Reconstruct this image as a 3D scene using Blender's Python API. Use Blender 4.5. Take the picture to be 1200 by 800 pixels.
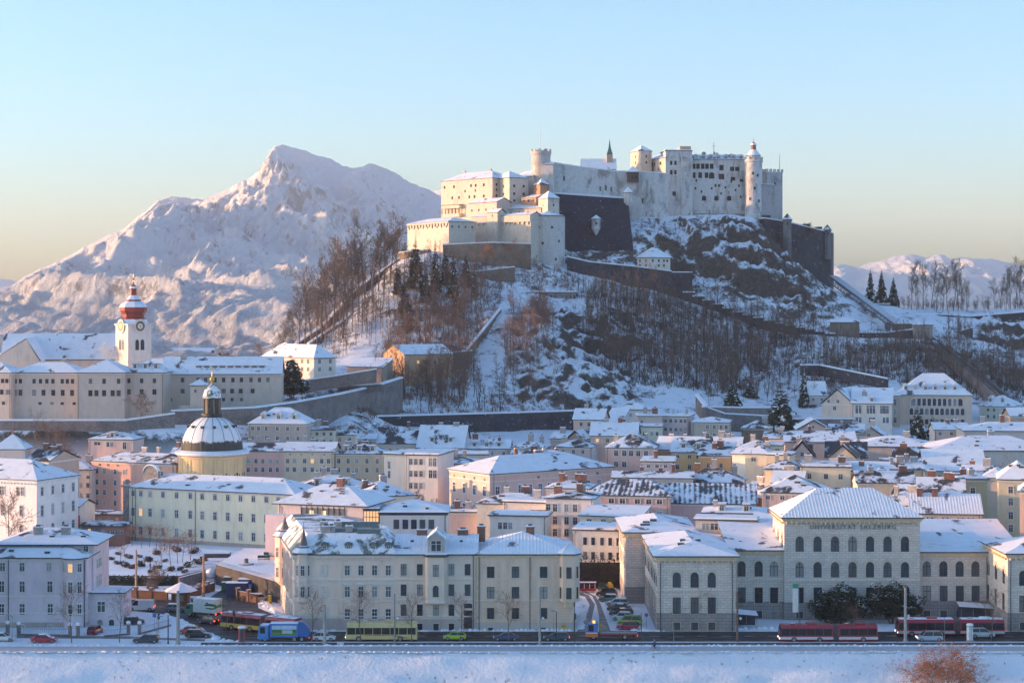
import bpy, math, random
import numpy as np
from mathutils import Vector, Matrix
R = math.radians
for o in list(bpy.data.objects):
    bpy.data.objects.remove(o)
SC = bpy.context.scene
COL = SC.collection
# ------------------------------------------------------------------ camera, sky, sun, exposure
F, H, YH = 2145.0, 58.5, 360.0            # focal length in picture units, eye height above the street, horizon row
cam = bpy.data.cameras.new('camera')
cam.sensor_width = 36.0
cam.lens = 36.0 * F / 1200.0
cam.shift_y = -(400.0 - YH) / 1200.0
cam.clip_start = 1.0
cam.clip_end = 60000.0
cam_o = bpy.data.objects.new('camera', cam)
COL.objects.link(cam_o)
cam_o.location = (0, 0, H)
cam_o.rotation_euler = (R(90), 0, 0)
SC.camera = cam_o
SUN_EL, SUN_AZ = 5.0, 3.0                  # degrees above the horizon; degrees behind the plane of the picture, sun on the left
sdir = Vector((-math.cos(R(SUN_AZ)) * math.cos(R(SUN_EL)), math.sin(R(SUN_AZ)) * math.cos(R(SUN_EL)), math.sin(R(SUN_EL))))
w = bpy.data.worlds.new('World')
SC.world = w
w.use_nodes = True
nt = w.node_tree
bg = nt.nodes['Background']
sky = nt.nodes.new('ShaderNodeTexSky')
sky.sky_type = 'NISHITA'
sky.sun_disc = False
sky.sun_elevation = R(SUN_EL)
sky.sun_rotation = R(-90 + SUN_AZ)
sky.altitude = 1500
sky.air_density = 1.0
sky.dust_density = 5.0
sky.ozone_density = 2.75
nt.links.new(sky.outputs[0], bg.inputs[0])
bg.inputs[1].default_value = 0.15
sl = bpy.data.lights.new('sun', 'SUN')
sl.energy = 2.5
sl.angle = R(0.5)
sl.color = (1.0, 0.54, 0.26)
so = bpy.data.objects.new('sun', sl)
COL.objects.link(so)
so.rotation_euler = sdir.to_track_quat('Z', 'Y').to_euler()
so.location = (-300, 300, 300)
SC.view_settings.view_transform = 'Standard'
SC.view_settings.look = 'None'
SC.view_settings.exposure = 2.02
SC.view_settings.gamma = 1.0
SC.view_settings.use_curve_mapping = False
SC.render.engine = 'CYCLES'
SC.cycles.use_denoising = True
SC.cycles.max_bounces = 5
SC.cycles.diffuse_bounces = 3
SC.cycles.glossy_bounces = 2
SC.cycles.transmission_bounces = 2
SC.cycles.volume_bounces = 0
SC.cycles.transparent_max_bounces = 6
SC.cycles.use_adaptive_sampling = True
SC.cycles.adaptive_threshold = 0.02

def wx(px, Y): return (px - 600.0) * Y / F
def wz(py, Y): return H - (py - YH) * Y / F
def gp(px, py, z=0.0):
    Y = (H - z) * F / (py - YH)
    return (wx(px, Y), Y, z)

# ------------------------------------------------------------------ materials
def newmat(name):
    m = bpy.data.materials.new(name)
    m.use_nodes = True
    return m, m.node_tree, m.node_tree.nodes['Principled BSDF']
def N(t, typ, **kw):
    n = t.nodes.new(typ)
    for k, v in kw.items():
        if k in n.inputs: n.inputs[k].default_value = v
        else: setattr(n, k, v)
    return n
def noise(t, vec, scale, detail=4.0, rough=0.55, dist=0.0):
    n = N(t, 'ShaderNodeTexNoise')
    n.inputs['Scale'].default_value = scale
    n.inputs['Detail'].default_value = detail
    n.inputs['Roughness'].default_value = rough
    n.inputs['Distortion'].default_value = dist
    if vec is not None: t.links.new(vec, n.inputs['Vector'])
    return n.outputs['Fac']
def ramp(t, fac, stops):
    r = N(t, 'ShaderNodeValToRGB')
    e = r.color_ramp.elements
    while len(e) < len(stops): e.new(0.5)
    for el, (p, c) in zip(e, stops):
        el.position = p
        el.color = (c[0], c[1], c[2], 1) if isinstance(c, (tuple, list)) else (c, c, c, 1)
    t.links.new(fac, r.inputs[0])
    return r.outputs[0]
def math_(t, op, a, b=None, c=None):
    n = N(t, 'ShaderNodeMath', operation=op)
    for i, v in enumerate((a, b, c)):
        if v is None: continue
        if hasattr(v, 'links'): t.links.new(v, n.inputs[i])
        else: n.inputs[i].default_value = v
    return n.outputs[0]
def mixc(t, fac, a, b, mode='MIX'):
    n = N(t, 'ShaderNodeMix', data_type='RGBA', blend_type=mode)
    for s, v in ((0, fac), (6, a), (7, b)):
        if hasattr(v, 'links'): t.links.new(v, n.inputs[s])
        elif isinstance(v, (int, float)): n.inputs[s].default_value = v
        else: n.inputs[s].default_value = (v[0], v[1], v[2], 1)
    return n.outputs[2]
def coords(t, rnd=True, k=37.0):
    tc = N(t, 'ShaderNodeTexCoord').outputs['Object']
    if not rnd: return tc
    oi = N(t, 'ShaderNodeObjectInfo').outputs['Random']
    v = N(t, 'ShaderNodeVectorMath', operation='ADD')
    t.links.new(tc, v.inputs[0])
    cmb = N(t, 'ShaderNodeCombineXYZ')
    m = math_(t, 'MULTIPLY', oi, k)
    for i in range(3): t.links.new(m, cmb.inputs[i])
    t.links.new(cmb.outputs[0], v.inputs[1])
    return v.outputs[0]
def bump(t, b, h, strength=0.3, dist=0.1):
    n = N(t, 'ShaderNodeBump')
    n.inputs['Strength'].default_value = strength
    n.inputs['Distance'].default_value = dist
    t.links.new(h, n.inputs['Height'])
    t.links.new(n.outputs[0], b.inputs['Normal'])
def worldz(t):
    g = N(t, 'ShaderNodeNewGeometry')
    s = N(t, 'ShaderNodeSeparateXYZ')
    t.links.new(g.outputs['Normal'], s.inputs[0])
    return s.outputs[2]

SNOW = (0.84, 0.86, 0.90)
MATS = {}
def flat(name, rgb, rough=0.8, metal=0.0, var=0.12, sc=1.5):
    if name in MATS: return MATS[name]
    m, t, b = newmat(name)
    c = coords(t)
    f = noise(t, c, sc, 5)
    lo = [x * (1 - var) for x in rgb]; hi = [min(1, x * (1 + var)) for x in rgb]
    t.links.new(ramp(t, f, [(0.3, lo), (0.7, hi)]), b.inputs['Base Color'])
    b.inputs['Roughness'].default_value = rough
    b.inputs['Metallic'].default_value = metal
    MATS[name] = m
    return m
def plaster(rgb, name=None, var=0.10):
    name = name or 'plaster_%02d_%02d_%02d' % tuple(int(x * 99) for x in rgb)
    if name in MATS: return MATS[name]
    m, t, b = newmat(name)
    c = coords(t)
    mp = N(t, 'ShaderNodeMapping')
    mp.inputs['Scale'].default_value = (1, 1, 0.25)
    t.links.new(c, mp.inputs[0])
    f1 = noise(t, mp.outputs[0], 0.9, 5, 0.65)      # streaks down the wall
    f2 = noise(t, c, 0.16, 3)                       # broad fading
    f = math_(t, 'MULTIPLY_ADD', f1, 0.6, math_(t, 'MULTIPLY', f2, 0.4))
    g = sum(rgb) / 3
    rgb = tuple(x * .78 + g * .22 for x in rgb)
    rgb = tuple(min(.86, x * k) for x, k in zip(rgb, (1.38, 1.20, 1.07)))
    g = sum(rgb) / 3
    lo = [x * (1 - 2.0 * var) * 0.9 + g * 0.1 * (1 - 2.0 * var) for x in rgb]
    hi = [min(1, x * (1 + var)) for x in rgb]
    t.links.new(ramp(t, f, [(0.30, lo), (0.47, rgb), (0.64, hi)]), b.inputs['Base Color'])
    b.inputs['Roughness'].default_value = 0.92
    b.inputs['Specular IOR Level'].default_value = 0.2
    bump(t, b, noise(t, c, 6, 4), 0.15, 0.03)
    MATS[name] = m
    return m
def roofsnow(name, base=(0.10, 0.10, 0.11), lo=0.28, hi=0.36, seam=0.0, scale=0.22, stripes=False):
    """snow lying on a roof: thin or slid off where the noise is low"""
    if name in MATS: return MATS[name]
    m, t, b = newmat(name)
    c = coords(t)
    f = noise(t, c, scale, 6, 0.6, 0.4)
    if stripes:
        s = N(t, 'ShaderNodeSeparateXYZ'); t.links.new(N(t, 'ShaderNodeTexCoord').outputs['Object'], s.inputs[0])
        wv = math_(t, 'SINE', math_(t, 'ADD', math_(t, 'MULTIPLY', s.outputs[0], 5.2), math_(t, 'MULTIPLY', f, 9.0)))
        f = math_(t, 'MULTIPLY_ADD', wv, 0.07, f)
    f3 = noise(t, c, 2.2, 4)
    f = math_(t, 'MULTIPLY_ADD', f3, 0.07 if stripes else 0.10, math_(t, 'SUBTRACT', f, 0.035 if stripes else 0.05))
    mask = ramp(t, f, [(lo, 0.0), (hi, 1.0)])
    bv = noise(t, c, 3.0, 3)
    bc = ramp(t, bv, [(0.3, [x * 0.7 for x in base]), (0.7, [x * 1.3 for x in base])])
    sc_ = ramp(t, noise(t, c, 0.5, 4), [(0.3, (0.78, 0.80, 0.84)), (0.7, (0.88, 0.89, 0.92))])
    t.links.new(mixc(t, mask, bc, sc_), b.inputs['Base Color'])
    b.inputs['Roughness'].default_value = 0.75
    h = math_(t, 'MULTIPLY_ADD', f3, 0.5, mask)
    if seam:
        s2 = N(t, 'ShaderNodeSeparateXYZ'); t.links.new(N(t, 'ShaderNodeTexCoord').outputs['Object'], s2.inputs[0])
        sw = math_(t, 'POWER', math_(t, 'ABSOLUTE', math_(t, 'SINE', math_(t, 'MULTIPLY', s2.outputs[0], 3.1416 / seam))), 6.0)
        h = math_(t, 'MULTIPLY_ADD', sw, 0.35, h)
    bump(t, b, h, 0.5, 0.25)
    MATS[name] = m
    return m
def snowmat(name='snow', sc=0.6, strength=0.4, dist=0.3, dirt=None):
    if name in MATS: return MATS[name]
    m, t, b = newmat(name)
    c = coords(t, False)
    f = noise(t, c, sc, 7, 0.6)
    col = ramp(t, noise(t, c, sc * 0.3, 5), [(0.3, (0.78, 0.80, 0.84)), (0.7, (0.87, 0.885, 0.92))])
    if dirt:
        dm = ramp(t, noise(t, c, 0.35, 8, 0.7), [(dirt, 0.0), (dirt + 0.05, 1.0)])
        col = mixc(t, dm, col, (0.12, 0.10, 0.08))
    t.links.new(col, b.inputs['Base Color'])
    b.inputs['Roughness'].default_value = 0.7
    bump(t, b, f, strength, dist)
    MATS[name] = m
    return m
def stone(name, rgb, sc=0.35, snowy=0.0, blocks=0.0, var=0.35):
    """rubble stone or dark bastion wall, optionally with snow caught in the joints"""
    if name in MATS: return MATS[name]
    m, t, b = newmat(name)
    c = coords(t)
    f = noise(t, c, sc, 7, 0.65)
    col = ramp(t, f, [(0.28, [x * (1 - var) for x in rgb]), (0.5, rgb), (0.72, [x * (1 + var) for x in rgb])])
    v = N(t, 'ShaderNodeTexVoronoi', feature='DISTANCE_TO_EDGE'); v.inputs['Scale'].default_value = 1.3
    t.links.new(c, v.inputs['Vector'])
    e = ramp(t, v.outputs[0], [(0.0, 0.0), (0.12, 1.0)])
    col = mixc(t, 0.35, col, e, 'MULTIPLY')
    if snowy:
        sm = ramp(t, noise(t, c, 0.9, 8, 0.75), [(snowy, 0.0), (snowy + 0.05, 1.0)])
        col = mixc(t, sm, col, (0.8, 0.82, 0.86))
    t.links.new(col, b.inputs['Base Color'])
    b.inputs['Roughness'].default_value = 0.95
    bump(t, b, f, 0.5, 0.3)
    MATS[name] = m
    return m
def glassmat(name='window_glass', rgb=(0.03, 0.04, 0.055), light=0.42):
    if name in MATS: return MATS[name]
    m, t, b = newmat(name)
    oi = N(t, 'ShaderNodeObjectInfo').outputs['Random']
    t.links.new(ramp(t, oi, [(0.0, rgb), (0.5, [x * 1.6 for x in rgb]), (0.8, (light * 0.3, light * 0.31, light * 0.33)), (1.0, (light, light * 0.97, light * 0.92))]), b.inputs['Base Color'])
    b.inputs['Roughness'].default_value = 0.12
    b.inputs['Specular IOR Level'].default_value = 0.6
    MATS[name] = m
    return m
def glow(name, rgb, e):
    if name in MATS: return MATS[name]
    m, t, b = newmat(name)
    b.inputs['Base Color'].default_value = (*rgb, 1)
    b.inputs['Emission Color'].default_value = (*rgb, 1)
    b.inputs['Emission Strength'].default_value = e
    MATS[name] = m
    return m

# ------------------------------------------------------------------ mesh building
class MB:
    def __init__(s):
        s.v = []; s.f = []; s.m = []; s.mats = []
    def mi(s, mat):
        if mat not in s.mats: s.mats.append(mat)
        return s.mats.index(mat)
    def add(s, vs, fs, mat):
        b = len(s.v); i = s.mi(mat)
        s.v += [tuple(v) for v in vs]
        for f in fs:
            s.f.append(tuple(b + k for k in f)); s.m.append(i)
    def box(s, x0, x1, y0, y1, z0, z1, mat, top=None):
        vs = [(x0, y0, z0), (x1, y0, z0), (x1, y1, z0), (x0, y1, z0), (x0, y0, z1), (x1, y0, z1), (x1, y1, z1), (x0, y1, z1)]
        s.add(vs, [(0, 3, 2, 1), (0, 1, 5, 4), (1, 2, 6, 5), (2, 3, 7, 6), (3, 0, 4, 7)], mat)
        s.add(vs[4:], [(0, 1, 2, 3)], top or mat)
    def prism(s, poly, z0, z1, mat, top=None, bottom=True):
        """poly counter-clockwise seen from above; z0, z1 numbers or lists"""
        n = len(poly)
        za = z0 if isinstance(z0, (list, tuple)) else [z0] * n
        zb = z1 if isinstance(z1, (list, tuple)) else [z1] * n
        vs = [(p[0], p[1], za[i]) for i, p in enumerate(poly)] + [(p[0], p[1], zb[i]) for i, p in enumerate(poly)]
        s.add(vs, [(i, (i + 1) % n, n + (i + 1) % n, n + i) for i in range(n)], mat)
        s.add(vs[n:], [tuple(range(n))], top or mat)
        if bottom: s.add(vs[:n], [tuple(range(n - 1, -1, -1))], mat)
    def quad(s, a, b, c, d, mat): s.add([a, b, c, d], [(0, 1, 2, 3)], mat)
    def tube(s, p, q, r0, r1, mat, n=6, cap=True):
        p = Vector(p); q = Vector(q); d = (q - p)
        if d.length < 1e-6: return
        d.normalize()
        u = d.orthogonal().normalized(); w_ = d.cross(u)
        vs = []
        for c, r in ((p, r0), (q, r1)):
            for k in range(n):
                a = 2 * math.pi * k / n
                vs.append(c + u * (r * math.cos(a)) + w_ * (r * math.sin(a)))
        fs = [(k, (k + 1) % n, n + (k + 1) % n, n + k) for k in range(n)]
        if cap: fs += [tuple(range(n, 2 * n)), tuple(range(n - 1, -1, -1))]
        s.add(vs, fs, mat)
    def lathe(s, prof, mat, n=24, cx=0, cy=0, mats=None, a0=0.0):
        """prof: list of (radius, z); mats: material per ring"""
        rings = []
        for r, z in prof:
            rings.append([(cx + r * math.cos(a0 + 2 * math.pi * k / n), cy + r * math.sin(a0 + 2 * math.pi * k / n), z) for k in range(n)])
        for i in range(len(prof) - 1):
            vs = rings[i] + rings[i + 1]
            s.add(vs, [(k, (k + 1) % n, n + (k + 1) % n, n + k) for k in range(n)], mats[i] if mats else mat)
    def build(s, name, parent=None, loc=(0, 0, 0), rz=0.0, smooth=False):
        me = bpy.data.meshes.new(name)
        me.from_pydata(s.v, [], s.f)
        for m in s.mats: me.materials.append(m)
        if len(s.mats) > 1: me.polygons.foreach_set('material_index', s.m)
        if smooth: me.polygons.foreach_set('use_smooth', [True] * len(s.f))
        me.update()
        return link(name, me, parent, loc, rz)
def link(name, me, parent=None, loc=(0, 0, 0), rz=0.0, scale=None):
    o = bpy.data.objects.new(name, me)
    COL.objects.link(o)
    o.location = loc
    o.rotation_euler = (0, 0, rz)
    if scale: o.scale = scale
    if parent: o.parent = parent
    return o
def tag(o, label=None, cat=None, group=None, kind=None):
    if label: o['label'] = label
    if cat: o['category'] = cat
    if group: o['group'] = group
    if kind or cat: o['kind'] = kind or 'thing'
    return o
def thing(name, label, cat, loc=(0, 0, 0), rz=0.0, group=None):
    o = bpy.data.objects.new(name, None)
    o.empty_display_size = 0.5
    COL.objects.link(o)
    o.location = loc; o.rotation_euler = (0, 0, rz)
    return tag(o, label, cat, group)
def copy_tree(o, parent=None):
    c = o.copy(); COL.objects.link(c); c.parent = parent
    for ch in o.children: copy_tree(ch, c)
    return c

# ------------------------------------------------------------------ vectorised noise
_rs = np.random.RandomState(5)
_G = _rs.rand(256, 256)
def vnoise(x, y):
    xi = np.floor(x).astype(int); yi = np.floor(y).astype(int)
    fx = x - xi; fy = y - yi
    fx = fx * fx * fx * (fx * (fx * 6 - 15) + 10); fy = fy * fy * fy * (fy * (fy * 6 - 15) + 10)
    g = lambda a, b: _G[a & 255, b & 255]
    return (g(xi, yi) * (1 - fx) + g(xi + 1, yi) * fx) * (1 - fy) + (g(xi, yi + 1) * (1 - fx) + g(xi + 1, yi + 1) * fx) * fy
def fbm(x, y, o=5, g=0.5):
    s = 0; a = 1; t = 0
    for i in range(o):
        s = s + a * (vnoise(x + 17.3 * i, y + 5.1 * i) - 0.5); t += a; a *= g; x = x * 2.03; y = y * 2.03
    return s / t * 2
def ridged(x, y, o=5, g=0.5):
    s = 0; a = 1; t = 0
    for i in range(o):
        n = 1 - np.abs(2 * vnoise(x + 31.7 * i, y + 9.7 * i) - 1)
        s = s + a * n * n; t += a; a *= g; x = x * 2.07; y = y * 2.07
    return s / t
def grid_mesh(name, X, Y, Z, mats, mi=None, smooth=True):
    ny, nx = Z.shape
    XX, YY = (X, Y) if X.ndim == 2 else np.meshgrid(X, Y)
    me = bpy.data.meshes.new(name)
    co = np.stack([XX, YY, Z], -1).reshape(-1, 3)
    i = np.arange(nx - 1)[None, :] + nx * np.arange(ny - 1)[:, None]
    q = np.stack([i, i + 1, i + nx + 1, i + nx], -1).reshape(-1, 4)
    me.vertices.add(len(co)); me.vertices.foreach_set('co', co.ravel().astype('f'))
    me.loops.add(q.size); me.loops.foreach_set('vertex_index', q.ravel().astype('i'))
    me.polygons.add(len(q)); me.polygons.foreach_set('loop_start', np.arange(0, q.size, 4, dtype='i'))
    for m in mats: me.materials.append(m)
    if smooth: me.polygons.foreach_set('use_smooth', np.ones(len(q), dtype=bool))
    if mi is not None: me.polygons.foreach_set('material_index', mi.ravel().astype('i'))
    me.update(calc_edges=True); me.validate()
    return link(name, me)
# ------------------------------------------------------------------ land
CP = [(-200,560,24),(0,560,24),(150,560,24),(300,565,24),(-200,640,27),(0,640,27),(150,640,28),(280,640,30),
 (0,720,15),(150,720,15),(-200,720,15),(270,720,20),(200,800,5),(0,800,5),(300,800,10),(340,800,20),
 (350,620,34),(390,620,33),(320,650,34),(390,650,36),(345,720,42),(405,760,60),(450,800,74),(430,860,50),(370,820,34),
 (420,640,29),(430,600,20),(360,590,18),(330,600,24),
 (450,625,19),(540,625,19),(600,630,19.5),(680,640,19),(740,650,20),(820,670,20),(900,680,20),(1000,660,15),(1100,680,17),(1200,690,18),
 (450,560,1),(450,598,13),(520,560,1),(520,602,13),(600,560,1),(600,604,13),(680,560,1),(680,612,13),(760,560,1),(760,620,8),(850,560,1),(850,610,6),(950,560,1),(950,610,5),(1050,560,1),(1050,620,7),(1150,560,1),(1150,630,9),(1300,560,1),(1300,630,9),(380,576,18),(300,552,19),(340,562,20),(410,590,22),(440,606,22),
 (480,660,31),(530,665,32),(440,690,40),(500,700,45),(560,705,46),(470,740,58),(520,740,60),(560,745,60),
 (470,790,78),(520,785,76),(600,790,75),(650,795,76),(560,775,66),(620,772,64),(675,772,63),
 (500,820,84),(550,830,86),(620,840,96),(700,850,101),(760,860,101),(830,870,101),(890,870,100),
 (660,815,76),(740,820,78),(700,812,74),(770,835,90),(800,845,96),(850,845,97),(880,848,96),(850,822,78),(800,822,76),(920,835,79),
 (910,850,86),(960,855,70),(985,860,66),(800,800,62),(870,795,56),(930,790,50),(985,790,48),(700,890,88),(830,895,88),(950,890,60),
 (600,680,37),(650,690,40),(700,690,35),(740,690,29),(600,655,25),(650,655,25),(700,655,24),(740,665,22),(620,720,53),(660,720,49),(690,720,41),
 (720,760,57),(680,780,66),(760,720,40),(800,720,37),(850,760,46),(900,740,37),(950,760,43),(880,700,26),
 (1000,760,44),(1050,790,46),(1100,790,50),(1050,720,30),(1150,760,40),(1020,850,60),(1060,850,57.5),(1200,850,57.5),(1120,850,57),
 (1120,900,55),(1200,900,55),(1300,850,58),(1300,760,40),(1170,812,38),(1200,808,36),(1110,810,50),(1130,740,33),(1190,740,27),(1300,700,18)]
CP = np.array([(wx(a, b), b, c) for a, b, c in CP], float)
_d = np.hypot(CP[:, None, 0] - CP[None, :, 0], CP[:, None, 1] - CP[None, :, 1])
_A = np.zeros((len(CP) + 1, len(CP) + 1)); _A[:-1, :-1] = -_d; _A[:-1, -1] = 1; _A[-1, :-1] = 1
_W = np.linalg.solve(_A, np.append(CP[:, 2], 0))
def sstep(a, b, x):
    t = np.clip((x - a) / (b - a), 0, 1); return t * t * (3 - 2 * t)
def hill0(X, Y):
    X = np.asarray(X, float); Y = np.asarray(Y, float)
    z = np.full(X.shape, _W[-1])
    for (cx, cy, _), w_ in zip(CP, _W[:-1]): z = z - w_ * np.hypot(X - cx, Y - cy)
    z = np.maximum(z, 0)
    k = sstep(530, 549, Y) * (1 - sstep(905, 1010, Y)) * sstep(-420, -260, X) * (1 - sstep(300, 430, X))
    near = sstep(-170, -150, -np.abs(X + 0)) * 0
    return z * k
def craggy(X, Y):
    """1 on the two rock faces: below the castle, and the snowy outcrop"""
    px = 600 + F * X / np.maximum(Y, 1); 
    a = sstep(745, 790, px) * (1 - sstep(950, 1000, px)) * sstep(798, 812, Y) * (1 - sstep(848, 856, Y))
    b = sstep(590, 625, px) * (1 - sstep(735, 760, px)) * sstep(640, 655, Y) * (1 - sstep(745, 765, Y))
    c = sstep(1140, 1160, px) * sstep(785, 800, Y) * (1 - sstep(840, 850, Y))
    return np.clip(a + b + c, 0, 1)
def hz(X, Y):
    X = np.asarray(X, float); Y = np.asarray(Y, float)
    z = hill0(X, Y)
    k = sstep(610, 650, Y) * (1 - sstep(880, 950, Y)) * sstep(-150, -90, X) + 0 * X
    n = fbm(X / 22, Y / 22, 5) * 2.8 * (1 - 0.4 * craggy(X, Y)) + craggy(X, Y) * ((ridged(X / 15, Y / 9, 6, 0.62) - 0.5) * 13.0)
    return z + n * k * np.minimum(1, z / 15)
def bank(Y):
    return np.interp(Y, [299.5, 311.2], [-7.5, 0.0])
def gz(x, y): return float(hz(np.array([x]), np.array([y]))[0])

def land_material():
    m, t, b = newmat('snowy_ground')
    c = N(t, 'ShaderNodeTexCoord').outputs['Object']
    nz = worldz(t)
    n1 = noise(t, c, 0.11, 9, 0.68, 0.6)
    n2 = noise(t, c, 0.55, 8, 0.7)
    s = N(t, 'ShaderNodeSeparateXYZ'); t.links.new(c, s.inputs[0])
    # steep ground holds less snow: rock, roots and brown brush show
    st = math_(t, 'SUBTRACT', 1.0, nz)
    hi = ramp(t, math_(t, 'MULTIPLY', s.outputs[2], 0.01), [(0.12, 0.0), (0.20, 1.0)])
    k = math_(t, 'ADD', math_(t, 'MULTIPLY', st, 0.75), math_(t, 'ADD', math_(t, 'MULTIPLY', n1, 0.85), math_(t, 'MULTIPLY', n2, 0.55)))
    mask = math_(t, 'MULTIPLY', ramp(t, k, [(0.775, 0.0), (0.90, 1.0)]), hi)
    rock = ramp(t, n2, [(0.3, (0.035, 0.032, 0.032)), (0.55, (0.10, 0.085, 0.075)), (0.75, (0.2, 0.18, 0.165))])
    col = ramp(t, noise(t, c, 0.05, 6), [(0.3, (0.77, 0.79, 0.83)), (0.7, (0.86, 0.875, 0.91))])
    # far plain: dark woods between the snowy fields
    far = ramp(t, math_(t, 'MULTIPLY', s.outputs[1], 0.0005), [(0.55, 0.0), (0.62, 1.0)])
    wood = math_(t, 'MULTIPLY', ramp(t, noise(t, c, 0.003, 6, 0.6), [(0.56, 0.0), (0.62, 1.0)]), far)
    col = mixc(t, mask, col, rock)
    col = mixc(t, wood, col, (0.10, 0.11, 0.11))
    t.links.new(col, b.inputs['Base Color'])
    b.inputs['Roughness'].default_value = 0.85
    b.inputs['Specular IOR Level'].default_value = 0.15
    bump(t, b, math_(t, 'ADD', n2, math_(t, 'MULTIPLY', noise(t, c, 1.6, 5), 0.3)), 0.45, 0.9)
    return m
xs = np.unique(np.concatenate([np.linspace(-7900, -420, 30), np.arange(-420, -140, 8), np.arange(-140, 260, 1.8), np.arange(260, 440, 8), np.linspace(440, 7900, 30)]))
ys = np.unique(np.concatenate([np.array([-60, 0, 120, 220, 280, 296]), np.arange(300, 322, .7), np.arange(322, 545, 8), np.arange(545, 640, 3), np.arange(640, 870, 1.8), np.arange(870, 1010, 6), np.geomspace(1010, 13500, 40)]))
GX, GY = np.meshgrid(xs, ys)
GZ = hz(GX, GY) + bank(GY)
ub = (GY > 300) & (GY < 311.0)
GZ = GZ + ub * (fbm(GX / 3, GY / 1.5, 4) * 0.22 + fbm(GX / 11, GY / 5, 3) * .35) * np.minimum(1, (311.2 - GY) / 2.5)
grd = grid_mesh('ground', GX, GY, GZ, [land_material()])
tag(grd, kind='structure')
mb = MB(); wat, t, b = newmat('river_water')
b.inputs['Base Color'].default_value = (0.03, 0.05, 0.05, 1); b.inputs['Roughness'].default_value = 0.15
bump(t, b, noise(t, coords(t, False), 0.8, 4), 0.3, 0.1)
mb.quad((-900, 100, -7.3), (900, 100, -7.3), (900, 302, -7.3), (-900, 302, -7.3), wat)
tag(mb.build('river'), kind='structure')

# ------------------------------------------------------------------ mountains
def mountain_material(name, treeline, rockiness):
    m, t, b = newmat(name)
    c = N(t, 'ShaderNodeTexCoord').outputs['Object']
    nz = worldz(t)
    s = N(t, 'ShaderNodeSeparateXYZ'); t.links.new(c, s.inputs[0])
    mp = N(t, 'ShaderNodeMapping'); mp.inputs['Scale'].default_value = (1, .35, .4); mp.inputs['Rotation'].default_value = (0, .5, .35); t.links.new(c, mp.inputs[0])
    n1 = noise(t, mp.outputs[0], 0.017, 10, 0.72, 1.2)
    n2 = noise(t, mp.outputs[0], 0.075, 8, 0.75)
    n3 = noise(t, c, 0.0022, 6, 0.6)
    k = math_(t, 'ADD', math_(t, 'MULTIPLY', math_(t, 'SUBTRACT', 1.0, nz), 0.35), math_(t, 'ADD', math_(t, 'MULTIPLY', n1, 0.7), math_(t, 'MULTIPLY', n2, 0.55)))
    rock = ramp(t, k, [(rockiness, 0.0), (rockiness + 0.09, 1.0)])
    hgt = math_(t, 'MULTIPLY_ADD', n3, 160.0, math_(t, 'SUBTRACT', s.outputs[2], 80.0))
    low = ramp(t, math_(t, 'DIVIDE', hgt, 700.0), [(treeline - 0.12, 1.0), (treeline + 0.12, 0.0)])
    trees = math_(t, 'MULTIPLY', low, ramp(t, math_(t, 'ADD', n2, math_(t, 'MULTIPLY', n1, 0.6)), [(0.66, 0.0), (0.82, 1.0)]))
    col = mixc(t, math_(t, 'MULTIPLY', rock, 0.9), (0.85, 0.86, 0.88), ramp(t, n2, [(0.3, (0.13, 0.13, 0.145)), (0.7, (0.34, 0.33, 0.33))]))
    col = mixc(t, math_(t, 'MULTIPLY', trees, 0.45), col, (0.12, 0.13, 0.15))
    t.links.new(col, b.inputs['Base Color'])
    b.inputs['Roughness'].default_value = 0.95
    b.inputs['Specular IOR Level'].default_value = 0.1
    bump(t, b, math_(t, 'ADD', n2, n1), 0.9, 20.0)
    return m
def mountain(name, ridge, Yr, front, nx, ny, gul, gam, mat, seed=0, jag=10):
    px = np.array([p[0] for p in ridge], float); py = np.array([p[1] for p in ridge], float)
    rX = wx(px, Yr); rZ = H - (py - YH) * Yr / F
    X = np.linspace(rX[0], rX[-1], nx)
    u = np.concatenate([np.linspace(1, 0, ny) ** 1.15, np.linspace(0, -0.8, max(6, ny // 8))[1:]])
    UU, XX = np.meshgrid(u, X, indexing='ij')
    YY = Yr - UU * front
    a = np.clip(UU, 0, 1)
    warp = fbm(XX / (gul * 3) + seed, YY / (gul * 3), 4) * gul * 1.3 * np.minimum(1, a * 4)
    Z0 = np.interp(XX + warp, rX, rZ)
    prof = np.where(UU < 0, 1 + UU, (1 - a) ** gam)
    # spurs run down and to the left from the crest, cut by gullies
    sx = XX + warp + YY * 0.45
    rd = ridged(sx / gul + seed, YY / (gul * 3.2) + seed * 2, 7, 0.56)
    sx2 = XX - YY * 0.12 + warp * .6
    rd2 = ridged(sx2 / (gul * 0.36) + 3 + seed, YY / (gul * 1.1), 6, 0.6)
    env = np.minimum(1, a * 8.0) * (1 - a) ** 0.65
    Z = Z0 * prof + ((rd - 0.52) * 0.85 + (rd2 - 0.5) * 0.36) * np.maximum(Z0, 60) * 0.5 * env
    Z += (ridged(XX / 70, YY / 90, 4) - .5) * jag * 2.2 * np.minimum(1, a * 6 + .06) * (1 - a)
    # nothing in front stands above the crest line
    cX = XX * Yr / YY
    crest = np.interp(cX, rX, rZ) + (ridged(cX / 120, cX * 0 + seed, 5, .6) - .6) * jag * 1.6
    lim = H + (crest - H) * YY / Yr * (1 - .05 * np.minimum(1, a * 6))
    Z = np.where((Z > lim) & (UU >= 0), lim - .35 * (Z - lim), Z)
    Z = np.where(UU == 0, lim, Z)
    Z = np.maximum(Z, -2)
    o = grid_mesh(name, XX, YY, Z, [mat], smooth=False)
    return tag(o, kind='structure')
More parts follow.
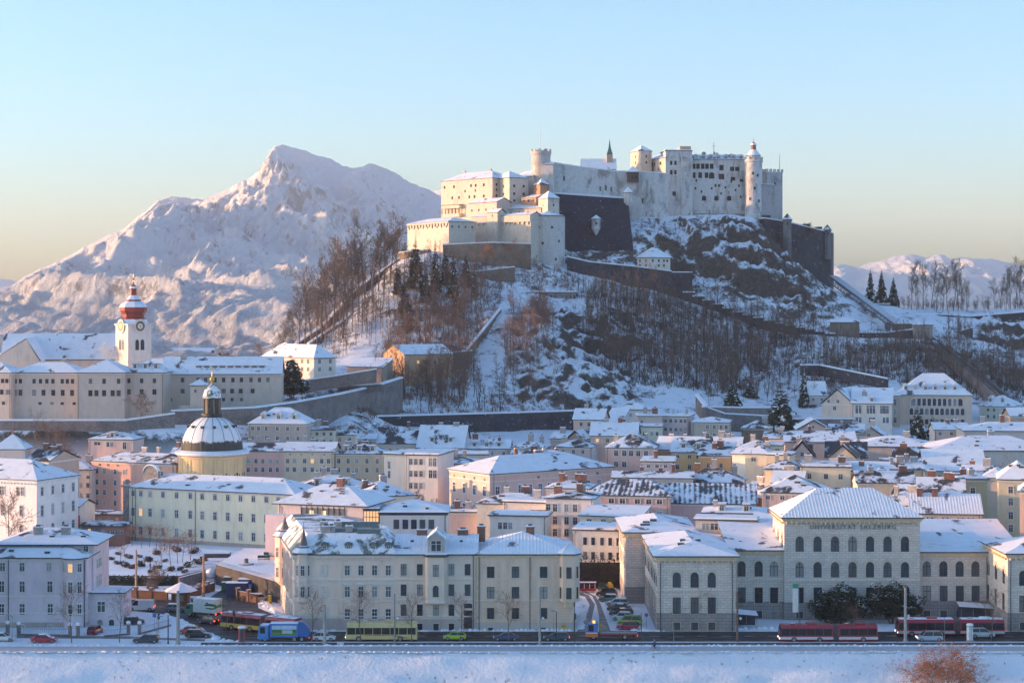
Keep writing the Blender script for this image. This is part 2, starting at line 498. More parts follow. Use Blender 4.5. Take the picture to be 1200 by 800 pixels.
UNT = [(-420,352),(-200,350),(-80,348),(-20,342),(18,332),(45,315),(75,300),(110,282),(140,268),(165,250),(185,233),(200,228),(220,230),(238,233),(262,222),(290,208),(305,195),(316,176),(322,169),(330,167),(340,170),(352,174),(375,182),(400,192),(418,196),(437,192),(455,198),(475,210),(500,221),(512,227),(560,242),(640,280),(720,310),(820,340),(900,356)]
mountain('mountain', UNT, 6800, 5000, 760, 400, 470, 1.6, mountain_material('mountain_snow', 0.10, 0.745), 1.3, 14)
FAR_L = [(-300,330),(-60,318),(-10,325),(12,327),(30,334),(80,340),(160,345),(300,340),(420,290),(470,235),(520,220),(560,232),(700,300),(820,330),(900,345)]
mountain('mountain', FAR_L, 10500, 2500, 200, 60, 700, 1.2, mountain_material('far_snow', 0.1, 0.8), 4.1, 10)
FAR_R = [(860,345),(940,330),(975,312),(984,308),(992,310),(1005,312),(1020,307),(1035,305),(1050,300),(1065,297),(1075,298),(1085,302),(1095,298),(1105,298),(1115,303),(1130,301),(1160,302),(1180,306),(1200,312),(1260,320),(1400,335),(1600,350)]
mountain('mountain', FAR_R, 9500, 3000, 360, 120, 600, 1.1, mountain_material('range_snow', 0.08, 0.78), 7.7, 12)

# ------------------------------------------------------------------ air
hm = bpy.data.materials.new('haze_air'); hm.use_nodes = True
ht = hm.node_tree
for n_ in list(ht.nodes):
    if n_.type == 'BSDF_PRINCIPLED': ht.nodes.remove(n_)
pv = ht.nodes.new('ShaderNodeVolumePrincipled')
pv.inputs['Color'].default_value = (0.88, 0.92, 1.0, 1)
pv.inputs['Density'].default_value = 5.5e-5
pv.inputs['Anisotropy'].default_value = 0.0
ht.links.new(pv.outputs[0], [n_ for n_ in ht.nodes if n_.type == 'OUTPUT_MATERIAL'][0].inputs['Volume'])
mb = MB()
mb.box(-7950, 7950, -80, 13600, -9.0, 740, hm)
hz_o = mb.build('haze')
tag(hz_o, 'pale winter haze over the town and valley', 'haze', kind='stuff')
# ------------------------------------------------------------------ shared materials
M_SNOW = roofsnow('roof_snow', (0.10, 0.095, 0.105), 0.345, 0.40)
M_SNOWP = roofsnow('roof_snow_patchy', (0.06, 0.058, 0.066), 0.43, 0.50)
M_SEAM = roofsnow('roof_snow_seamed', (0.15, 0.15, 0.17), 0.33, 0.38, seam=0.62)
M_SLID = roofsnow('roof_snow_sliding', (0.07, 0.066, 0.075), 0.43, 0.56, stripes=True, scale=0.3)
M_BROWN = roofsnow('roof_brown', (0.13, 0.075, 0.06), 0.54, 0.60)
M_DARKR = roofsnow('roof_dark_slate', (0.055, 0.055, 0.065), 0.56, 0.62)
M_CAP = snowmat('snow_cap', 2.0, 0.3, 0.1)
M_EDGE = flat('roof_edge_tin', (0.07, 0.068, 0.07), 0.6)
M_GLASS = glassmat()
M_WARM = glow('lit_window', (1.0, 0.5, 0.15), 0.22)
M_WHITE = flat('white_paint', (0.72, 0.71, 0.70), 0.7)
M_SASH = flat('window_sash', (0.62, 0.62, 0.62), 0.6)
M_TRIM = flat('plaster_trim', (0.74, 0.67, 0.60), 0.85)
M_DARK = flat('dark_frame', (0.045, 0.042, 0.045), 0.6)
M_BRICK = flat('chimney_brick', (0.24, 0.12, 0.09), 0.95, var=0.3)
M_CHIM = flat('chimney_render', (0.40, 0.36, 0.34), 0.95, var=0.25)
M_METAL = flat('grey_metal', (0.25, 0.26, 0.27), 0.45, 0.6)
M_COPPER = flat('green_copper', (0.10, 0.20, 0.17), 0.7, 0.0, 0.3)
M_GOLD = flat('gilding', (0.75, 0.47, 0.12), 0.35, 0.9)

# ------------------------------------------------------------------ window meshes, one unit wide and high, face towards -y
def _win(style, surround, sash, glass, wall=None):
    mb = MB()
    if style in ('arch', 'archs'):
        n = 10
        out = [(-.5, 0)] + [(-.5 * math.cos(math.pi * k / n), .72 + .28 * math.sin(math.pi * k / n)) for k in range(n + 1)] + [(.5, 0)]
        def ring(s, k): return [(x * s, z * k if z < .5 else .72 * 1 + (z - .72) * s) for x, z in out]
        ro, ri = ring(1.28, 0.0), out
        if style == 'archs': ro = ring(1.7, 0.0)
        y0, y1 = -.09, -.02
        for a in range(len(out) - 1):
            if style == 'archs' and (a == 0 or a == len(out) - 2): continue
            p, q, r_, s_ = ro[a], ro[a + 1], ri[a + 1], ri[a]
            mb.add([(p[0], y0, p[1]), (q[0], y0, q[1]), (r_[0], y0, r_[1]), (s_[0], y0, s_[1])], [(0, 3, 2, 1)], surround)
            mb.add([(s_[0], y0, s_[1]), (r_[0], y0, r_[1]), (r_[0], y1, r_[1]), (s_[0], y1, s_[1])], [(0, 3, 2, 1)], surround)
            mb.add([(p[0], y0, p[1]), (q[0], y0, q[1]), (q[0], .02, q[1]), (p[0], .02, p[1])], [(0, 1, 2, 3)], surround)
            if style == 'archs' and a % 2 == 0:
                f = 1.0
                mb.add([(p[0], y0 - .04, p[1]), (q[0], y0 - .04, q[1]), (r_[0], y0 - .04, r_[1]), (s_[0], y0 - .04, s_[1])], [(0, 3, 2, 1)], surround)
        mb.add([(x, y1, z) for x, z in out], [tuple(range(len(out)))], glass)
        mb.box(-.04, .04, -.055, -.01, 0, .98, sash); mb.box(-.5, .5, -.05, -.01, .62, .67, sash)
        mb.box(-.5, -.43, -.05, -.01, 0, .75, sash); mb.box(.43, .5, -.05, -.01, 0, .75, sash)
        return mb
    e = {'case': .14, 'plain': .0, 'modern': .0, 'dark': .07, 'blind': .14, 'cross': .1, 'slit': .0}[style]
    if e:
        h = e * .62
        mb.box(-.5 - e, -.5, -.10, .02, -h * .6, 1 + h, surround); mb.box(.5, .5 + e, -.10, .02, -h * .6, 1 + h, surround)
        mb.box(-.5, .5, -.10, .02, 1, 1 + h, surround)
        mb.box(-.5, .5, -.10, .02, -h * .6, 0, surround)
    if style == 'blind':
        mb.quad((-.5, -.02, 0), (.5, -.02, 0), (.5, -.02, 1), (-.5, -.02, 1), surround); return mb
    mb.quad((-.5, -.02, 0), (.5, -.02, 0), (.5, -.02, 1), (-.5, -.02, 1), glass)
    if style in ('case', 'plain', 'cross', 'dark'):
        t = .055
        mb.box(-.5, -.5 + t, -.06, -.01, 0, 1, sash); mb.box(.5 - t, .5, -.06, -.01, 0, 1, sash)
        mb.box(-.5 + t, .5 - t, -.06, -.01, 0, t * .6, sash); mb.box(-.5 + t, .5 - t, -.06, -.01, 1 - t * .6, 1, sash)
        mb.box(-t * .6, t * .6, -.065, -.01, t * .6, 1 - t * .6, sash)
        mb.box(-.5 + t, -t * .6, -.062, -.01, .64, .68, sash); mb.box(t * .6, .5 - t, -.062, -.01, .64, .68, sash)
    if style == 'slit':
        for s_ in (-1, 1): mb.box(min(s_ * .5, s_ * .62), max(s_ * .5, s_ * .62), -.04, .02, 0, 1, surround)
    return mb
_WM = {}
def win_mesh(style, surround, sash, glass):
    k = (style, surround.name, sash.name, glass.name)
    if k not in _WM:
        mb = _win(style, surround, sash, glass)
        me = bpy.data.meshes.new('window'); me.from_pydata(mb.v, [], mb.f)
        for m in mb.mats: me.materials.append(m)
        me.polygons.foreach_set('material_index', mb.m); me.update()
        _WM[k] = me
    return _WM[k]
_sill = None
def sill_mesh():
    global _sill
    if _sill is None:
        mb = MB(); mb.box(-.5, .5, -.22, .0, -.10, 0, M_TRIM, M_CAP)
        _sill = bpy.data.meshes.new('sill'); _sill.from_pydata(mb.v, [], mb.f)
        for m in mb.mats: _sill.materials.append(m)
        _sill.polygons.foreach_set('material_index', mb.m); _sill.update()
    return _sill

# ------------------------------------------------------------------ roofs, local coordinates, footprint 0..L by 0..D, eaves at E
def ridge_pts(L, D, kind, rh, inset=None):
    if kind == 'hip':
        i = (min(L, D) / 2 if inset is None else inset)
        if L >= D: return [(i, D / 2, rh), (L - i, D / 2, rh)]
        return [(L / 2, i, rh), (L / 2, D - i, rh)]
    if kind == 'pyr': return [(L / 2, D / 2, rh), (L / 2, D / 2, rh)]
def make_roof(root, L, D, E, kind, rh, mat, ov=0.45, wall=None, edge=None, inset=None, name='roof'):
    mb = MB(); edge = edge or M_EDGE
    o = ov; x0, x1, y0, y1 = -o, L + o, -o, D + o
    t = 0.22
    if kind == 'flat':
        mb.box(x0, x1, y0, y1, E, E + 0.28, edge, mat)
        mb.box(x0 + .25, x1 - .25, y0 + .25, y1 - .25, E + .281, E + .281 + max(0.15, rh), mat)
        return mb.build(name, root)
    if kind == 'mansard':
        k = inset or 1.6; z1 = E + rh * 0.7
        a = [(x0, y0), (x1, y0), (x1, y1), (x0, y1)]; b_ = [(x0 + k, y0 + k), (x1 - k, y0 + k), (x1 - k, y1 - k), (x0 + k, y1 - k)]
        mb.prism(a, E, E + t, edge)
        for i in range(4):
            j = (i + 1) % 4
            mb.quad((*a[i], E + t), (*a[j], E + t), (*b_[j], z1), (*b_[i], z1), mat)
        cL, cD = (x1 - x0 - 2 * k), (y1 - y0 - 2 * k)
        r = ridge_pts(cL, cD, 'hip', rh * 0.3)
        r = [(p[0] + x0 + k, p[1] + y0 + k, z1 + p[2]) for p in r]
        hip_faces(mb, [(*p, z1) for p in b_], r, cL >= cD, mat)
        return mb.build(name, root)
    if kind in ('hip', 'pyr'):
        c = [(x0, y0, E + t), (x1, y0, E + t), (x1, y1, E + t), (x0, y1, E + t)]
        mb.prism([(p[0], p[1]) for p in c], E, E + t - .001, edge)
        r = [(p[0], p[1], E + t + rh) for p in ridge_pts(L, D, kind, rh, inset)]
        if kind == 'pyr':
            for i in range(4): mb.add([c[i], c[(i + 1) % 4], r[0]], [(0, 1, 2)], mat)
        else: hip_faces(mb, c, r, L >= D, mat)
        return mb.build(name, root)
    if kind in ('gx', 'gy', 'shed', 'shedr'):
        if kind == 'gx': prof = [(y0, E), (D / 2, E + rh + rh * o * 2 / D), (y1, E)]
        elif kind == 'gy': prof = [(x0, E), (L / 2, E + rh + rh * o * 2 / L), (x1, E)]
        elif kind == 'shed': prof = [(y0, E), (y1, E + rh)]
        else: prof = [(y0, E + rh), (y1, E)]
        def P(s, u, z): return (s, u, z) if kind != 'gy' else (u, s, z)
        s0, s1 = (x0, x1) if kind != 'gy' else (y0, y1)
        flip = kind == 'gy'
        for i in range(len(prof) - 1):
            (u0, za), (u1, zb) = prof[i], prof[i + 1]
            vs = [P(s0, u0, za), P(s1, u0, za), P(s1, u1, zb), P(s0, u1, zb)]
            up = [(v[0], v[1], v[2] + t) for v in vs]
            mb.add(up, [(0, 1, 2, 3) if not flip else (3, 2, 1, 0)], mat)
            mb.add(vs + up, [(3, 2, 1, 0), (0, 1, 5, 4), (2, 3, 7, 6), (1, 2, 6, 5), (3, 0, 4, 7)], edge)
        return mb.build(name, root)
def hip_faces(mb, c, r, along_x, mat):
    if along_x:
        mb.add([c[0], c[1], r[1], r[0]], [(0, 1, 2, 3)], mat); mb.add([c[2], c[3], r[0], r[1]], [(0, 1, 2, 3)], mat)
        mb.add([c[1], c[2], r[1]], [(0, 1, 2)], mat); mb.add([c[3], c[0], r[0]], [(0, 1, 2)], mat)
    else:
        mb.add([c[0], c[1], r[0]], [(0, 1, 2)], mat); mb.add([c[2], c[3], r[1]], [(0, 1, 2)], mat)
        mb.add([c[1], c[2], r[1], r[0]], [(0, 1, 2, 3)], mat); mb.add([c[3], c[0], r[0], r[1]], [(0, 1, 2, 3)], mat)
def roof_z(L, D, E, kind, rh, x, y, inset=None):
    if kind == 'gx' : return E + rh * (1 - abs(y - D / 2) / (D / 2))
    if kind == 'gy': return E + rh * (1 - abs(x - L / 2) / (L / 2))
    if kind == 'shed': return E + rh * y / D
    if kind in ('hip', 'pyr', 'mansard'):
        m = min(L, D) / 2
        return E + .22 + rh * min(1, min(x, L - x, y, D - y) / m)
    return E + .4
_CH = {}
_SK = []
def sky_mesh():
    if not _SK:
        mb = MB(); mb.box(-.45, .45, -.35, .35, -.2, .22, M_EDGE, M_DARK); mb.box(-.45, .45, .05, .4, .221, .32, M_CAP); o = mb.build('skylight'); _SK.append(o.data); bpy.data.objects.remove(o)
    return _SK[0]
def chimney(roof, x, y, z, h=1.6, w_=0.8, l_=1.1, brick=False):
    k = (round(h, 1), round(w_, 1), round(l_, 1), brick)
    if k not in _CH:
        mb = MB(); m = M_BRICK if brick else M_CHIM
        mb.box(-l_ / 2, l_ / 2, -w_ / 2, w_ / 2, -1.5, h, m)
        mb.box(-l_ / 2 - .1, l_ / 2 + .1, -w_ / 2 - .1, w_ / 2 + .1, h + .001, h + .16, m, M_CAP)
        mb.box(-l_ / 2 - .02, l_ / 2 + .02, -w_ / 2 - .02, w_ / 2 + .02, h + .161, h + .36, M_CAP)
        if k[1] > .7: mb.box(-l_ / 4, l_ / 4, -w_ / 4, w_ / 4, h + .361, h + .62, M_EDGE)
        o = mb.build('chimney', roof); _CH[k] = o.data
    else: o = link('chimney', _CH[k], roof)
    o.location = (x, y, z)
    return o
def dormer(roof, x, y, z, w_=1.5, h=1.5, d=2.6, wall=None, kind='shed', mat=None):
    """face at y, running back into the roof"""
    mb = MB(); wall = wall or M_TRIM; mat = mat or M_SNOW
    mb.box(-w_ / 2, w_ / 2, 0, d, -.4, h, wall)
    if kind == 'gable':
        mb.add([(-w_ / 2, 0, h), (w_ / 2, 0, h), (0, 0, h + w_ * .42)], [(0, 1, 2)], wall)
        for s in (-1, 1):
            a = [(s * (w_ / 2 + .2), -.25, h - .05), (0, -.25, h + w_ * .42 + .12), (0, d + 1, h + w_ * .42 + .12), (s * (w_ / 2 + .2), d + 1, h - .05)]
            mb.add(a + [(p[0], p[1], p[2] + .2) for p in a], [(0, 1, 2, 3), (4, 5, 6, 7), (0, 1, 5, 4), (3, 0, 4, 7)], mat)
    elif kind == 'round':
        n = 8
        for i in range(n):
            a0, a1 = math.pi * i / n, math.pi * (i + 1) / n
            p = [(-(w_ / 2 + .12) * math.cos(a), h + .55 * w_ * math.sin(a)) for a in (a0, a1)]
            mb.add([(p[0][0], -.2, p[0][1]), (p[1][0], -.2, p[1][1]), (p[1][0], d + .5, p[1][1]), (p[0][0], d + .5, p[0][1])], [(0, 1, 2, 3)], M_SNOW if 1 < i < 6 else M_EDGE)
            mb.add([(p[0][0], -.01, p[0][1]), (p[1][0], -.01, p[1][1]), (0, -.01, h - .01)], [(0, 1, 2)], wall)
    else:
        mb.box(-w_ / 2 - .2, w_ / 2 + .2, -.3, d + .3, h + .001, h + .12, M_EDGE)
        mb.box(-w_ / 2 - .15, w_ / 2 + .15, -.25, d + .3, h + .121, h + .32, M_CAP)
    o = mb.build('dormer', roof, (x, y, z))
    wm = link('window', win_mesh('plain' if kind != 'round' else 'arch', M_TRIM, M_SASH, M_GLASS), o, (0, -.01, h * .15), 0, (w_ * .62, 1, h * .75))
    return o

# ------------------------------------------------------------------ a house
class B: pass
def house(name, label, cat, a, b, eave, depth, roof='hip', rh=3.0, z0=0.0, wall=(0.6, 0.58, 0.55), rows=(), side=(0, 0), ls=None, rs=None,
          snow=None, ov=0.45, chim=0, dorm=0, group=None, style='case', trim=None, seed=0, gw=0, sills=False, extra_h=0, glass=None, sash=None, dkind='shed', bandz=None, inset=None, base=None, brick=False, ry=None, deep=None, wout=0):
    """a, b: (picture column, distance) of the left and right ends of the front; eave: picture row of the eaves at a.
    rows: (row of the sill, window height m, window width m, columns or number, style) measured on the front"""
    Ax, Ay = wx(a[0], a[1]), a[1]; Bx, By = wx(b[0], b[1]), b[1]
    dx, dy = Bx - Ax, By - Ay
    L = math.hypot(dx, dy); yaw = math.atan2(dy, dx)
    E = wz(eave, a[1]) - z0 + extra_h
    if ry is not None:
        Ym = a[1] if roof == 'gy' else (a[1] + b[1]) / 2 + depth / 2 * math.cos(yaw)
        rh = max(0.5, wz(ry, Ym) - z0 - E - .2)
    root = thing(name, label, cat, (Ax, Ay, z0), yaw, group)
    wm = wall if not isinstance(wall, tuple) else plaster(wall)
    mb = MB()
    low = deep if deep is not None else (-6.0 if z0 > 1 else -0.3)
    if base:
        mb.box(0, L, 0, depth, base[0], E, wm)
        mb.box(-.06, L + .06, -.06, depth + .06, low, base[0] - .001, base[1])
    else: mb.box(0, L, 0, depth, low, E, wm)
    if roof == 'gx':
        for x in (0, L):
            vs = [(x, 0, E), (x, depth, E), (x, depth / 2, E + rh)]
            mb.add(vs, [(0, 1, 2)], wm)
    if roof == 'gy':
        for y in (0, depth):
            vs = [(0, y, E), (L, y, E), (L / 2, y, E + rh)]
            mb.add(vs, [(0, 1, 2)], wm)
    if roof == 'shed':
        for x in (0, L): mb.add([(x, 0, E), (x, depth, E), (x, depth, E + rh)], [(0, 1, 2)], wm)
        mb.add([(0, depth, E), (L, depth, E), (L, depth, E + rh), (0, depth, E + rh)], [(0, 1, 2, 3)], wm)
    tr = trim or M_TRIM
    if bandz:
        for z in bandz: mb.box(-.12, L + .12, -.12, depth + .12, z, z + .22, tr, M_CAP)
    wobj = mb.build('wall', root)
    h = B(); h.root = root; h.L = L; h.D = depth; h.E = E; h.wall = wm; h.yaw = yaw; h.z0 = z0; h.Ay = Ay; h.wobj = wobj; h.rh = rh; h.kind = roof
    h.roof = make_roof(root, L, depth, E, roof, rh, snow or (M_SNOWP if (chim >= 2 and sum(map(ord, label)) % 3 and E < 40 and z0 < 10) else M_SNOW), ov, wm, inset=inset) if roof else None
    rnd = random.Random(hash(label) % 9973 if seed == 0 else seed)
    rnd = random.Random(sum(ord(c) * (i + 3) for i, c in enumerate(label)) + seed)
    def px2x(px, off=0):
        k = (px - 600) / F
        t = (k * Ay - Ax) / (dx - k * dy)
        return t * L
    h.px2x = px2x
    sa = sash or M_SASH; gl = glass or M_GLASS
    def putwin(x, z, w_, hh, st, rz=0, y=0):
        if st in ('case', 'dark') and rnd.random() < 0.0: st = 'plain'
        g_ = gl
        if gl is M_GLASS and rnd.random() < .008: g_ = M_WARM
        if base and rz == 0 and z < base[0]: y -= .1
        elif wout and rz == 0 and z < wout: y -= .14
        o = link('window', win_mesh(st, tr, sa, g_), root, (x, y, z), rz, (w_, 1, hh))
        if sills:
            s_ = link('sill', sill_mesh(), o); s_.scale = (1.35 / 1, 1, 1 / hh)
        return o
    h.putwin = putwin
    zs = []
    for r in rows:
        py, hh, w_, cols = r[:4]
        st = r[4] if len(r) > 4 else style
        z = wz(py, (Ay + By) / 2) - z0 - hh / 2
        zs.append((z, hh, w_, st))
        if isinstance(cols, int):
            xl = [L * (k + .5) / cols for k in range(cols)] if cols else []
        else: xl = [px2x(c) for c in cols]
        for x in xl: putwin(x, z, w_, hh, st)
    for n, s in ((side[0], 0), (side[1], 1)):
        for k in range(n):
            for (z, hh, w_, st) in zs:
                y = depth * (k + .5) / n
                putwin(0 if s == 0 else L, z, w_, hh, st, R(-90) if s == 0 else R(90), y)
    if roof and chim:
        for k in range(chim):
            x = L * (0.15 + 0.7 * (k + rnd.random()) / chim)
            y = depth * (0.5 + rnd.uniform(-.12, .2))
            z = roof_z(L, depth, E, roof, rh, x, y)
            chimney(h.roof, x, y, z, rnd.choice((1.2, 1.6, 2.0)), .8, rnd.choice((.9, 1.3, 1.8)), brick or rnd.random() < .3)
    if roof in ('hip', 'gx') and z0 < 12 and L > 6 and not (snow in (M_SEAM, M_SLID)):
        for k in range(rnd.choice((1, 2, 2, 3, 4))):
            x = L * rnd.uniform(.25, .75); y = depth * rnd.uniform(.12, .34)
            link('skylight', sky_mesh(), h.roof, (x, y, roof_z(L, depth, E, roof, rh, x, y) + .12), 0, (rnd.uniform(.7, 1.5), 1, 1))
    if name in ('town_house', 'palace', 'hospital_wing', 'villa', 'apartment_block', 'convent_wing') and roof:
        cb = MB(); cb.box(-.13, L + .13, -.13, depth + .13, E - .42, E - .003, tr); cb.box(-.07, L + .07, -.07, depth + .07, E - .6, E - .423, wm); cb.build('cornice', root)
        if not base and z0 < 12: cb = MB(); cb.box(-.05, L + .05, -.05, depth + .05, low, .9, plaster((.36, .33, .32))); cb.build('plinth', root)
        if L > 9:
            cb = MB(); xq = L * rnd.choice((.03, .97)); cb.tube((xq, -.14, 0.0), (xq, -.14, E - .1), .07, .07, M_EDGE, 5); cb.build('downpipe', root)
    if roof and dorm:
        for k in range(dorm):
            x = L * (k + .5) / dorm * .8 + L * .1
            y = depth * .5 * .32
            z = roof_z(L, depth, E, roof, rh, x, y)
            dormer(h.roof, x, y - .6, z - .3, 1.5, 1.5, 2.5, kind=dkind, wall=M_TRIM)
    return h
def part_box(h, name, x0, x1, y0, y1, z0, z1, mat, top=None):
    mb = MB(); mb.box(x0, x1, y0, y1, z0, z1, mat, top); return mb.build(name, h.root)
def downpipe(h, x):
    mb = MB(); mb.tube((x, -.12, 0.0), (x, -.12, h.E - .3), .07, .07, M_EDGE, 6); mb.tube((x, -.12, h.E - .3), (x, .0, h.E - .05), .07, .07, M_EDGE, 6)
    return mb.build('downpipe', h.root)
def cornice(h, mat, hgt=.5, out=.35, dent=0):
    mb = MB()
    mb.box(-out, h.L + out, -out, h.D + out, h.E - hgt * .45, h.E - .002, mat)
    mb.box(-out * .5, h.L + out * .5, -out * .5, h.D + out * .5, h.E - hgt, h.E - hgt * .45 - .002, mat)
    if dent:
        n = int(h.L / dent)
        for k in range(n):
            x = h.L * (k + .5) / n
            mb.box(x - .14, x + .14, -out * .95, .01, h.E - hgt - .35, h.E - hgt - .003, mat)
        n = int(h.D / dent)
        for k in range(n):
            y = h.D * (k + .5) / n
            mb.box(-out * .95, .01, y - .14, y + .14, h.E - hgt - .35, h.E - hgt - .003, mat)
    return mb.build('cornice', h.root)

def lettering(text, size, mat, parent, loc, rot=(R(90), 0, 0), space=1.0, ext=.04):
    cu = bpy.data.curves.new('lettering', 'FONT'); cu.body = text; cu.size = size; cu.extrude = ext; cu.space_character = space; cu.align_x = 'CENTER'
    tmp = bpy.data.objects.new('tmp_text', cu); COL.objects.link(tmp)
    bpy.context.view_layer.update()
    me = bpy.data.meshes.new_from_object(tmp.evaluated_get(bpy.context.evaluated_depsgraph_get()))
    bpy.data.objects.remove(tmp); me.name = 'lettering'; me.materials.clear(); me.materials.append(mat)
    o = link('lettering', me, parent, loc); o.rotation_euler = rot
    return o
# ------------------------------------------------------------------ riverside row
def rust(name, rgb, bw=1.15, bh=0.46, mortar=0.66):
    if name in MATS: return MATS[name]
    m, t, b = newmat(name)
    c = N(t, 'ShaderNodeTexCoord').outputs['Object']
    s = N(t, 'ShaderNodeSeparateXYZ'); t.links.new(c, s.inputs[0])
    cb = N(t, 'ShaderNodeCombineXYZ')
    t.links.new(math_(t, 'ADD', s.outputs[0], s.outputs[1]), cb.inputs[0]); t.links.new(s.outputs[2], cb.inputs[1])
    br = N(t, 'ShaderNodeTexBrick')
    t.links.new(cb.outputs[0], br.inputs['Vector'])
    br.inputs['Scale'].default_value = 1.0
    br.inputs['Brick Width'].default_value = bw; br.inputs['Row Height'].default_value = bh
    br.inputs['Mortar Size'].default_value = 0.045; br.inputs['Mortar Smooth'].default_value = 0.3
    br.inputs['Color1'].default_value = (*[x * 0.93 for x in rgb], 1); br.inputs['Color2'].default_value = (*[x * 1.07 for x in rgb], 1)
    br.inputs['Mortar'].default_value = (*[x * mortar for x in rgb], 1)
    f = noise(t, c, 0.5, 6, 0.65)
    t.links.new(mixc(t, 0.8, br.outputs[0], ramp(t, f, [(0.3, 0.78), (0.65, 1.0)]), 'MULTIPLY'), b.inputs['Base Color'])
    b.inputs['Roughness'].default_value = 0.92
    bump(t, b, br.outputs[1], -0.5, 0.08)
    MATS[name] = m
    return m
M_UNI = rust('university_stone', (0.80, 0.69, 0.60))
M_UNIB = rust('university_base_stone', (0.38, 0.33, 0.31), 1.3, 0.6, 0.6)
M_OCHRE = flat('ochre_cornice', (0.74, 0.58, 0.40), 0.85)
M_UTRIM = flat('university_trim', (0.68, 0.58, 0.47), 0.85)
def uni(label, a, b, eave, depth, rows, ry=None, roof='hip', side=(0, 0), snow=None, dent=0.9, base_h=3.3, **k):
    h = house('university_wing', label, 'university building', a, b, eave, depth, roof, 3.5, 0.0, M_UNI, rows, side, snow=snow or M_SNOW, style='archs',
              trim=M_UTRIM, ry=ry, sash=M_DARK, base=(base_h, M_UNIB), ov=.75, group=None, sills=False, **k)
    cornice(h, M_OCHRE, .7, .5, dent)
    part_box(h, 'string_course', -.1, h.L + .1, -.14, .0, base_h + 3.9, base_h + 4.1, M_UTRIM)
    return h
AR, RC, BS = 2.75, 3.0, 1.4
u1 = uni('stone university pavilion with hipped snow roof beside the street of parked cars', (770, 331), (862, 331), 652, 30,
    [(679, AR, 1.45, [793, 814, 834]), (709, RC, 1.45, [793, 814, 834], 'dark'), (733, BS, 1.3, [793, 814, 834], 'dark')], ry=627, side=(8, 0))
for x in (.6, u1.L - .6): downpipe(u1, x)
u1b = uni('taller rear block of the stone university with its own pyramid of snow', (733, 362), (815, 362), 624, 24, [(640, 2.2, 1.1, 0), (660, 2.2, 1.1, 0)], ry=604, side=(5, 0), roof='hip')
u2 = uni('low three-window stone link between pavilion and tall lettered university block', (858, 344), (919, 344), 645, 20,
    [(666, 2.9, 1.5, [869, 889, 907]), (697, 3.0, 1.5, [869, 889, 907], 'dark'), (719.5, 1.4, 1.3, [869, 889, 907], 'dark')], roof='shed', snow=M_SNOW, dent=0); 
u3 = uni('tallest university block with carved lettering under a dark dentilled cornice', (919, 343), (1078, 343), 607, 15,
    [(637, 2.9, 1.5, [937, 958, 978.5, 999, 1019.5, 1040, 1060.5]), (667, 2.9, 1.5, [937, 958, 978.5, 999, 1019.5, 1040, 1060.5]),
     (697, 3.0, 1.5, [937, 958, 978.5, 999, 1019.5, 1040, 1060.5], 'dark'), (720, 1.3, 1.3, [937, 958, 978.5, 999, 1019.5, 1040, 1060.5], 'dark')],
    ry=571, side=(3, 0), snow=M_SEAM)
lettering('UNIVERSITÄT SALZBURG', 1.16, flat('dark_bronze_letters', (0.18, 0.16, 0.15), 0.5), u3.root, (u3.px2x(999.5), -.09, wz(619.5, 343)), space=1.3)
u4 = uni('low four-arch stone link east of the lettered university block', (1078, 345), (1156, 345), 647, 20,
    [(666, 2.9, 1.5, [1086, 1105.5, 1124.5, 1143]), (695, 3.0, 1.5, [1086, 1105.5, 1124.5, 1143], 'dark'), (719, 1.4, 1.3, [1086, 1105.5, 1124.5, 1143], 'dark')], roof='shed', dent=0)
u5 = uni('stone university pavilion at the far end with its sunlit ochre cornice', (1181, 331), (1275, 331), 649, 16,
    [(677, AR, 1.45, [1199, 1221, 1243]), (707, RC, 1.45, [1199, 1221, 1243], 'dark'), (733, BS, 1.3, [1199, 1221, 1243], 'dark')], ry=627, side=(3, 0))
for x in (.5,): downpipe(u5, x)

# corner house with turrets: street front plus a side that swings away from the street
def polyroof(root, poly, E, k, rh, mat, ov=.4, name='roof', t=.22):
    n = len(poly)
    def off(d):
        res = []
        for i in range(n):
            p0, p1, p2 = Vector(poly[i - 1]), Vector(poly[i]), Vector(poly[(i + 1) % n])
            e0 = (p1 - p0).normalized(); e1 = (p2 - p1).normalized()
            n0 = Vector((e0.y, -e0.x)); n1 = Vector((e1.y, -e1.x))
            m = (n0 + n1); m = m / max(.35, m.dot(n0)) if m.length > 1e-4 else n0
            res.append(p1 + m * d)
        return [(p.x, p.y) for p in res]
    a = off(ov); b_ = off(-k)
    mb = MB()
    mb.prism(a, E, E + t, M_EDGE)
    for i in range(n):
        j = (i + 1) % n
        mb.quad((*a[i], E + t + .002), (*a[j], E + t + .002), (*b_[j], E + rh), (*b_[i], E + rh), mat)
    mb.add([(*p, E + rh) for p in b_], [tuple(range(n))], mat)
    return mb.build(name, root)
def edge_windows(root, p, q, z0s, n, st, trim=None, ins=.6, sash=None):
    p = Vector(p); q = Vector(q); d = q - p; Lg = d.length; d.normalize()
    yaw = math.atan2(d.y, d.x)
    for z, hh, w_ in z0s:
        for k in range(n):
            s = ins + (Lg - 2 * ins) * (k + .5) / n
            link('window', win_mesh(st, trim or M_TRIM, sash or M_SASH, M_GLASS), root, (p.x + d.x * s, p.y + d.y * s, z), yaw, (w_, 1, hh))
CW = plaster((0.64, 0.55, 0.50))
A0 = (wx(345, 332), 332.0)
root = thing('corner_house', 'grand stucco corner house with pointed turrets and one side in orange sun', 'town house', (A0[0], A0[1], 0))
Lc = wx(463, 332) - A0[0]; Ec = wz(650, 332)
FP = [(0, 0), (Lc, 0), (Lc, 16), (2, 38), (-7.8, 37)]
mb = MB(); mb.prism(FP, 2.1, Ec, CW); 
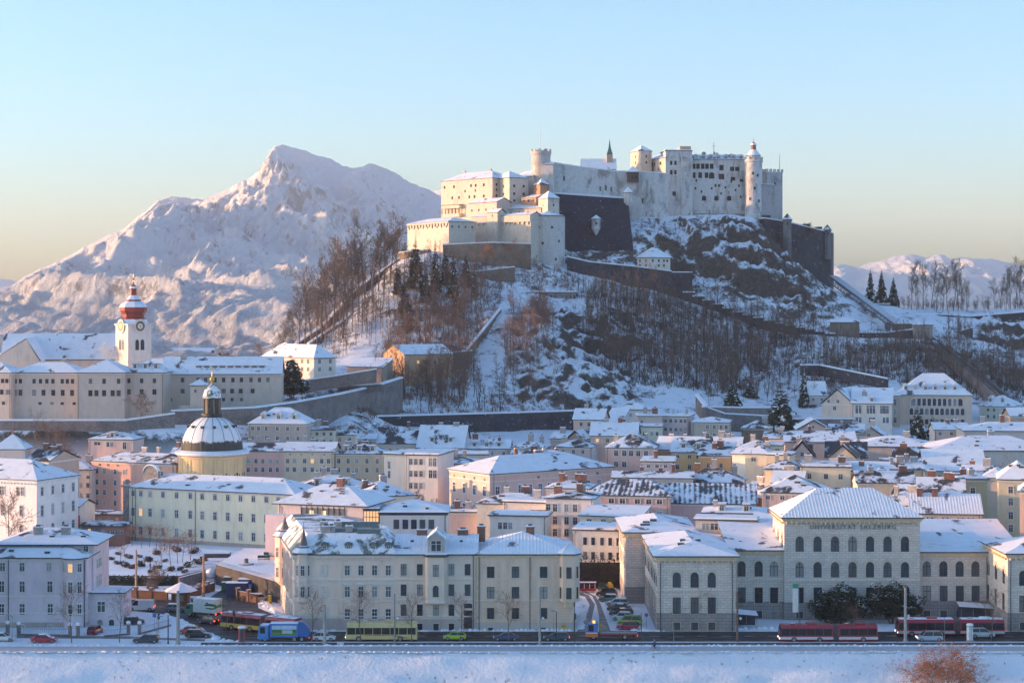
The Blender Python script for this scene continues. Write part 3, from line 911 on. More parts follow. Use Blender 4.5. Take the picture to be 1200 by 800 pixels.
BP = [(-.08, -.08), (Lc, -.08), (Lc, 16), (2, 38), (-7.9, 37)]
mb.prism(BP, -.3, 2.099, plaster((0.44, 0.38, 0.36)))
mb.build('wall', root)
mb = MB()
for z, o_ in ((2.4, .06), (5.05, .12), (5.5, .08), (8.7, .1), (9.0, .14), (Ec - .9, .14), (Ec - .45, .3)):
    P_ = [(-o_ * 1.2, -o_), (Lc, -o_), (Lc, 16), (2, 38), (-7.8 - o_ * 1.2, 37)]
    mb.prism(P_, z, z + .24, M_TRIM, M_CAP)
mb.build('stucco_band', root)
c1 = B(); c1.root = root; c1.L = Lc; c1.D = 16; c1.E = Ec
def cpx(px): return wx(px, 332) - A0[0]
for py, hh in ((668, 1.85), (693, 1.95), (719, 1.9)):
    z = wz(py, 332) - hh / 2
    for px in (407, 423, 439, 455):
        o = link('window', win_mesh('case', M_TRIM, M_WHITE, M_GLASS), root, (cpx(px), 0, z), 0, (.95, 1, hh)); s_ = link('sill', sill_mesh(), o); s_.scale = (1.4, 1, 1 / hh)
        if py == 693:
            mb = MB(); mb.prism([(-.8, -.3), (.8, -.3), (.8, 0), (-.8, 0)], 0, .16, M_TRIM, M_CAP); mb.add([(-.65, -.14, .161), (.65, -.14, .161), (0, -.14, .52)], [(0, 1, 2)], M_TRIM)
            pd = mb.build('pediment', o); pd.location = (0, 0, 1.16); pd.scale = (1 / .95, 1, 1 / hh)
    o = link('window', win_mesh('blind', M_TRIM, M_SASH, M_GLASS), root, (cpx(380), 0, z), 0, (.95, 1, hh))
mb = MB()
for x in (cpx(365.5), cpx(400)): mb.box(x - .12, x + .12, -.09, 0, 2.1, Ec - .5, CW)
mb.build('pilaster', root)
zz = [(wz(668, 332) - .95, 1.9, 1.0), (wz(693, 332) - .95, 1.95, 1.0), (wz(719, 332) - .95, 1.9, 1.0)]
edge_windows(root, (-7.8, 37), (0, 0), zz, 8, 'case', ins=3.2)
mb = MB()
for k in range(5):                                                        # projecting bays on the sunny side
    s = .1 + .2 * k; x, y = -7.8 * s - .25, 37 * s
    mb.prism([(x - .5, y + 3), (x - .3, y), (x + .4, y), (x + .2, y + 3)], 5.3, Ec - 1.1, CW, M_CAP)
mb.build('oriel', root)
rf = polyroof(root, FP, Ec, 2.6, 3.5, roofsnow('roof_snow_cluttered', (0.16, 0.19, 0.19), 0.44, 0.50), ov=.3)
for px, in ((380,), (408,), (437,), (455,)): dormer(rf, cpx(px), .55, Ec + .55, 1.25, 1.15, 3.2, CW if 0 else flat('green_tin', (0.16, 0.20, 0.19), .6), 'round')
rr = random.Random(4)
for k in range(9):
    x = rr.uniform(3.5, Lc - 3); y = rr.uniform(4, 11); chimney(rf, x, y, Ec + 3.3, rr.choice((.8, 1.2, 1.6)), .8, rr.choice((.9, 1.3, 1.6)), False)
mb = MB(); gt = flat('green_tin', (0.16, 0.20, 0.19), .6)
mb.box(5, 13.6, 5.2, 5.6, Ec + 3.4, Ec + 4.3, gt, M_CAP); mb.box(6.5, 14.5, 9, 9.5, Ec + 3.4, Ec + 5.0, gt, M_CAP); mb.box(11.2, 15.4, 2.9, 3.3, Ec + 2.7, Ec + 4.4, gt, M_CAP); mb.build('roof_terrace', rf)
for (x, y, r_, zt, zb) in ((1.55, 1.1, 1.75, 618, 5.2), (-4.9, 25.5, 2.0, 605, 5.2)):
    Yt = 332 + y; mb = MB(); n = 8; a0 = math.pi / 8
    mb.lathe([(.3, zb - 1.4), (r_, zb), (r_, Ec + .3)], CW, n, x, y, a0=a0)
    mb.lathe([(r_ + .12, 8.7), (r_ + .16, 8.75), (r_ + .16, 9.0), (r_ + .02, 9.05)], M_TRIM, n, x, y, a0=a0)
    tw = mb.build('turret', root)
    mb = MB(); zt_ = wz(zt, Yt); sl_ = flat('turret_slate', (0.17, 0.15, 0.145), .7)
    mb.lathe([(r_ + .45, Ec + .25), (r_ + .5, Ec + .45), (r_ * .8, Ec + 1.25), (r_ * .55, Ec + 1.5), (r_ * .42, Ec + 1.6), (.06, zt_)], sl_, n, x, y, mats=[sl_, M_CAP, sl_, M_CAP, sl_], a0=a0)
    mb.tube((x, y, zt_ - .2), (x, y, zt_ + 1.0), .05, .03, M_DARK); mb.lathe([(.02, zt_ + .3), (.14, zt_ + .45), (.02, zt_ + .6)], M_GOLD, 8, x, y)
    mb.build('spire', tw)
    for z, hh, w_ in zz[:2]:
        for k in range(5):
            an = -math.pi * (.12 + .19 * k) - .0
            an = math.pi / 8 * (2 * round((an - 0) / (math.pi / 4)))
        for an in (-math.pi / 2, -math.pi * .75, -math.pi / 4, math.pi):
            ca = r_ * math.cos(math.pi / 8)
            link('window', win_mesh('case', M_TRIM, M_WHITE, M_GLASS), tw, (x + ca * math.cos(an), y + ca * math.sin(an), z), an + math.pi / 2, (.72, 1, hh))
mb = MB(); mb.tube((Lc - 3, 8, Ec + 3), (Lc - 3, 8, Ec + 5), .04, .03, M_METAL); mb.lathe([(.05, 0), (.5, .25)], M_METAL, 10, Lc - 3.1, 7.9)
mb.build('roof_aerial', rf)

RW3 = [(667, 2.05, 1.05, [473, 492, 529, 548], 'dark'), (691, 2.1, 1.05, [473, 492, 529, 548], 'dark'), (714.5, 2.1, 1.05, [473, 492, 511, 529], 'dark'), (734.5, 1.4, 1.0, [492, 511, 529], 'dark')]
h = house('town_house', 'beige row house with a central bay window under a gabled dormer', 'town house', (463, 332), (557.5, 332), 650, 17, 'gx', 5, 0, plaster((0.62, 0.55, 0.49)), RW3, ry=626, snow=M_SEAM, bandz=[2.4, 5.3, 9.1], style='dark', sills=True, sash=M_DARK, base=(2.0, plaster((0.40, 0.36, 0.35))))
x = h.px2x(511); mb = MB(); mb.prism([(x - 2, -.02), (x - 1.5, -1.3), (x + 1.5, -1.3), (x + 2, -.02)], 5.2, h.E - .2, h.wall); mb.prism([(x - 1.0, -.02), (x - .7, -.6), (x + .7, -.6), (x + 1.0, -.02)], 4.7, 5.2, M_TRIM)
mb.prism([(x - 2.4, -.0), (x - 1.8, -1.6), (x + 1.8, -1.6), (x + 2.4, -.0)], h.E - .2, h.E + .25, M_EDGE, M_CAP); mb.prism([(x - 2.2, -.02), (x - 1.65, -1.45), (x + 1.65, -1.45), (x + 2.2, -.02)], 5.0, 5.3, M_TRIM, M_CAP)
by = mb.build('bay_window', h.root)
for py, st in ((667, 'dark'), (691, 'arch')): link('window', win_mesh(st, M_TRIM, M_DARK, M_GLASS), by, (x, -1.3, wz(py, 332) - 1.05), 0, (1.05, 1, 2.1))
dm = dormer(h.roof, x, .2, h.E + .25, 3.1, 2.6, 5, flat('dormer_stucco', (0.50, 0.45, 0.42), .9), 'gable')
part_box(h, 'door', h.px2x(548.5) - .75, h.px2x(548.5) + .75, -.08, .0, .3, 3.6, M_DARK); link('window', win_mesh('arch', M_TRIM, M_DARK, M_GLASS), h.root, (h.px2x(548.5), 0, 4.0), 0, (1.5, 1, .9))
for px in (492, 541): chimney(h.roof, h.px2x(px), 8.2, h.E + h.rh * .95, 1.1, .8, 1.9, True)
for px in (482, 540):
    mb = MB(); mb.box(-.3, .3, -.3, .4, 0, .35, M_DARK, M_CAP); mb.build('skylight', h.roof, (h.px2x(px), 3.2, h.E + 2.0))
part_box(h, 'party_wall', h.L - .25, h.L - .005, -.02, 17, 0, h.E - .4, h.wall)

RW4 = [(670, 2.05, 1.35, [575, 604, 637], 'dark'), (694, 2.1, 1.35, [575, 604, 637], 'dark'), (718, 2.0, 1.3, [575, 604, 637], 'dark'), (737, .7, .9, [575, 637], 'dark')]
W4 = plaster((0.60, 0.50, 0.42))
h = house('town_house', 'ochre house at the street mouth with a corner bay and striped ground floor', 'town house', (558, 332), (671, 332), 650, 18, 'hip', 5, 0, W4, RW4, ry=622, snow=M_SEAM, style='dark', sills=True, trim=M_OCHRE, sash=M_DARK, base=(1.4, plaster((0.42, 0.40, 0.39))), side=(0, 4), wout=5.2)
mb = MB()
for k in range(7): mb.box(-.0, h.L + .12, -.12, h.D, 1.6 + k * .5, 1.95 + k * .5, W4)
mb.box(0, h.L + .14, -.16, h.D, 5.15, 5.4, M_OCHRE, M_CAP)
for px in (560, 584, 594, 622, 650): mb.box(h.px2x(px) - .22, h.px2x(px) + .22, -.06, 0, 5.4, h.E - .5, M_OCHRE)
mb.build('rustication', h.root)
cornice(h, M_OCHRE, .5, .3)
xc = h.L - .6; mb = MB(); bp = [(xc - 1.9, .3), (xc - 1.2, -.9), (xc + .9, -.9), (xc + 1.9, .5), (xc + 1.9, 2.4), (xc, 2.4)]
mb.prism(bp, 5.2, h.E + .1, W4); mb.prism([(p[0] * .6 + xc * .4, p[1] * .6) for p in bp], 4.2, 5.2, M_OCHRE)
by = mb.build('corner_bay', h.root)
polyroof(by, bp, h.E + .1, 1.3, 1.7, M_SNOW, .35, 'roof')
for py in (670, 694):
    z = wz(py, 332) - 1.02
    link('window', win_mesh('dark', M_OCHRE, M_DARK, M_GLASS), by, (xc - .1, -.9, z), 0, (.95, 1, 2.05)); link('window', win_mesh('dark', M_OCHRE, M_DARK, M_GLASS), by, (xc - 1.55, -.3, z), -R(60), (.5, 1, 2.05)); link('window', win_mesh('dark', M_OCHRE, M_DARK, M_GLASS), by, (xc + 1.4, -.2, z), R(54), (.6, 1, 2.05))
downpipe(h, h.px2x(621)); 
for px, y in ((622, 8.5), (563, 9)): chimney(h.roof, h.px2x(px), y, h.E + h.rh * .92, 1.2, .9, 1.5, True)
mb = MB(); mb.box(-.35, .35, -.12, 0, 0, .75, flat('yellow_post_box', (0.75, 0.5, 0.02), .5)); mb.box(-.2, .2, -.15, -.12, .45, .55, M_DARK)
tag(mb.build('post_box', None, (wx(660.5, 331.7), 331.85, wz(736, 332))), 'yellow post box on the wall of the ochre street-mouth house', 'post box')

# lilac villa
WV = plaster((0.51, 0.475, 0.57))
RV = [(664, 1.6, 1.0, [3, 26, 57.5], 'case'), (687, 2.1, 1.0, [2, 26, 58.5], 'case'), (713.5, 2.1, 1.0, [2, 26, 59], 'case'), (734.5, 1.0, .9, [26, 59], 'arch')]
h = house('villa', 'lilac villa with two stacked hipped snow roofs and a round corner bay', 'villa', (-30, 335), (101, 335), 654, 9, 'hip', 2.6, 0, WV, RV, ry=639, style='case', sills=True, bandz=[2.5, 5.6], chim=0, sash=M_WHITE)
vb = part_box(h, 'rear_block', 2.8, h.L + .3, 4.5, 17.5, -.3, wz(637, 341), WV)
r2 = make_roof(h.root, h.L + .3 - 2.8, 13, wz(637, 341), 'hip', 2.3, M_SNOWP if 0 else M_SNOW, 1.0); r2.location = (2.8, 4.5, 0)
for x, y in ((6.8, 3.6), (12, 3.6)): chimney(r2, x, y, wz(637, 341) + 1.2, 1.5, 1.0, 1.6)
for x in (9.7, 15.5):
    mb = MB(); mb.box(-.4, .4, -.4, .4, 0, .3, M_DARK, M_CAP); mb.build('skylight', r2, (x, 2.5, wz(637, 341) + 1.2))
for k, y in enumerate((7.5, 9, 10.5)):
    for z, hh in ((6.2, 2.1), (9.7, 1.7)): link('window', win_mesh('case', M_TRIM, M_WHITE, M_GLASS), h.root, (h.L + .3, y, z), R(90), (.95, 1, hh))
for px in (12, 94): link('window', win_mesh('case', M_TRIM, M_WHITE, M_GLASS), h.root, (h.px2x(px), 4.5, wz(643.5, 339) - .5), 0, (.9, 1, 1.1))
mb = MB(); xb = h.px2x(86.5); mb.lathe([(1.9, -.3), (1.9, h.E)], WV, 20, xb, .35); mb.lathe([(2.02, 2.5), (2.02, 2.72), (1.9, 2.75)], M_TRIM, 20, xb, .35); mb.lathe([(2.3, h.E), (2.3, h.E + .2), (.3, h.E + 1.2), (0, h.E + 1.3)], M_EDGE, 20, xb, .35, mats=[M_EDGE, M_CAP, M_CAP])
tb = mb.build('round_bay', h.root)
for z, hh in ((wz(664, 335) - .8, 1.6), (wz(687, 335) - 1, 2.1), (wz(713.5, 335) - 1, 2.1)):
    for an in (-150, -98, -48):
        g_ = win_mesh('case', M_TRIM, M_WHITE, M_WARM if (hh == 1.6 and an == -98) else M_GLASS)
        link('window', g_, tb, (xb + 1.9 * math.cos(R(an)), .35 + 1.9 * math.sin(R(an)), z), R(an + 90), (.85, 1, hh))
part_box(h, 'annex', h.L - .2, h.L + 6.4, 2, 9, -.3, wz(694, 338), WV)
mb = MB(); mb.box(h.L - .1, h.L + 6.8, 1.6, 9.4, wz(694, 338), wz(694, 338) + .2, M_EDGE, M_CAP); mb.build('roof', h.root)
link('window', win_mesh('case', M_TRIM, M_WHITE, M_GLASS), h.root, (h.px2x(114.5) + .2, 2, wz(709.5, 338) - 1), 0, (1.5, 1, 2.0))
for px in (114.5, 128): link('window', win_mesh('arch', M_TRIM, M_DARK, M_GLASS), h.root, (h.px2x(px), 2, wz(728, 338) - .6), 0, (.95, 1, 1.2))
for x in (.4, h.L - .3): downpipe(h, x)
downpipe(h, h.px2x(10))
# unseen house added outside the view on the sunrise side, to shade the street
h = house('town_house', 'tall grey house beside the lilac villa, beyond the edge of the view', 'town house', (-420, 318), (-75, 322), 618, 18, 'hip', 5, 0, (0.5, 0.48, 0.46), [(600, 2, 1, 10), (640, 2, 1, 10), (680, 2, 1, 10)], side=(0, 3))

# ------------------------------------------------------------------ old town behind
PINK, CREAM, WHITEW, LILAC, PALEG, OLIVE, GREYW = (0.60, 0.42, 0.38), (0.66, 0.60, 0.48), (0.66, 0.65, 0.64), (0.54, 0.43, 0.46), (0.56, 0.60, 0.55), (0.50, 0.45, 0.33), (0.50, 0.50, 0.53)
YELLOW, PEACH, BEIGE, GREYL = (0.68, 0.50, 0.24), (0.66, 0.47, 0.37), (0.58, 0.52, 0.46), (0.42, 0.41, 0.42)
def T(label, *a, **k): return house(k.pop('name', 'town_house'), label, k.pop('cat', 'town house'), *a, **k)
# left
cc = [156, 165, 176, 191, 207, 223, 237, 252, 267, 282, 297, 312, 326]
h = T('long cream hospital wing with three rows of windows before the yellow dome', (150, 460), (345, 441), 571, 15, 'hip', 3, 0, (0.70, 0.65, 0.50),
      [(581, 1.9, 1.0, cc), (604, 2.0, 1.0, cc), (626, 2.0, 1.0, cc)], ry=557, snow=M_SNOW, name='hospital_wing', cat='hospital', sash=M_WHITE, sills=True, brick=False, side=(0, 4))
for px in (159, 229): downpipe(h, h.px2x(px))
mb = MB(); sg = stone('grey_pier', (0.28, 0.26, 0.25)); mb.box(-1.2, .3, -.35, 1.6, 0, h.E + .1, sg); mb.box(-1.7, .5, -.6, 1.8, h.E + .1, h.E + .6, sg, M_CAP)
mb.lathe([(.0, h.E + .6), (.7, h.E + .9), (.8, h.E + 1.4), (.5, h.E + 1.9), (0, h.E + 2.1)], sg, 10, -.6, .6)
mb.build('corner_pier', h.root)
mb = MB(); n = 12; xx = h.px2x(163); pts = [(xx - 2.4, h.E + .1)] + [(xx - 2.3 * math.cos(math.pi * k / n), h.E + 3.0 + 2.3 * math.sin(math.pi * k / n)) for k in range(n + 1)] + [(xx + 2.4, h.E + .1)]
for y, fl in ((5.0, False),): mb.add([(p[0], y, p[1]) for p in pts] + [(p[0], y + .8, p[1]) for p in pts], [tuple(range(len(pts)))] + [(i, i + len(pts), i + 1 + len(pts), i + 1) for i in range(len(pts) - 1)], sg)
gp_ = mb.build('gable_pediment', h.root)
mb = MB()
for i in range(1, n): 
    p, q = pts[i + 0], pts[i + 1]; mb.add([(p[0], 4.8, p[1]), (q[0], 4.8, q[1]), (q[0], 6, q[1] + .01), (p[0], 6, p[1] + .01), (p[0], 4.8, p[1] + .3), (q[0], 4.8, q[1] + .3), (q[0], 6, q[1] + .3), (p[0], 6, p[1] + .3)], [(0, 1, 5, 4), (4, 5, 6, 7)], M_CAP)
mb.build('snow_cap', gp_)
# domed church
cx, cy = wx(248.5, 505), 505.0
root = thing('domed_church', 'yellow domed church with snow-streaked dark ribs and a gilded lantern top', 'church', (cx, cy, 0))
r0 = 39 * 505 / F; zc = wz(534, 500); zb = wz(528, 500)
YW = plaster((0.60, 0.48, 0.26)); DK = flat('dome_lead', (0.055, 0.06, 0.062), .55, .2, .4)
mb = MB(); mb.lathe([(r0, 0), (r0, zc - .6), (r0 + .25, zc - .5), (r0 + .25, zc - .1), (r0, zc)], YW, 48)
for k in range(16):
    a = 2 * math.pi * (k + .5) / 16
    for s in (-1, 1):
        b_ = a + s * .07; mb.box(0, 0, 0, 0, 0, 0, YW) if 0 else None
    u = Vector((math.cos(a), math.sin(a), 0)); v = Vector((-u.y, u.x, 0)); p = u * (r0 + .12)
    for s0 in (-.75, .35):
        q = [p + v * s0, p + v * (s0 + .4)]
        mb.add([(q[0].x, q[0].y, wz(561, 500)), (q[1].x, q[1].y, wz(561, 500)), (q[1].x, q[1].y, zc - .8), (q[0].x, q[0].y, zc - .8)], [(0, 1, 2, 3)], plaster((0.72, 0.55, 0.28)))
mb.build('drum', root)
for k in range(8):
    a = -math.pi / 2 + (k - 3.5) * math.pi / 8 + math.pi / 16 * 0
    link('window', win_mesh('arch', plaster((0.72, 0.55, 0.28)), M_DARK, M_GLASS), root, ((r0 - .02) * math.cos(a), (r0 - .02) * math.sin(a), wz(562, 500)), a + math.pi / 2, (2.4, 1, 2.0))
mb = MB(); mb.lathe([(r0 + .3, zc), (r0 + 1.0, zc + .3), (r0 + 1.05, zc + .55), (r0 + .9, zc + .9), (r0 * .95, zb + .1)], M_TRIM, 48, mats=[M_TRIM, M_TRIM, M_CAP, M_CAP]); mb.build('cornice', root)
zt = wz(487, 505); rd = 35.5 * 505 / F
m, t, b = newmat('dome_snow'); c = N(t, 'ShaderNodeTexCoord').outputs['Object']; s = N(t, 'ShaderNodeSeparateXYZ'); t.links.new(c, s.inputs[0])
f = math_(t, 'MULTIPLY_ADD', noise(t, c, .9, 6, .7), 3.6, math_(t, 'SUBTRACT', s.outputs[2], zb + 2.0)); mk = ramp(t, math_(t, 'MULTIPLY', f, .25), [(.55, 0.0), (.62, 1.0)])
t.links.new(mixc(t, mk, (0.05, 0.055, 0.055), (0.80, 0.81, 0.84)), b.inputs['Base Color']); b.inputs['Roughness'].default_value = .7; bump(t, b, mk, .4, .15)
mb = MB(); pr = [(rd * math.cos(u * math.pi / 2 * .94) ** .92, zb + (zt - zb) * math.sin(u * math.pi / 2 * .94) / math.sin(math.pi / 2 * .94)) for u in np.linspace(0, 1, 13)]
mb.lathe(pr, m, 48); dome = mb.build('dome', root, smooth=True)
for k in range(16):
    a = 2 * math.pi * (k + .5) / 16; mb = MB()
    for i in range(len(pr) - 1):
        p, q = pr[i], pr[i + 1]; mb.tube((p[0] * math.cos(a), p[0] * math.sin(a), p[1] + .02), (q[0] * math.cos(a), q[0] * math.sin(a), q[1] + .02), .075, .06, DK, 5, False)
    mb.build('rib', dome)
for k in range(8):
    a = -math.pi / 2 + (k - 3.5) * math.pi / 6; p = pr[6]; mb = MB(); mb.box(-.35, .35, -.5, .6, 0, .7, DK, M_CAP); mb.build('dormer', dome, (p[0] * math.cos(a), p[0] * math.sin(a), p[1] - .1), a + math.pi / 2)
z1, z2 = wz(466, 505), wz(450, 505); mb = MB()
mb.lathe([(pr[-1][0] + 1.4, zt - .5), (2.9, zt + .2), (2.9, zt + .6), (2.1, zt + .8), (2.1, z1 - .4), (2.6, z1 - .2), (2.6, z1)], DK, 16)
for k in range(8):
    a = math.pi / 8 + k * math.pi / 4; mb.tube((2.2 * math.cos(a), 2.2 * math.sin(a), zt + .6), (2.2 * math.cos(a), 2.2 * math.sin(a), z1 - .2), .28, .28, flat('lantern_wood', (0.20, 0.14, 0.10), .8), 6)
lan = mb.build('lantern', root)
cg = roofsnow('copper_snow', (0.10, 0.20, 0.17), .42, .5, scale=.8)
mb = MB(); mb.lathe([(2.6, z1), (2.5, z1 + .8), (2.0, z1 + 2.2), (1.2, z1 + 3.1), (.4, z2 - .1), (.2, z2 + .3)], cg, 16); mb.build('cupola', lan, smooth=True)
mb = MB(); mb.lathe([(.15, z2), (.35, z2 + .5), (.75, z2 + 1.2), (.5, z2 + 1.8), (.12, z2 + 2.1), (.1, z2 + 3.4)], M_GOLD, 10); mb.tube((0, 0, z2 + 3), (0, 0, z2 + 5.0), .1, .08, M_GOLD); mb.tube((-.6, 0, z2 + 4.2), (.6, 0, z2 + 4.2), .08, .08, M_GOLD); mb.build('finial', lan)

T('salmon pink house front with oval attic windows left of the yellow dome', (107.5, 518), (206, 505), 540, 12, 'hip', 3, 0, (0.58, 0.36, 0.31), [(553.5, 1.5, 1.0, [114, 122.5, 135, 146, 175, 182.5, 190]), (566.5, 1.5, 1.0, [114, 122.5, 135, 146]), (578.5, 1.5, 1.0, [114, 122.5, 135, 146]), (590.5, 1.5, 1.0, [114, 122.5, 135, 146]), (546, .6, .9, [117, 127, 138, 176, 188], 'plain')], ry=530, chim=2, snow=M_SNOWP)
T('pale pink villa above the salmon house against the dark wall', (104, 534), (156, 532), 515, 9, 'hip', 2, 0, (0.64, 0.48, 0.45), [(519.5, 1.0, 2.0, [114], 'plain'), (520.5, 1.4, .9, [126.5, 131], 'case'), (522, 2.0, 1.1, [146], 'case')], ry=506, dorm=1, name='villa', cat='villa')
T('narrow sage green house peeping between salmon house and yellow dome', (196, 515), (212, 514), 540, 10, 'gx', 3, 0, (0.45, 0.46, 0.36), [(548, 1.6, 1.0, [203])], chim=1)
T('grey white house with four window columns beside the salmon house', (57, 516), (107, 514), 550, 11, 'hip', 3, 0, (0.56, 0.56, 0.58), [(558.5, .9, .9, [73, 81, 91, 103], 'plain'), (568, 1.3, .95, [64, 73, 81, 91, 103]), (580, 1.3, .95, [64, 73, 81, 91, 103]), (590, 1.3, .9, [64, 73, 91, 103])], ry=540, chim=3, snow=M_SNOWP)
h = T('white palace corner with paired windows at the left margin', (-70, 452), (43, 440), 558, 16, 'hip', 4, 0, (0.64, 0.64, 0.66), [(573.5, 2.1, .95, [0, 4, 21.5, 26.5]), (596, 2.6, 1.0, [3, 25]), (617, 2.0, 1.0, [25], 'arch')], ry=537, sills=True, side=(0, 4)); cornice(h, M_WHITE, .6, .4, 1.0)
h = T('turret house with a pyramid snow roof and orange ball finial', (-8, 500), (29, 500), 527, 7.5, 'pyr', 4, 0, (0.50, 0.47, 0.46), [(540, 1.5, .9, 2)], ry=508)
mb = MB(); zf = h.E + .2 + (wz(508, 503) - h.E); mb.lathe([(.05, zf - .4), (.35, zf), (.1, zf + .5), (.02, zf + 1.2)], flat('copper_finial', (0.5, 0.2, 0.08), .4, .6), 8, h.L / 2, h.D / 2); mb.build('finial', h.root)
T('brown stained house with tall chimneys behind the white palace corner', (28, 500), (57, 497), 540, 14, 'gx', 3, 0, (0.44, 0.37, 0.32), [(560, 1.5, .9, [52], 'plain'), (575, 1.5, .9, [52], 'plain'), (588, 1.5, .9, [52], 'plain')], ry=527, chim=4, snow=M_SNOWP, brick=True)
h = T('small white gabled shed house above the red G billboard', (62, 462), (93, 460), 593, 8, 'gx', 2, 0, (0.52, 0.55, 0.55), [(601, 1.0, 1.6, [80], 'plain')], ry=584, name='shed_house', cat='shed')
mb = MB(); rd_ = flat('billboard_red', (0.55, 0.03, 0.04), .5); mb.box(-3.0, 3.0, -.12, .12, 0, 3.0, rd_); bb = mb.build('billboard', None, (wx(79.5, 455), 455, wz(618, 455)))
mb = MB(); mb.box(-2.9, -2.7, .0, .1, -6, 0, M_METAL); mb.box(2.7, 2.9, .0, .1, -6, 0, M_METAL); mb.build('post', bb)
tag(bb, 'red billboard with a white letter G below the shed house', 'billboard')
lettering('G', 3.6, M_WHITE, bb, (1.1, -.16, .25))
mb = MB()
for k in range(5):
    for j in range(2): mb.tube((k * 1.1, j * 1.5, 0), (k * 1.1, j * 1.5, 9.5), .05, .05, M_METAL, 5)
for z in (2, 4, 6, 8, 9.4): mb.box(-.1, 4.5, -.1, 1.6, z, z + .08, M_DARK)
tag(mb.build('scaffold', None, (wx(46, 458), 458, 0)), 'dark scaffold tower beside the small shed house', 'scaffold')
for i, (x0, x1, py, Y, col, lab) in enumerate(((92, 142, 603, 482, (0.20, 0.13, 0.12), 'long dark arcade shed below the salmon house'), (96, 125, 616, 455, (0.16, 0.14, 0.15), 'dark snowy hut right of the red billboard'), (118, 146, 617, 448, (0.24, 0.12, 0.10), 'low red brown shed beside the hospital wing'))):
    T(lab, (x0, Y), (x1, Y), py, 7, 'flat', .3, 0, col, [(py + 6, 1.2, .8, 5, 'plain')], snow=M_SNOWP, name='shed', cat='shed')
# centre left
T('grey hipped house with three mansard dormers below the curved wall', (291, 548), (359, 546), 497, 13, 'hip', 4, 0, (0.36, 0.35, 0.36), [(502, 1.2, .9, [296, 303, 312, 325, 337, 349]), (513, 1.2, .9, [296, 303, 312, 325, 337, 349])], ry=477, dorm=3, dkind='gable')
T('small pale green house right of the grey mansard house', (359, 552), (392, 552), 504, 10, 'gx', 1.5, 0, (0.55, 0.56, 0.46), [(508, 1.1, .9, 4), (517, 1.1, .9, 4)], ry=499, chim=2)
T('short pale pink house before the foot of the forest wall', (392, 556), (416, 556), 510, 10, 'gx', 1.5, 0, (0.60, 0.50, 0.48), [(515, 1.1, .9, 2)], ry=503, chim=2)
T('rose pink row house with small windows behind the hospital roof', (272, 531), (333, 530), 529, 11, 'gx', 2.5, 0, (0.56, 0.38, 0.37), [(540, 1.3, .95, [283, 291, 300, 308, 317, 325]), (550, 1.3, .95, [283, 291, 300, 308, 317, 325])], ry=519, chim=3)
T('pale ochre row house with round attic openings next to the rose house', (333, 530), (391, 529), 529, 11, 'gx', 2.5, 0, (0.60, 0.53, 0.40), [(540, 1.3, .95, [337, 345, 357, 366, 377, 385]), (550, 1.3, .95, [337, 345, 357, 366, 377, 385]), (532, .5, .5, [340, 353, 366, 380], 'plain')], ry=518, chim=3)
T('olive row house with three flat dormers on its roof', (391, 530), (449, 529), 532, 13, 'hip', 3, 0, (0.47, 0.43, 0.31), [(540, 1.4, 1.0, [397, 408, 418, 430, 442]), (550.5, 1.4, 1.0, [397, 408, 418, 430, 442])], ry=519, chim=2, dorm=3)
T('beige house with five roof lights and stout chimneys', (441, 576), (489, 575), 520, 13, 'gx', 5, 0, (0.52, 0.46, 0.40), [(528, 1.3, 1.0, [457, 466])], ry=501, chim=3, dorm=0)
T('steep roofed grey blue house with two wide dormers', (489, 572), (543, 570), 525, 15, 'gx', 6, 0, (0.42, 0.44, 0.50), [(533, 1.4, 1.0, [501, 510, 519, 528])], ry=499, chim=2, dorm=2)
T('low house with three boxy attic windows under the wooded slope', (543, 571), (597, 570), 526, 10, 'gx', 2.2, 0, (0.50, 0.48, 0.48), [(531, 1.0, .9, 4)], ry=515, chim=3, dorm=3)
h = T('tall white flat roofed block with two loggias', (475, 492), (513, 490), 533, 17, 'flat', .4, 0, (0.64, 0.62, 0.59), [(541, 1.6, 1.0, [481.5, 487.5, 493.5]), (555, 1.6, 1.0, [481.5, 487.5, 493.5]), (569, 1.6, 1.0, [481.5, 487.5, 493.5]), (541, 2.2, 1.0, [504.5, 509.5], 'arch'), (555, 2.2, 1.0, [504.5, 509.5], 'plain')], name='apartment_block', cat='apartment block')
T('set back white stair wing of the tall flat roofed block', (450, 503), (475.5, 500), 532, 12, 'flat', .4, 0, (0.62, 0.60, 0.56), [(545, 2.0, .8, [456], 'plain'), (556, 2.0, .8, [456], 'plain')])
T('pale house with three boxy chimneys right of the tall white block', (512, 510), (553, 508), 543, 12, 'hip', 3, 0, (0.56, 0.54, 0.50), [(551, 1.5, .9, [515, 523, 536]), (563, 1.5, .9, [515, 523, 536])], ry=534, chim=3)
T('flat beige annex in front of the attic box house', (536, 535), (571, 535), 533, 10, 'flat', .3, 0, (0.58, 0.53, 0.48), [(539, 1.1, .9, [553], 'plain')])
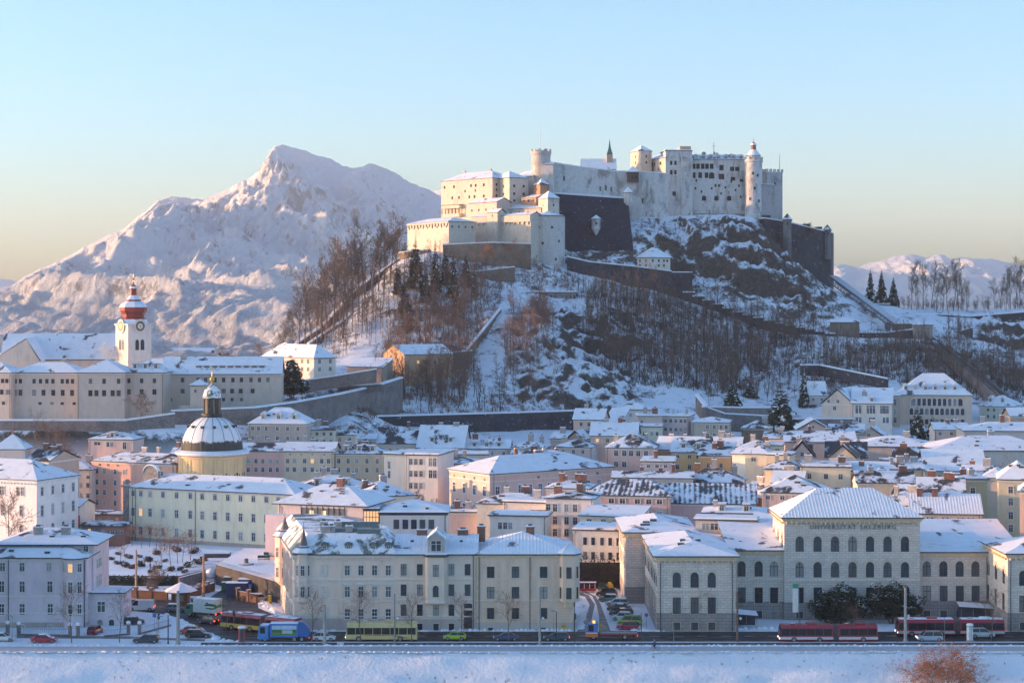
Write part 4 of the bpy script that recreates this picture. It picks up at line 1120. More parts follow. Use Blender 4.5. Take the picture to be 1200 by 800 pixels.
# pink palace
h = T('large dusty pink palace with white framed windows and rounded hip roof', (574, 470), (718, 493), 556, 19, 'hip', 4.5, 0, (0.54, 0.41, 0.38), [(571, 2.6, 1.35, [583, 610, 621, 633, 644, 664, 675.5, 689, 702]), (594, 2.6, 1.35, [583, 610, 621, 633, 644, 664, 675.5, 689]), (557.5, .7, .9, [631, 676, 700], 'plain')], side=(4, 0), bandz=None, chim=1, trim=M_WHITE, ry=531, snow=M_SNOW, name='palace', cat='palace', ov=.7)
mb = MB(); mb.box(-.1, h.L + .1, -.1, h.D, h.E - 2.0, h.E - 1.75, M_TRIM, M_CAP); mb.build('string_course', h.root)
T('second hip roof range behind the dusty pink palace', (598, 512), (690, 520), 548, 14, 'hip', 3.5, 0, (0.52, 0.40, 0.38), [(552, 1.0, .9, 0)], ry=528, chim=3)
# centre
h = T('lilac modern house with a glazed roof loggia and big snow hip', (325, 398), (428, 392), 590, 15, 'hip', 4, 0, (0.56, 0.48, 0.52), [(620, 1.6, 1.0, 0)], ry=567, snow=M_SNOW, ov=1.0, chim=0)
mb = MB(); 
lg = glow('loggia_light', (1.0, 0.62, 0.3), .25); x0, x1 = h.px2x(353), h.px2x(404)
mb.box(x0, x1, -.05, -.02, wz(604, 395), wz(592, 395), M_GLASS)
for k in range(9): x = x0 + (x1 - x0) * k / 8; mb.box(x - .07, x + .07, -.14, -.05, wz(604, 395), wz(592, 395), M_DARK)
for z in (592, 604): mb.box(x0 - .05, x1 + .05, -.15, -.051, wz(z, 395) - .1, wz(z, 395) + .1, M_DARK)
mb.box(x0 + 2.0, x0 + 2.9, -.056, -.051, wz(603.5, 395), wz(598, 395), lg); mb.box(x0 + 4.9, x0 + 5.8, -.056, -.051, wz(603.5, 395), wz(598, 395), lg)
mb.build('loggia', h.root)
part_box(h, 'terrace_block', -1.4, h.px2x(405), -3.2, 0, 0, wz(605, 392), plaster((0.56, 0.46, 0.52)), M_CAP)
chimney(h.roof, h.px2x(385), 6.8, h.E + h.rh * .9, 1.8, 1.0, 1.5, True)
T('cream range with dormered snow roof between hospital wing and pink palace', (428, 452), (487, 458), 583, 14, 'hip', 3, 0, (0.62, 0.58, 0.47), [(594, 1.6, 1.0, [434, 445, 456, 468])], ry=563, chim=2, side=(0, 3), snow=M_SNOWP)
T('snowy hospital rear roof with dark gaps behind the lilac loggia house', (345, 470), (430, 470), 573, 16, 'hip', 3, 0, (0.60, 0.55, 0.45), [], ry=556, chim=4, snow=M_SNOWP, dorm=2)
h = T('pale grey house with five dark windows and blank hip roof', (445, 390), (524, 390), 601, 13, 'hip', 3, 0, (0.56, 0.55, 0.56), [(614, 2.0, 1.2, [464.5, 475, 485, 495, 505.5], 'plain')], ry=585, snow=M_SNOW, trim=M_DARK, sash=M_DARK)
h = T('glass conservatory with warm light beside the lilac loggia house', (426, 391), (444, 391), 597, 5, 'flat', .15, 0, M_GLASS, [], name='conservatory', cat='conservatory', ov=.2)
mb = MB()
for k in range(6): mb.box(h.L * k / 5 - .06, h.L * k / 5 + .06, -.1, 0, 0, h.E, M_DARK)
for z in (h.E - 1.6, h.E - .2): mb.box(-.1, h.L + .1, -.11, -.001, z, z + .12, M_DARK)
mb.box(.1, h.L - .1, -.03, -.01, h.E - 4, h.E - .3, glow('conservatory_light', (1.0, 0.5, 0.22), .22)); mb.build('glazing', h.root)
T('pale green house with a patchy hip roof behind the row house chimneys', (559, 421), (640, 418), 590, 12, 'hip', 3, 0, (0.54, 0.58, 0.52), [(600, 1.2, 1.6, [593, 620], 'plain')], ry=577, chim=2, snow=M_SNOWP, side=(0, 2))
T('low pale annex with brown windows before the pale green house', (574, 404), (640, 402), 604, 8, 'flat', .3, 0, (0.60, 0.60, 0.57), [(616, 1.5, .9, [586, 592, 598], 'plain')])
T('white townhouse with two small gables and a curved drainpipe', (640, 412), (695, 410), 584, 12, 'hip', 2.5, 0, (0.60, 0.60, 0.62), [(595, 1.7, 1.0, [642.5, 650.5, 664, 674]), (610, 1.7, 1.0, [642.5, 650.5, 664, 674]), (624, 1.7, 1.0, [642.5, 650.5, 664, 674])], ry=575, chim=3, side=(0, 0))
T('white flank house with a snowy flat top beside the two gable townhouse', (590, 417), (639, 414), 588, 10, 'flat', .4, 0, (0.60, 0.61, 0.60), [], chim=1)
T('cream range with four white windows behind the pale green block', (680, 402), (750, 398), 604, 9, 'shed', 1.5, 0, (0.64, 0.55, 0.40), [(610.5, 1.6, 1.2, [690.5, 707, 720.5, 737])], snow=M_SNOW)
h = T('pale green block with two rows of five slit windows above the hedge wall', (672, 386), (733, 384), 621, 12, 'flat', .3, 0, (0.54, 0.58, 0.57), [(634, 1.6, .75, [685.5, 695, 705.5, 715, 724.5], 'plain'), (651, 1.6, .75, [685.5, 695, 705.5, 715, 724.5], 'plain')], sash=M_DARK)
T('dusty rose range with dark half bare seamed roof', (684, 432), (785, 428), 580, 16, 'hip', 4, 0, (0.50, 0.38, 0.37), [(587, 1.1, 1.3, [716.5, 729.5, 747, 760.5, 773]), (603, 2, 1.3, [760, 773])], ry=561, snow=M_SLID, inset=6, chim=1)
T('rose range with striped sliding snow on a long dark roof', (784, 431), (886, 429), 590, 16, 'gx', 4, 0, (0.46, 0.36, 0.38), [], ry=567, snow=roofsnow('roof_snow_striped', (0.08, 0.078, 0.09), .40, .53, stripes=True, scale=.25), chim=0)
T('long low white roof range behind the dark seamed roof', (718, 452), (812, 450), 560, 10, 'gx', 2, 0, (0.52, 0.44, 0.44), [], ry=552, chim=3, brick=True)
T('grey violet house with a flat snow roof and small square windows', (752, 483), (790, 482), 541, 12, 'flat', .4, 0, (0.44, 0.41, 0.46), [(546, .8, 1.0, [760, 770, 780], 'case')], side=(4, 0), chim=1)
T('bright pink hip roofed house with skylights at mid town', (710, 502), (767, 500), 525, 15, 'hip', 4, 0, (0.60, 0.40, 0.38), [(531, 1.5, 1.2, [722, 731.5, 739.5, 748, 757]), (544, 1.5, 1.2, [722, 731.5])], ry=507, side=(3, 0), chim=2)
h = T('yellow house with red attic windows and an ochre gable', (787, 507), (831, 505), 530, 13, 'gx', 4.5, 0, (0.62, 0.46, 0.20), [(534, 1.3, 1.0, [794, 808, 818]), (547, 1.3, 1.0, [794, 808, 818])], ry=512, side=(2, 0), chim=2, dorm=2)
T('ochre orange house with a stepped front right of the yellow house', (819, 500), (856, 498), 534, 11, 'shed', 3, 0, (0.50, 0.33, 0.15), [(545, 1.2, .9, [830, 845], 'plain')], chim=2)
T('cream house with a clean white flank at mid town', (873, 487), (901, 485), 532, 12, 'hip', 3, 0, (0.62, 0.57, 0.44), [(538, 1.1, 1.3, [883], 'plain')], ry=521, side=(0, 0), chim=1)
T('white walled low house beside the cream flank house', (858, 490), (874, 488), 532, 10, 'gx', 2, 0, (0.66, 0.64, 0.60), [], ry=524)
T('peach gabled house highest on the forest edge', (672, 603), (707, 601), 492, 12, 'gx', 4, 4, (0.58, 0.40, 0.32), [(497, 1.2, 1.0, [681, 690, 697]), (507, 1.2, 1.0, [681, 690, 697])], ry=479, side=(0, 2), chim=1)
T('peach house with broad chimneys below the gabled one', (692, 570), (746, 568), 511, 14, 'gx', 4.5, 2, (0.56, 0.42, 0.35), [(516, 1.1, 1.0, [700, 712, 724])], ry=495, chim=3)
T('tall white house with a square hip roof on the slope foot', (724, 640), (762, 638), 480, 12, 'hip', 3, 8, (0.60, 0.60, 0.58), [(486, 1.2, 1.0, [730, 739, 748, 757]), (497, 1.2, 1.0, [730, 739, 748, 757])], ry=471, side=(2, 0))
T('white lean-to stair house with a steep snow edge', (708, 622), (727, 620), 497, 10, 'shed', 5, 4, (0.56, 0.55, 0.54), [])
T('lavender flat topped block with rows of small windows', (775, 602), (807, 600), 488, 14, 'flat', .3, 4, (0.42, 0.40, 0.47), [(493, 1.1, .9, [780, 786, 792, 798, 803], 'plain'), (503, 1.1, .9, [780, 786, 792, 798, 803], 'plain')], chim=1)
T('pinkish lower block joined to the lavender one', (748, 600), (776, 600), 488, 12, 'flat', .3, 4, (0.50, 0.43, 0.45), [(494, 1.0, .9, [752], 'plain')], chim=2)
T('mint green house with two slit windows below the lavender block', (745, 583), (775, 582), 500, 10, 'flat', .3, 2, (0.50, 0.58, 0.52), [(508, 1.2, .8, [755, 764, 770], 'plain')])
h = T('olive grey pavilion with a pyramid snow roof at the terrace foot', (811, 592), (854, 590), 495, 13, 'hip', 3, 3, (0.36, 0.36, 0.32), [(500, 1.3, 1.0, [829, 837, 845, 851]), (510, 1.3, 1.0, [829, 837, 845])], ry=488, side=(2, 0), inset=6)
T('brown stone house with frosted roof beside the big cedar', (869, 606), (903, 604), 502, 11, 'hip', 4, 3, (0.26, 0.18, 0.13), [(508, 1.1, .9, [875, 884, 895], 'plain')], ry=492, chim=1, snow=M_SNOWP)
T('little brown gabled hut on the slope above the pink palace', (664, 590), (684, 588), 515, 12, 'gy', 2.5, 3, (0.34, 0.26, 0.22), [(516.5, 1.0, .9, [673], 'plain')])
T('snowy wing joined to the little brown gabled hut', (645, 596), (665, 594), 514, 10, 'gx', 2, 3, (0.40, 0.36, 0.34), [], ry=506, chim=1)
T('grey house with skylit roof between palace and bright pink house', (650, 560), (694, 558), 524, 13, 'hip', 3, 1, (0.42, 0.43, 0.46), [(529, 1.1, .9, [660, 672, 683], 'plain')], ry=514, chim=3, snow=M_SNOWP)
T('flat snowy rooftop cluster with plant boxes behind the palace', (600, 545), (650, 545), 533, 12, 'flat', .4, 0, (0.45, 0.44, 0.46), [], chim=5)
T('beige modern house with low hip and two stub dormers', (824, 386), (896, 384), 601, 11, 'hip', 2, 0, (0.54, 0.49, 0.46), [(614, 1.1, .95, [834.5, 848, 861.5])], ry=592, chim=1, dorm=2)
h = T('white canopy gallery with a band of glass behind the university link', (815, 364), (886, 362), 609, 6, 'flat', .3, 0, (0.50, 0.48, 0.47), [(617, 1.3, 1.6, [827, 837, 847], 'plain')], name='roof_gallery', cat='gallery')
T('small grey box house at the end of the canopy gallery', (879, 370), (900, 369), 613, 8, 'shed', 1, 0, (0.48, 0.45, 0.44), [])
T('low white roofed house behind the beige modern house', (797, 455), (870, 452), 565, 12, 'hip', 3, 0, (0.50, 0.45, 0.43), [], ry=548, chim=4)
T('house with an orange sunlit gable amid the rose ranges', (866, 447), (905, 440), 582, 12, 'gx', 4.5, 0, (0.58, 0.36, 0.22), [(587, 1.0, .9, [896])], ry=566, chim=1, snow=M_SNOWP)
# right of the middle
T('dusty pink house with a broad patchy hip roof behind the lettered block', (893, 403), (964, 400), 577, 14, 'hip', 3.5, 0, (0.50, 0.37, 0.36), [(583, 1.0, 1.0, [900, 917, 931])], ry=556, snow=M_SNOWP)
T('long cream wall house with three square windows and flat snow top', (938, 443), (997, 441), 547, 12, 'flat', .4, 0, (0.58, 0.55, 0.42), [(558, 1.3, 1.0, [948.5, 968, 985], 'plain')], chim=2)
T('sunlit cream parapet house with a domed roof light', (896, 446), (939, 444), 550, 12, 'hip', 2, 0, (0.64, 0.56, 0.42), [], ry=538, chim=2)
T('little pink house tucked right of the long cream wall', (997, 445), (1040, 443), 552, 10, 'shed', 1.5, 0, (0.58, 0.36, 0.34), [(561, 1.2, .9, [1002, 1010])], chim=1)
T('cream gabled house lowest of the chimney cluster', (1005, 425), (1072, 424), 566, 10, 'gx', 3, 0, (0.56, 0.50, 0.36), [], ry=552, chim=3)
h = T('slate gabled house with a bare dark roof at mid town', (968, 500), (1015, 498), 536, 12, 'gx', 4, 0, (0.40, 0.36, 0.35), [], ry=518, snow=M_DARKR, chim=2)
T('second slate house with a cross gable left of the bare dark one', (925, 498), (955, 497), 536, 12, 'gy', 4, 0, (0.48, 0.40, 0.42), [(532, 1.0, .9, [940], 'plain')], chim=3, snow=M_DARKR)
T('small cream tower house with a cube top', (896, 493), (916, 492), 522, 8, 'flat', .3, 0, (0.60, 0.54, 0.38), [(528, 1.2, 1.2, [911], 'plain')])
T('low cream house with a terrace below the cube tower house', (898, 470), (925, 468), 533, 8, 'flat', .3, 0, (0.56, 0.50, 0.38), [])
T('white hip roof house fronting the big barn roofs', (868, 520), (900, 518), 524, 10, 'hip', 2.5, 0, (0.52, 0.50, 0.49), [(528, 1, .9, 3, 'plain')], ry=515, chim=2)
T('orange dormer house catching the sun between chimney stacks', (1036, 455), (1082, 454), 550, 9, 'shed', 2, 0, (0.62, 0.44, 0.26), [(545, 1.0, .9, [1052], 'plain')], chim=4, snow=M_SNOWP)
T('house with a rust red bare roof right of the orange dormer house', (1047, 480), (1090, 478), 548, 13, 'gx', 5, 0, (0.44, 0.38, 0.34), [], ry=525, snow=M_BROWN, chim=2)
T('broad snow roof house with one bare brown panel', (1084, 470), (1155, 468), 552, 18, 'gx', 6, 0, (0.50, 0.46, 0.40), [(558, 1.1, 1.0, [1095, 1112, 1130], 'plain')], ry=527, chim=1, snow=M_SNOW)
T('gable end house with stepped chimneys behind the lettered block', (972, 478), (1003, 476), 536, 9, 'gy', 3, 0, (0.44, 0.42, 0.40), [], chim=2, snow=M_BROWN)
h = T('peach house with a seamed mansard roof and tall brick chimneys', (1068, 387), (1150, 385), 602, 12, 'gx', 4.5, 0, (0.66, 0.48, 0.36), [(609, 1.3, .85, [1088, 1091.5, 1106, 1109.5, 1124, 1127.5, 1136, 1139.5])], ry=579, snow=M_SEAM, side=(2, 0), chim=0)
for px in (1080, 1098): chimney(h.roof, h.px2x(px), 5.2, h.E + h.rh * .85, 1.9, .9, 1.2, True)
T('peach gable wing lit by the sun left of the peach house', (1040, 392), (1068, 390), 592, 11, 'shed', 3.5, 0, (0.66, 0.42, 0.30), [], chim=2)
T('steep snowy attic house above the peach house', (1076, 408), (1130, 406), 580, 11, 'gx', 4.5, 0, (0.58, 0.50, 0.40), [], ry=560, chim=4, brick=True)
T('green stuccoed block in the gap beside the peach house', (1124, 420), (1157, 420), 562, 12, 'flat', .3, 0, (0.38, 0.37, 0.24), [(575, 1.5, 1.1, [1140])], chim=2)
h = T('tall olive cream house with four stacked windows and rusty roof panel', (1170, 398), (1216, 396), 562, 13, 'hip', 4.5, 0, (0.50, 0.47, 0.34), [(574, 1.5, 1.0, [1184.5, 1207]), (588, 1.6, 1.0, [1184.5, 1207]), (604, 1.6, 1.0, [1184.5, 1207]), (619, 1.6, 1.0, [1184.5, 1207])], ry=540, side=(2, 0), snow=M_SNOW)
part_box(h, 'rusty_panel', 4.5, 6.8, -.5, -.2, h.E + .3, h.E + .4, M_BROWN)
T('salmon house slice lit by sun at the right margin', (1195, 372), (1240, 370), 576, 10, 'hip', 3, 0, (0.66, 0.42, 0.32), [(600, 1.6, 1, [1215, 1230])], chim=1)
T('low courtyard roof with an ochre side behind the four-arch link', (1095, 366), (1188, 366), 636, 14, 'shed', 3, 0, (0.60, 0.46, 0.22), [], snow=M_SNOW, chim=0)
T('snow capped stair hut against the lettered block', (1078, 366), (1095, 366), 628, 6, 'flat', .4, 0, (0.44, 0.42, 0.42), [])
# long barn-like roofs
T('long plain snow roof hall stretching before the conifers', (1000, 520), (1098, 516), 523, 20, 'hip', 4, 0, (0.46, 0.42, 0.40), [], ry=510, name='hall', cat='hall', chim=1)
T('longest plain snow roof hall at the right margin', (1093, 500), (1240, 498), 528, 22, 'hip', 4.5, 0, (0.44, 0.41, 0.40), [], ry=510, name='hall', cat='hall', chim=1)
T('snow hall with a dark ridge nearest the big cedar', (920, 540), (1003, 538), 518, 16, 'gx', 4, 0, (0.44, 0.38, 0.36), [], ry=505, name='hall', cat='hall', chim=2)
T('wide snow roof hall behind the longest one', (1130, 565), (1240, 562), 505, 18, 'hip', 4, 1, (0.44, 0.42, 0.42), [], ry=494, name='hall', cat='hall', chim=3)
T('rose gabled hall in front of the library terrace', (934, 580), (973, 579), 504, 15, 'gy', 3, 2, (0.46, 0.35, 0.35), [(500, .8, .8, [953], 'plain')])
T('snowy low house with a leaning gable before the library', (972, 585), (1012, 583), 506, 10, 'gx', 3, 2, (0.42, 0.38, 0.38), [], ry=497, chim=2)
T('grey gabled house between the conifers and the hall roofs', (1007, 560), (1035, 558), 511, 10, 'gy', 2.5, 1, (0.36, 0.34, 0.34), [(510, .9, .9, [1018], 'plain')], chim=1)
T('house with a pale roof right of the conifers', (1095, 585), (1135, 584), 504, 12, 'gx', 4, 2, (0.50, 0.46, 0.44), [(508, 1, .9, 3, 'plain')], ry=495, chim=2)
T('brown fronted house at the right margin below the hexagonal one', (1184, 640), (1230, 640), 488, 10, 'gx', 4, 8, (0.42, 0.27, 0.18), [(492, 1, .9, 4, 'plain')], ry=478)
# library with loggia
h = T('library palace with a row of loggia arches and roof dormers', (1054, 668), (1139, 664), 463, 22, 'hip', 8, 12, (0.50, 0.42, 0.36), [(471, 2.6, 1.9, [1071 + 6 * k for k in range(10)], 'arch'), (482, 2.4, 1.3, [1068 + 6 * k for k in range(11)], 'arch'), (494, 1.8, 1.2, [1068 + 6 * k for k in range(11)], 'plain')], name='library', cat='library', sash=M_DARK, ry=437, inset=9)
for k in range(6): dormer(h.roof, h.px2x(1062 + 11.5 * k), 2.2, h.E + 1.9, 1.6, 1.4, 2.5, kind='gable')
for px in (1090, 1108, 1125):
    mb = MB(); mb.box(-.45, .45, -.06, 0, -5, 0, flat('red_banner', (0.45, 0.05, 0.06), .8)); mb.tube((0, 0, .1), (0, -.6, .5), .05, .05, M_METAL); tag(mb.build('banner', None, (h.root.location.x + h.px2x(px), h.root.location.y - .5, wz(475, 667))), 'long red banner hanging on the library loggia', 'banner', 'red banners on the library')
T('corner bay of the library with paired dark windows', (1038, 664), (1054.5, 663), 464, 12, 'hip', 3, 12, (0.46, 0.38, 0.33), [(471, 2.2, 1.0, [1044, 1049], 'arch'), (482, 2.2, 1.0, [1044, 1049], 'arch'), (492, 2.0, 1.0, [1044, 1049], 'plain')], ry=456)
T('gabled school house with a round oculus left of the library', (963, 655), (1000, 650), 473, 26, 'gy', 5, 12, (0.52, 0.47, 0.42), [(470, 1.1, 1.0, [971, 982], 'plain'), (478, 1.4, 1.2, [978], 'arch')])
T('white school range with tall triple windows before the library', (998, 648), (1045, 645), 473, 14, 'shed', 5, 12, (0.58, 0.56, 0.54), [(479, 3.2, .9, [1004, 1008, 1017, 1020.5, 1024, 1033, 1036.5, 1040], 'arch'), (492, 2.0, .9, [1004, 1008, 1020, 1024, 1036, 1040], 'plain')], chim=1, dorm=1)
h = T('mint green octagonal house below the funicular track', (1148, 682), (1184, 676), 476, 16, 'hip', 4, 12, (0.44, 0.52, 0.46), [(480, 1.3, 1.0, [1158, 1165, 1177]), (488, 1.3, 1.0, [1158, 1165, 1177])], ry=463, dorm=2, dkind='gable', side=(2, 0), inset=5.4)
T('small house with a blue grey porch on the terrace above the cedar', (948, 690), (968, 690), 464, 8, 'gx', 5, 18, (0.36, 0.40, 0.44), [(468, 1.0, .9, 2, 'plain')], ry=448)
# in-fill between the mapped houses
T('snowy courtyard house behind the two gable townhouse', (640, 438), (690, 436), 572, 10, 'hip', 2.5, 0, (0.52, 0.47, 0.45), [], ry=562, chim=4, brick=True)
T('small house with a bare plot roof by the red shrubs', (520, 425), (560, 424), 600, 8, 'flat', .3, 0, (0.48, 0.40, 0.38), [], chim=2)
T('squat grey house behind the rose range with striped snow', (905, 440), (940, 438), 566, 10, 'gx', 3, 0, (0.50, 0.44, 0.42), [], ry=552, chim=2)
T('pale terrace house left of the ochre orange one', (768, 512), (790, 510), 527, 10, 'gx', 4, 0, (0.52, 0.38, 0.18), [], ry=512, chim=1)
T('white gabled house behind the ochre orange front', (830, 530), (868, 528), 523, 10, 'gx', 3, 0, (0.54, 0.52, 0.50), [(528, 1, .9, 3, 'plain')], ry=512, chim=3)
T('dark snowy roofed house by the white hip roof house', (895, 545), (925, 543), 514, 9, 'gx', 2.5, 1, (0.46, 0.42, 0.40), [], ry=506, chim=4)
T('grey cottage above the row of olive and ochre fronts', (416, 575), (440, 575), 515, 8, 'gx', 2, 2, (0.38, 0.36, 0.36), [(519, 1, .9, 2, 'plain')], ry=508, chim=2)
T('pale cottage beside the low attic box house', (600, 568), (640, 566), 524, 9, 'hip', 2.5, 1, (0.46, 0.46, 0.48), [(529, 1, .9, 3, 'plain')], ry=516, chim=2)
T('low snow roof beyond the tall olive cream house', (1150, 440), (1180, 438), 560, 12, 'hip', 3, 0, (0.42, 0.38, 0.34), [], ry=548)
T('cream gatehouse roof peeping behind the green stuccoed block', (1128, 452), (1165, 450), 556, 9, 'gx', 3, 0, (0.46, 0.44, 0.34), [], ry=545, chim=2)
# ------------------------------------------------------------------ castle on the hill
def castle_plaster(name, rgb, stain, lo=.55):
    if name in MATS: return MATS[name]
    m, t, b = newmat(name)
    c = coords(t)
    mp = N(t, 'ShaderNodeMapping'); mp.inputs['Scale'].default_value = (1, 1, .45); t.links.new(c, mp.inputs[0])
    f = noise(t, mp.outputs[0], .22, 8, .68, .5)
    f2 = noise(t, c, .9, 6, .6)
    col = mixc(t, ramp(t, f, [(lo, 0.0), (lo + .14, 1.0)]), ramp(t, f2, [(.3, [x * .86 for x in rgb]), (.7, [min(1, x * 1.08) for x in rgb])]), stain)
    t.links.new(col, b.inputs['Base Color']); b.inputs['Roughness'].default_value = .95
    bump(t, b, f2, .3, .15)
    MATS[name] = m
    return m
K1 = castle_plaster('castle_white', (0.65, 0.56, 0.465), (0.46, 0.37, 0.30), .55)
K2 = castle_plaster('castle_weathered', (0.67, 0.63, 0.60), (0.32, 0.28, 0.265), .50)
K3 = stone('castle_grey_stone', (0.20, 0.19, 0.19), .3)
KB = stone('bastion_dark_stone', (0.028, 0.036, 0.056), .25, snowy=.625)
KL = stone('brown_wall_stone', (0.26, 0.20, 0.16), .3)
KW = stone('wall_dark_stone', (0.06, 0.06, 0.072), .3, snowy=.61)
KM = stone('town_wall_stone', (0.23, 0.195, 0.185), .3, snowy=.68)
M_KGL = flat('dark_opening', (0.03, 0.028, 0.03), .9)
def K(label, a, b, eave, depth, roof, rh=3, wall=None, rows=(), z0=88, name='castle_building', cat='castle building', **k):
    k.setdefault('deep', -16); k.setdefault('glass', M_KGL)
    return house(name, label, cat, a, b, eave, depth, roof, rh, z0, wall or K1, rows, style='plain', trim=M_DARK, sash=M_DARK, ov=k.pop('ov', .35), **k)
def consoles(h, n, dz=.6):
    mb = MB()
    for k in range(n):
        x = h.L * (k + .5) / n; mb.box(x - .28, x + .28, -.55, -.003, h.E - dz - 1.3, h.E - dz, K1)
    mb.box(-.1, h.L + .1, -.6, -.004, h.E - dz + .002, h.E - .01, K1)
    n2 = max(2, int(h.D / 1.6))
    return mb.build('console', h.root)
h = K('long white lower castle bastion with a row of consoles under its snow roof', (477.5, 828), (526, 800), 263, 14, 'hip', 2.2, rows=[(267, .8, .8, 9)], side=(0, 4)); consoles(h, 14)
h = K('white castle gun wall with a row of dark arched openings', (553, 825), (622, 801), 255, 7, 'gx', 1.2, rows=[(259.5, 1.8, 1.3, [555.5, 560.5, 568, 575, 582, 588, 594.5, 601, 608.5, 615], 'arch')]); consoles(h, 13, 2.9)
cx, cy = wx(641, 812), 812; root = thing('bastion_tower', 'white round bastion with a shallow snow cone at the lower castle corner', 'castle tower', (cx, cy, 70)); r_ = 8.0
mb = MB(); zt = wz(254, 812) - 70; mb.lathe([(r_ + .4, -10), (r_, 6), (r_, zt)], castle_plaster('castle_bastion', (0.60, 0.56, 0.53), (0.42, 0.38, 0.36), .58), 14); mb.build('wall', root)
mb = MB(); mb.lathe([(r_ + .5, zt), (r_ + .5, zt + .3), (.0, zt + 2.6)], M_EDGE, 14, mats=[M_EDGE, M_SNOW]); mb.build('roof', root)
for an, z in ((-105, 16), (-62, 9), (-50, 17), (-75, 23), (-115, 23)): link('window', win_mesh('plain', M_DARK, M_DARK, M_GLASS), root, (r_ * math.cos(R(an)), r_ * math.sin(R(an)), z), R(an + 90), (1.0, 1, 1.2))
K('small white castle tower with a snow pyramid above the round bastion', (631, 822), (642, 812), 234, 5.5, 'pyr', 3.6, rows=[(241, .9, .7, 1), (250, .9, .7, 1)], side=(0, 1), name='castle_tower', cat='castle tower')
K('white gabled castle house tucked behind the gun wall', (549, 838), (582, 824), 239, 9, 'gx', 2, rows=[(246, 1, .8, 4)], z0=92)
K('low castle wing under one long snow roof beside the small pyramid tower', (584, 832), (634, 818), 246, 9, 'shed', 3, rows=[(249, .8, .7, 5)], z0=92)
K('little gabled guard house on the castle gun wall', (571, 816), (583, 811), 250, 5, 'gx', 1.6, rows=[(253, .8, .7, 1)], z0=90)
h = K('tall cream castle palace block with scattered dark windows', (517, 862), (577, 838), 213, 16, 'hip', 4, rows=[(218, 1.3, 1.1, [521, 532, 552, 557.5, 567]), (231, 1.3, 1.1, [530, 538, 550, 556, 567]), (224, 1.2, .8, [545, 557]), (240, 1.2, .8, [560, 568])], side=(0, 3), z0=96, chim=2)
mb = MB(); x0, x1 = h.px2x(521), h.px2x(542); mb.box(x0, x1, -2.2, 0, h.E - 13, h.E - 11.5, K1); mb.box(x0 - .3, x1 + .3, -2.5, 0, h.E - 11.499, h.E - 11.2, M_EDGE, M_CAP)
for k in range(6): x = x0 + .3 + (x1 - x0 - .6) * k / 5; mb.box(x - .15, x + .15, -2.1, -1.8, h.E - 15.5, h.E - 13.002, M_DARK)
mb.box(x0, x1, -2.2, 0, h.E - 17, h.E - 15.5, K1); mb.build('gallery', h.root)
K('cream castle house with a steep snow pyramid right of the palace block', (575, 848), (597, 833), 211, 10, 'pyr', 3.6, rows=[(219, 1.2, 1.0, [580, 590]), (228, 1.2, 1.0, [590]), (236, 1.1, .9, [580, 588])], side=(0, 2), z0=96)
K('cream castle house nearest the round keep with a small hip roof', (598, 858), (625, 846), 209, 10, 'hip', 3, rows=[(219, 1.2, 1.0, [603, 613]), (232, 1.2, 1.0, [603, 615])], z0=96, side=(0, 2))
K('brown stair turret with a dark pyramid cap below the round keep', (625, 836), (633, 828), 218, 4.5, 'pyr', 3, wall=plaster((0.34, 0.20, 0.12)), rows=[(222, .9, .7, 1)], z0=96, name='stair_turret', cat='castle turret', snow=M_SNOWP)
K('brown shed roofed castle house beside the stair turret', (611, 832), (628, 824), 233, 6, 'shed', 2, wall=plaster((0.40, 0.26, 0.17)), rows=[(235, 1, .8, 3)], z0=96)
def roundtower(label, px, Y, rpx, top, base, cren=10, roof=None, wall=None, name='round_tower'):
    r_ = rpx * Y / F; z0 = base; zt = wz(top, Y) - z0
    root = thing(name, label, 'castle tower', (wx(px, Y), Y, z0))
    mb = MB(); mb.lathe([(r_ * 1.03, -8), (r_, 4), (r_, zt - 1.6), (r_ + .35, zt - 1.2), (r_ + .35, zt), (r_ - .5, zt), (r_ - .5, zt - .6), (0, zt - .6)], wall or K2, 28, mats=[wall or K2] * 4 + [M_CAP, wall or K2, M_CAP]); mb.build('wall', root)
    if cren:
        for k in range(cren):
            mb = MB(); a0 = 2 * math.pi * k / cren; a1 = a0 + math.pi / cren * 1.1
            P_ = [((r_ + .35) * math.cos(a0), (r_ + .35) * math.sin(a0)), ((r_ + .35) * math.cos(a1), (r_ + .35) * math.sin(a1)), ((r_ - .45) * math.cos(a1), (r_ - .45) * math.sin(a1)), ((r_ - .45) * math.cos(a0), (r_ - .45) * math.sin(a0))]
            mb.prism(P_, zt + .003, zt + 1.1, wall or K2, M_CAP); mb.build('merlon', root)
    return root, r_, zt
root, r_, zt = roundtower('round castle keep with a battlement top and thin flagpole', 634, 850, 11.2, 178, 94, 10, wall=castle_plaster('keep_stone', (0.56, 0.51, 0.47), (0.36, 0.32, 0.30), .5))
for an, z in ((-140, 12), (-140, 21), (-135, 28), (-75, 30), (-60, 22)): link('window', win_mesh('plain', M_DARK, M_DARK, M_GLASS), root, (r_ * math.cos(R(an)), r_ * math.sin(R(an)), z), R(an + 90), (.9, 1, 1.4))
mb = MB(); mb.tube((0, 0, zt - .5), (0, 0, wz(150, 850) - 94), .16, .08, M_WHITE); tag(mb.build('flagpole', None, (wx(633, 850), 850, 94)), 'slim pale flagpole on top of the round castle keep', 'flagpole')
K('low grey house leaning on the round castle keep with a flat snow lid', (635, 843), (648, 842), 193, 6, 'shed', 1.2, wall=K2, z0=100, deep=-8)
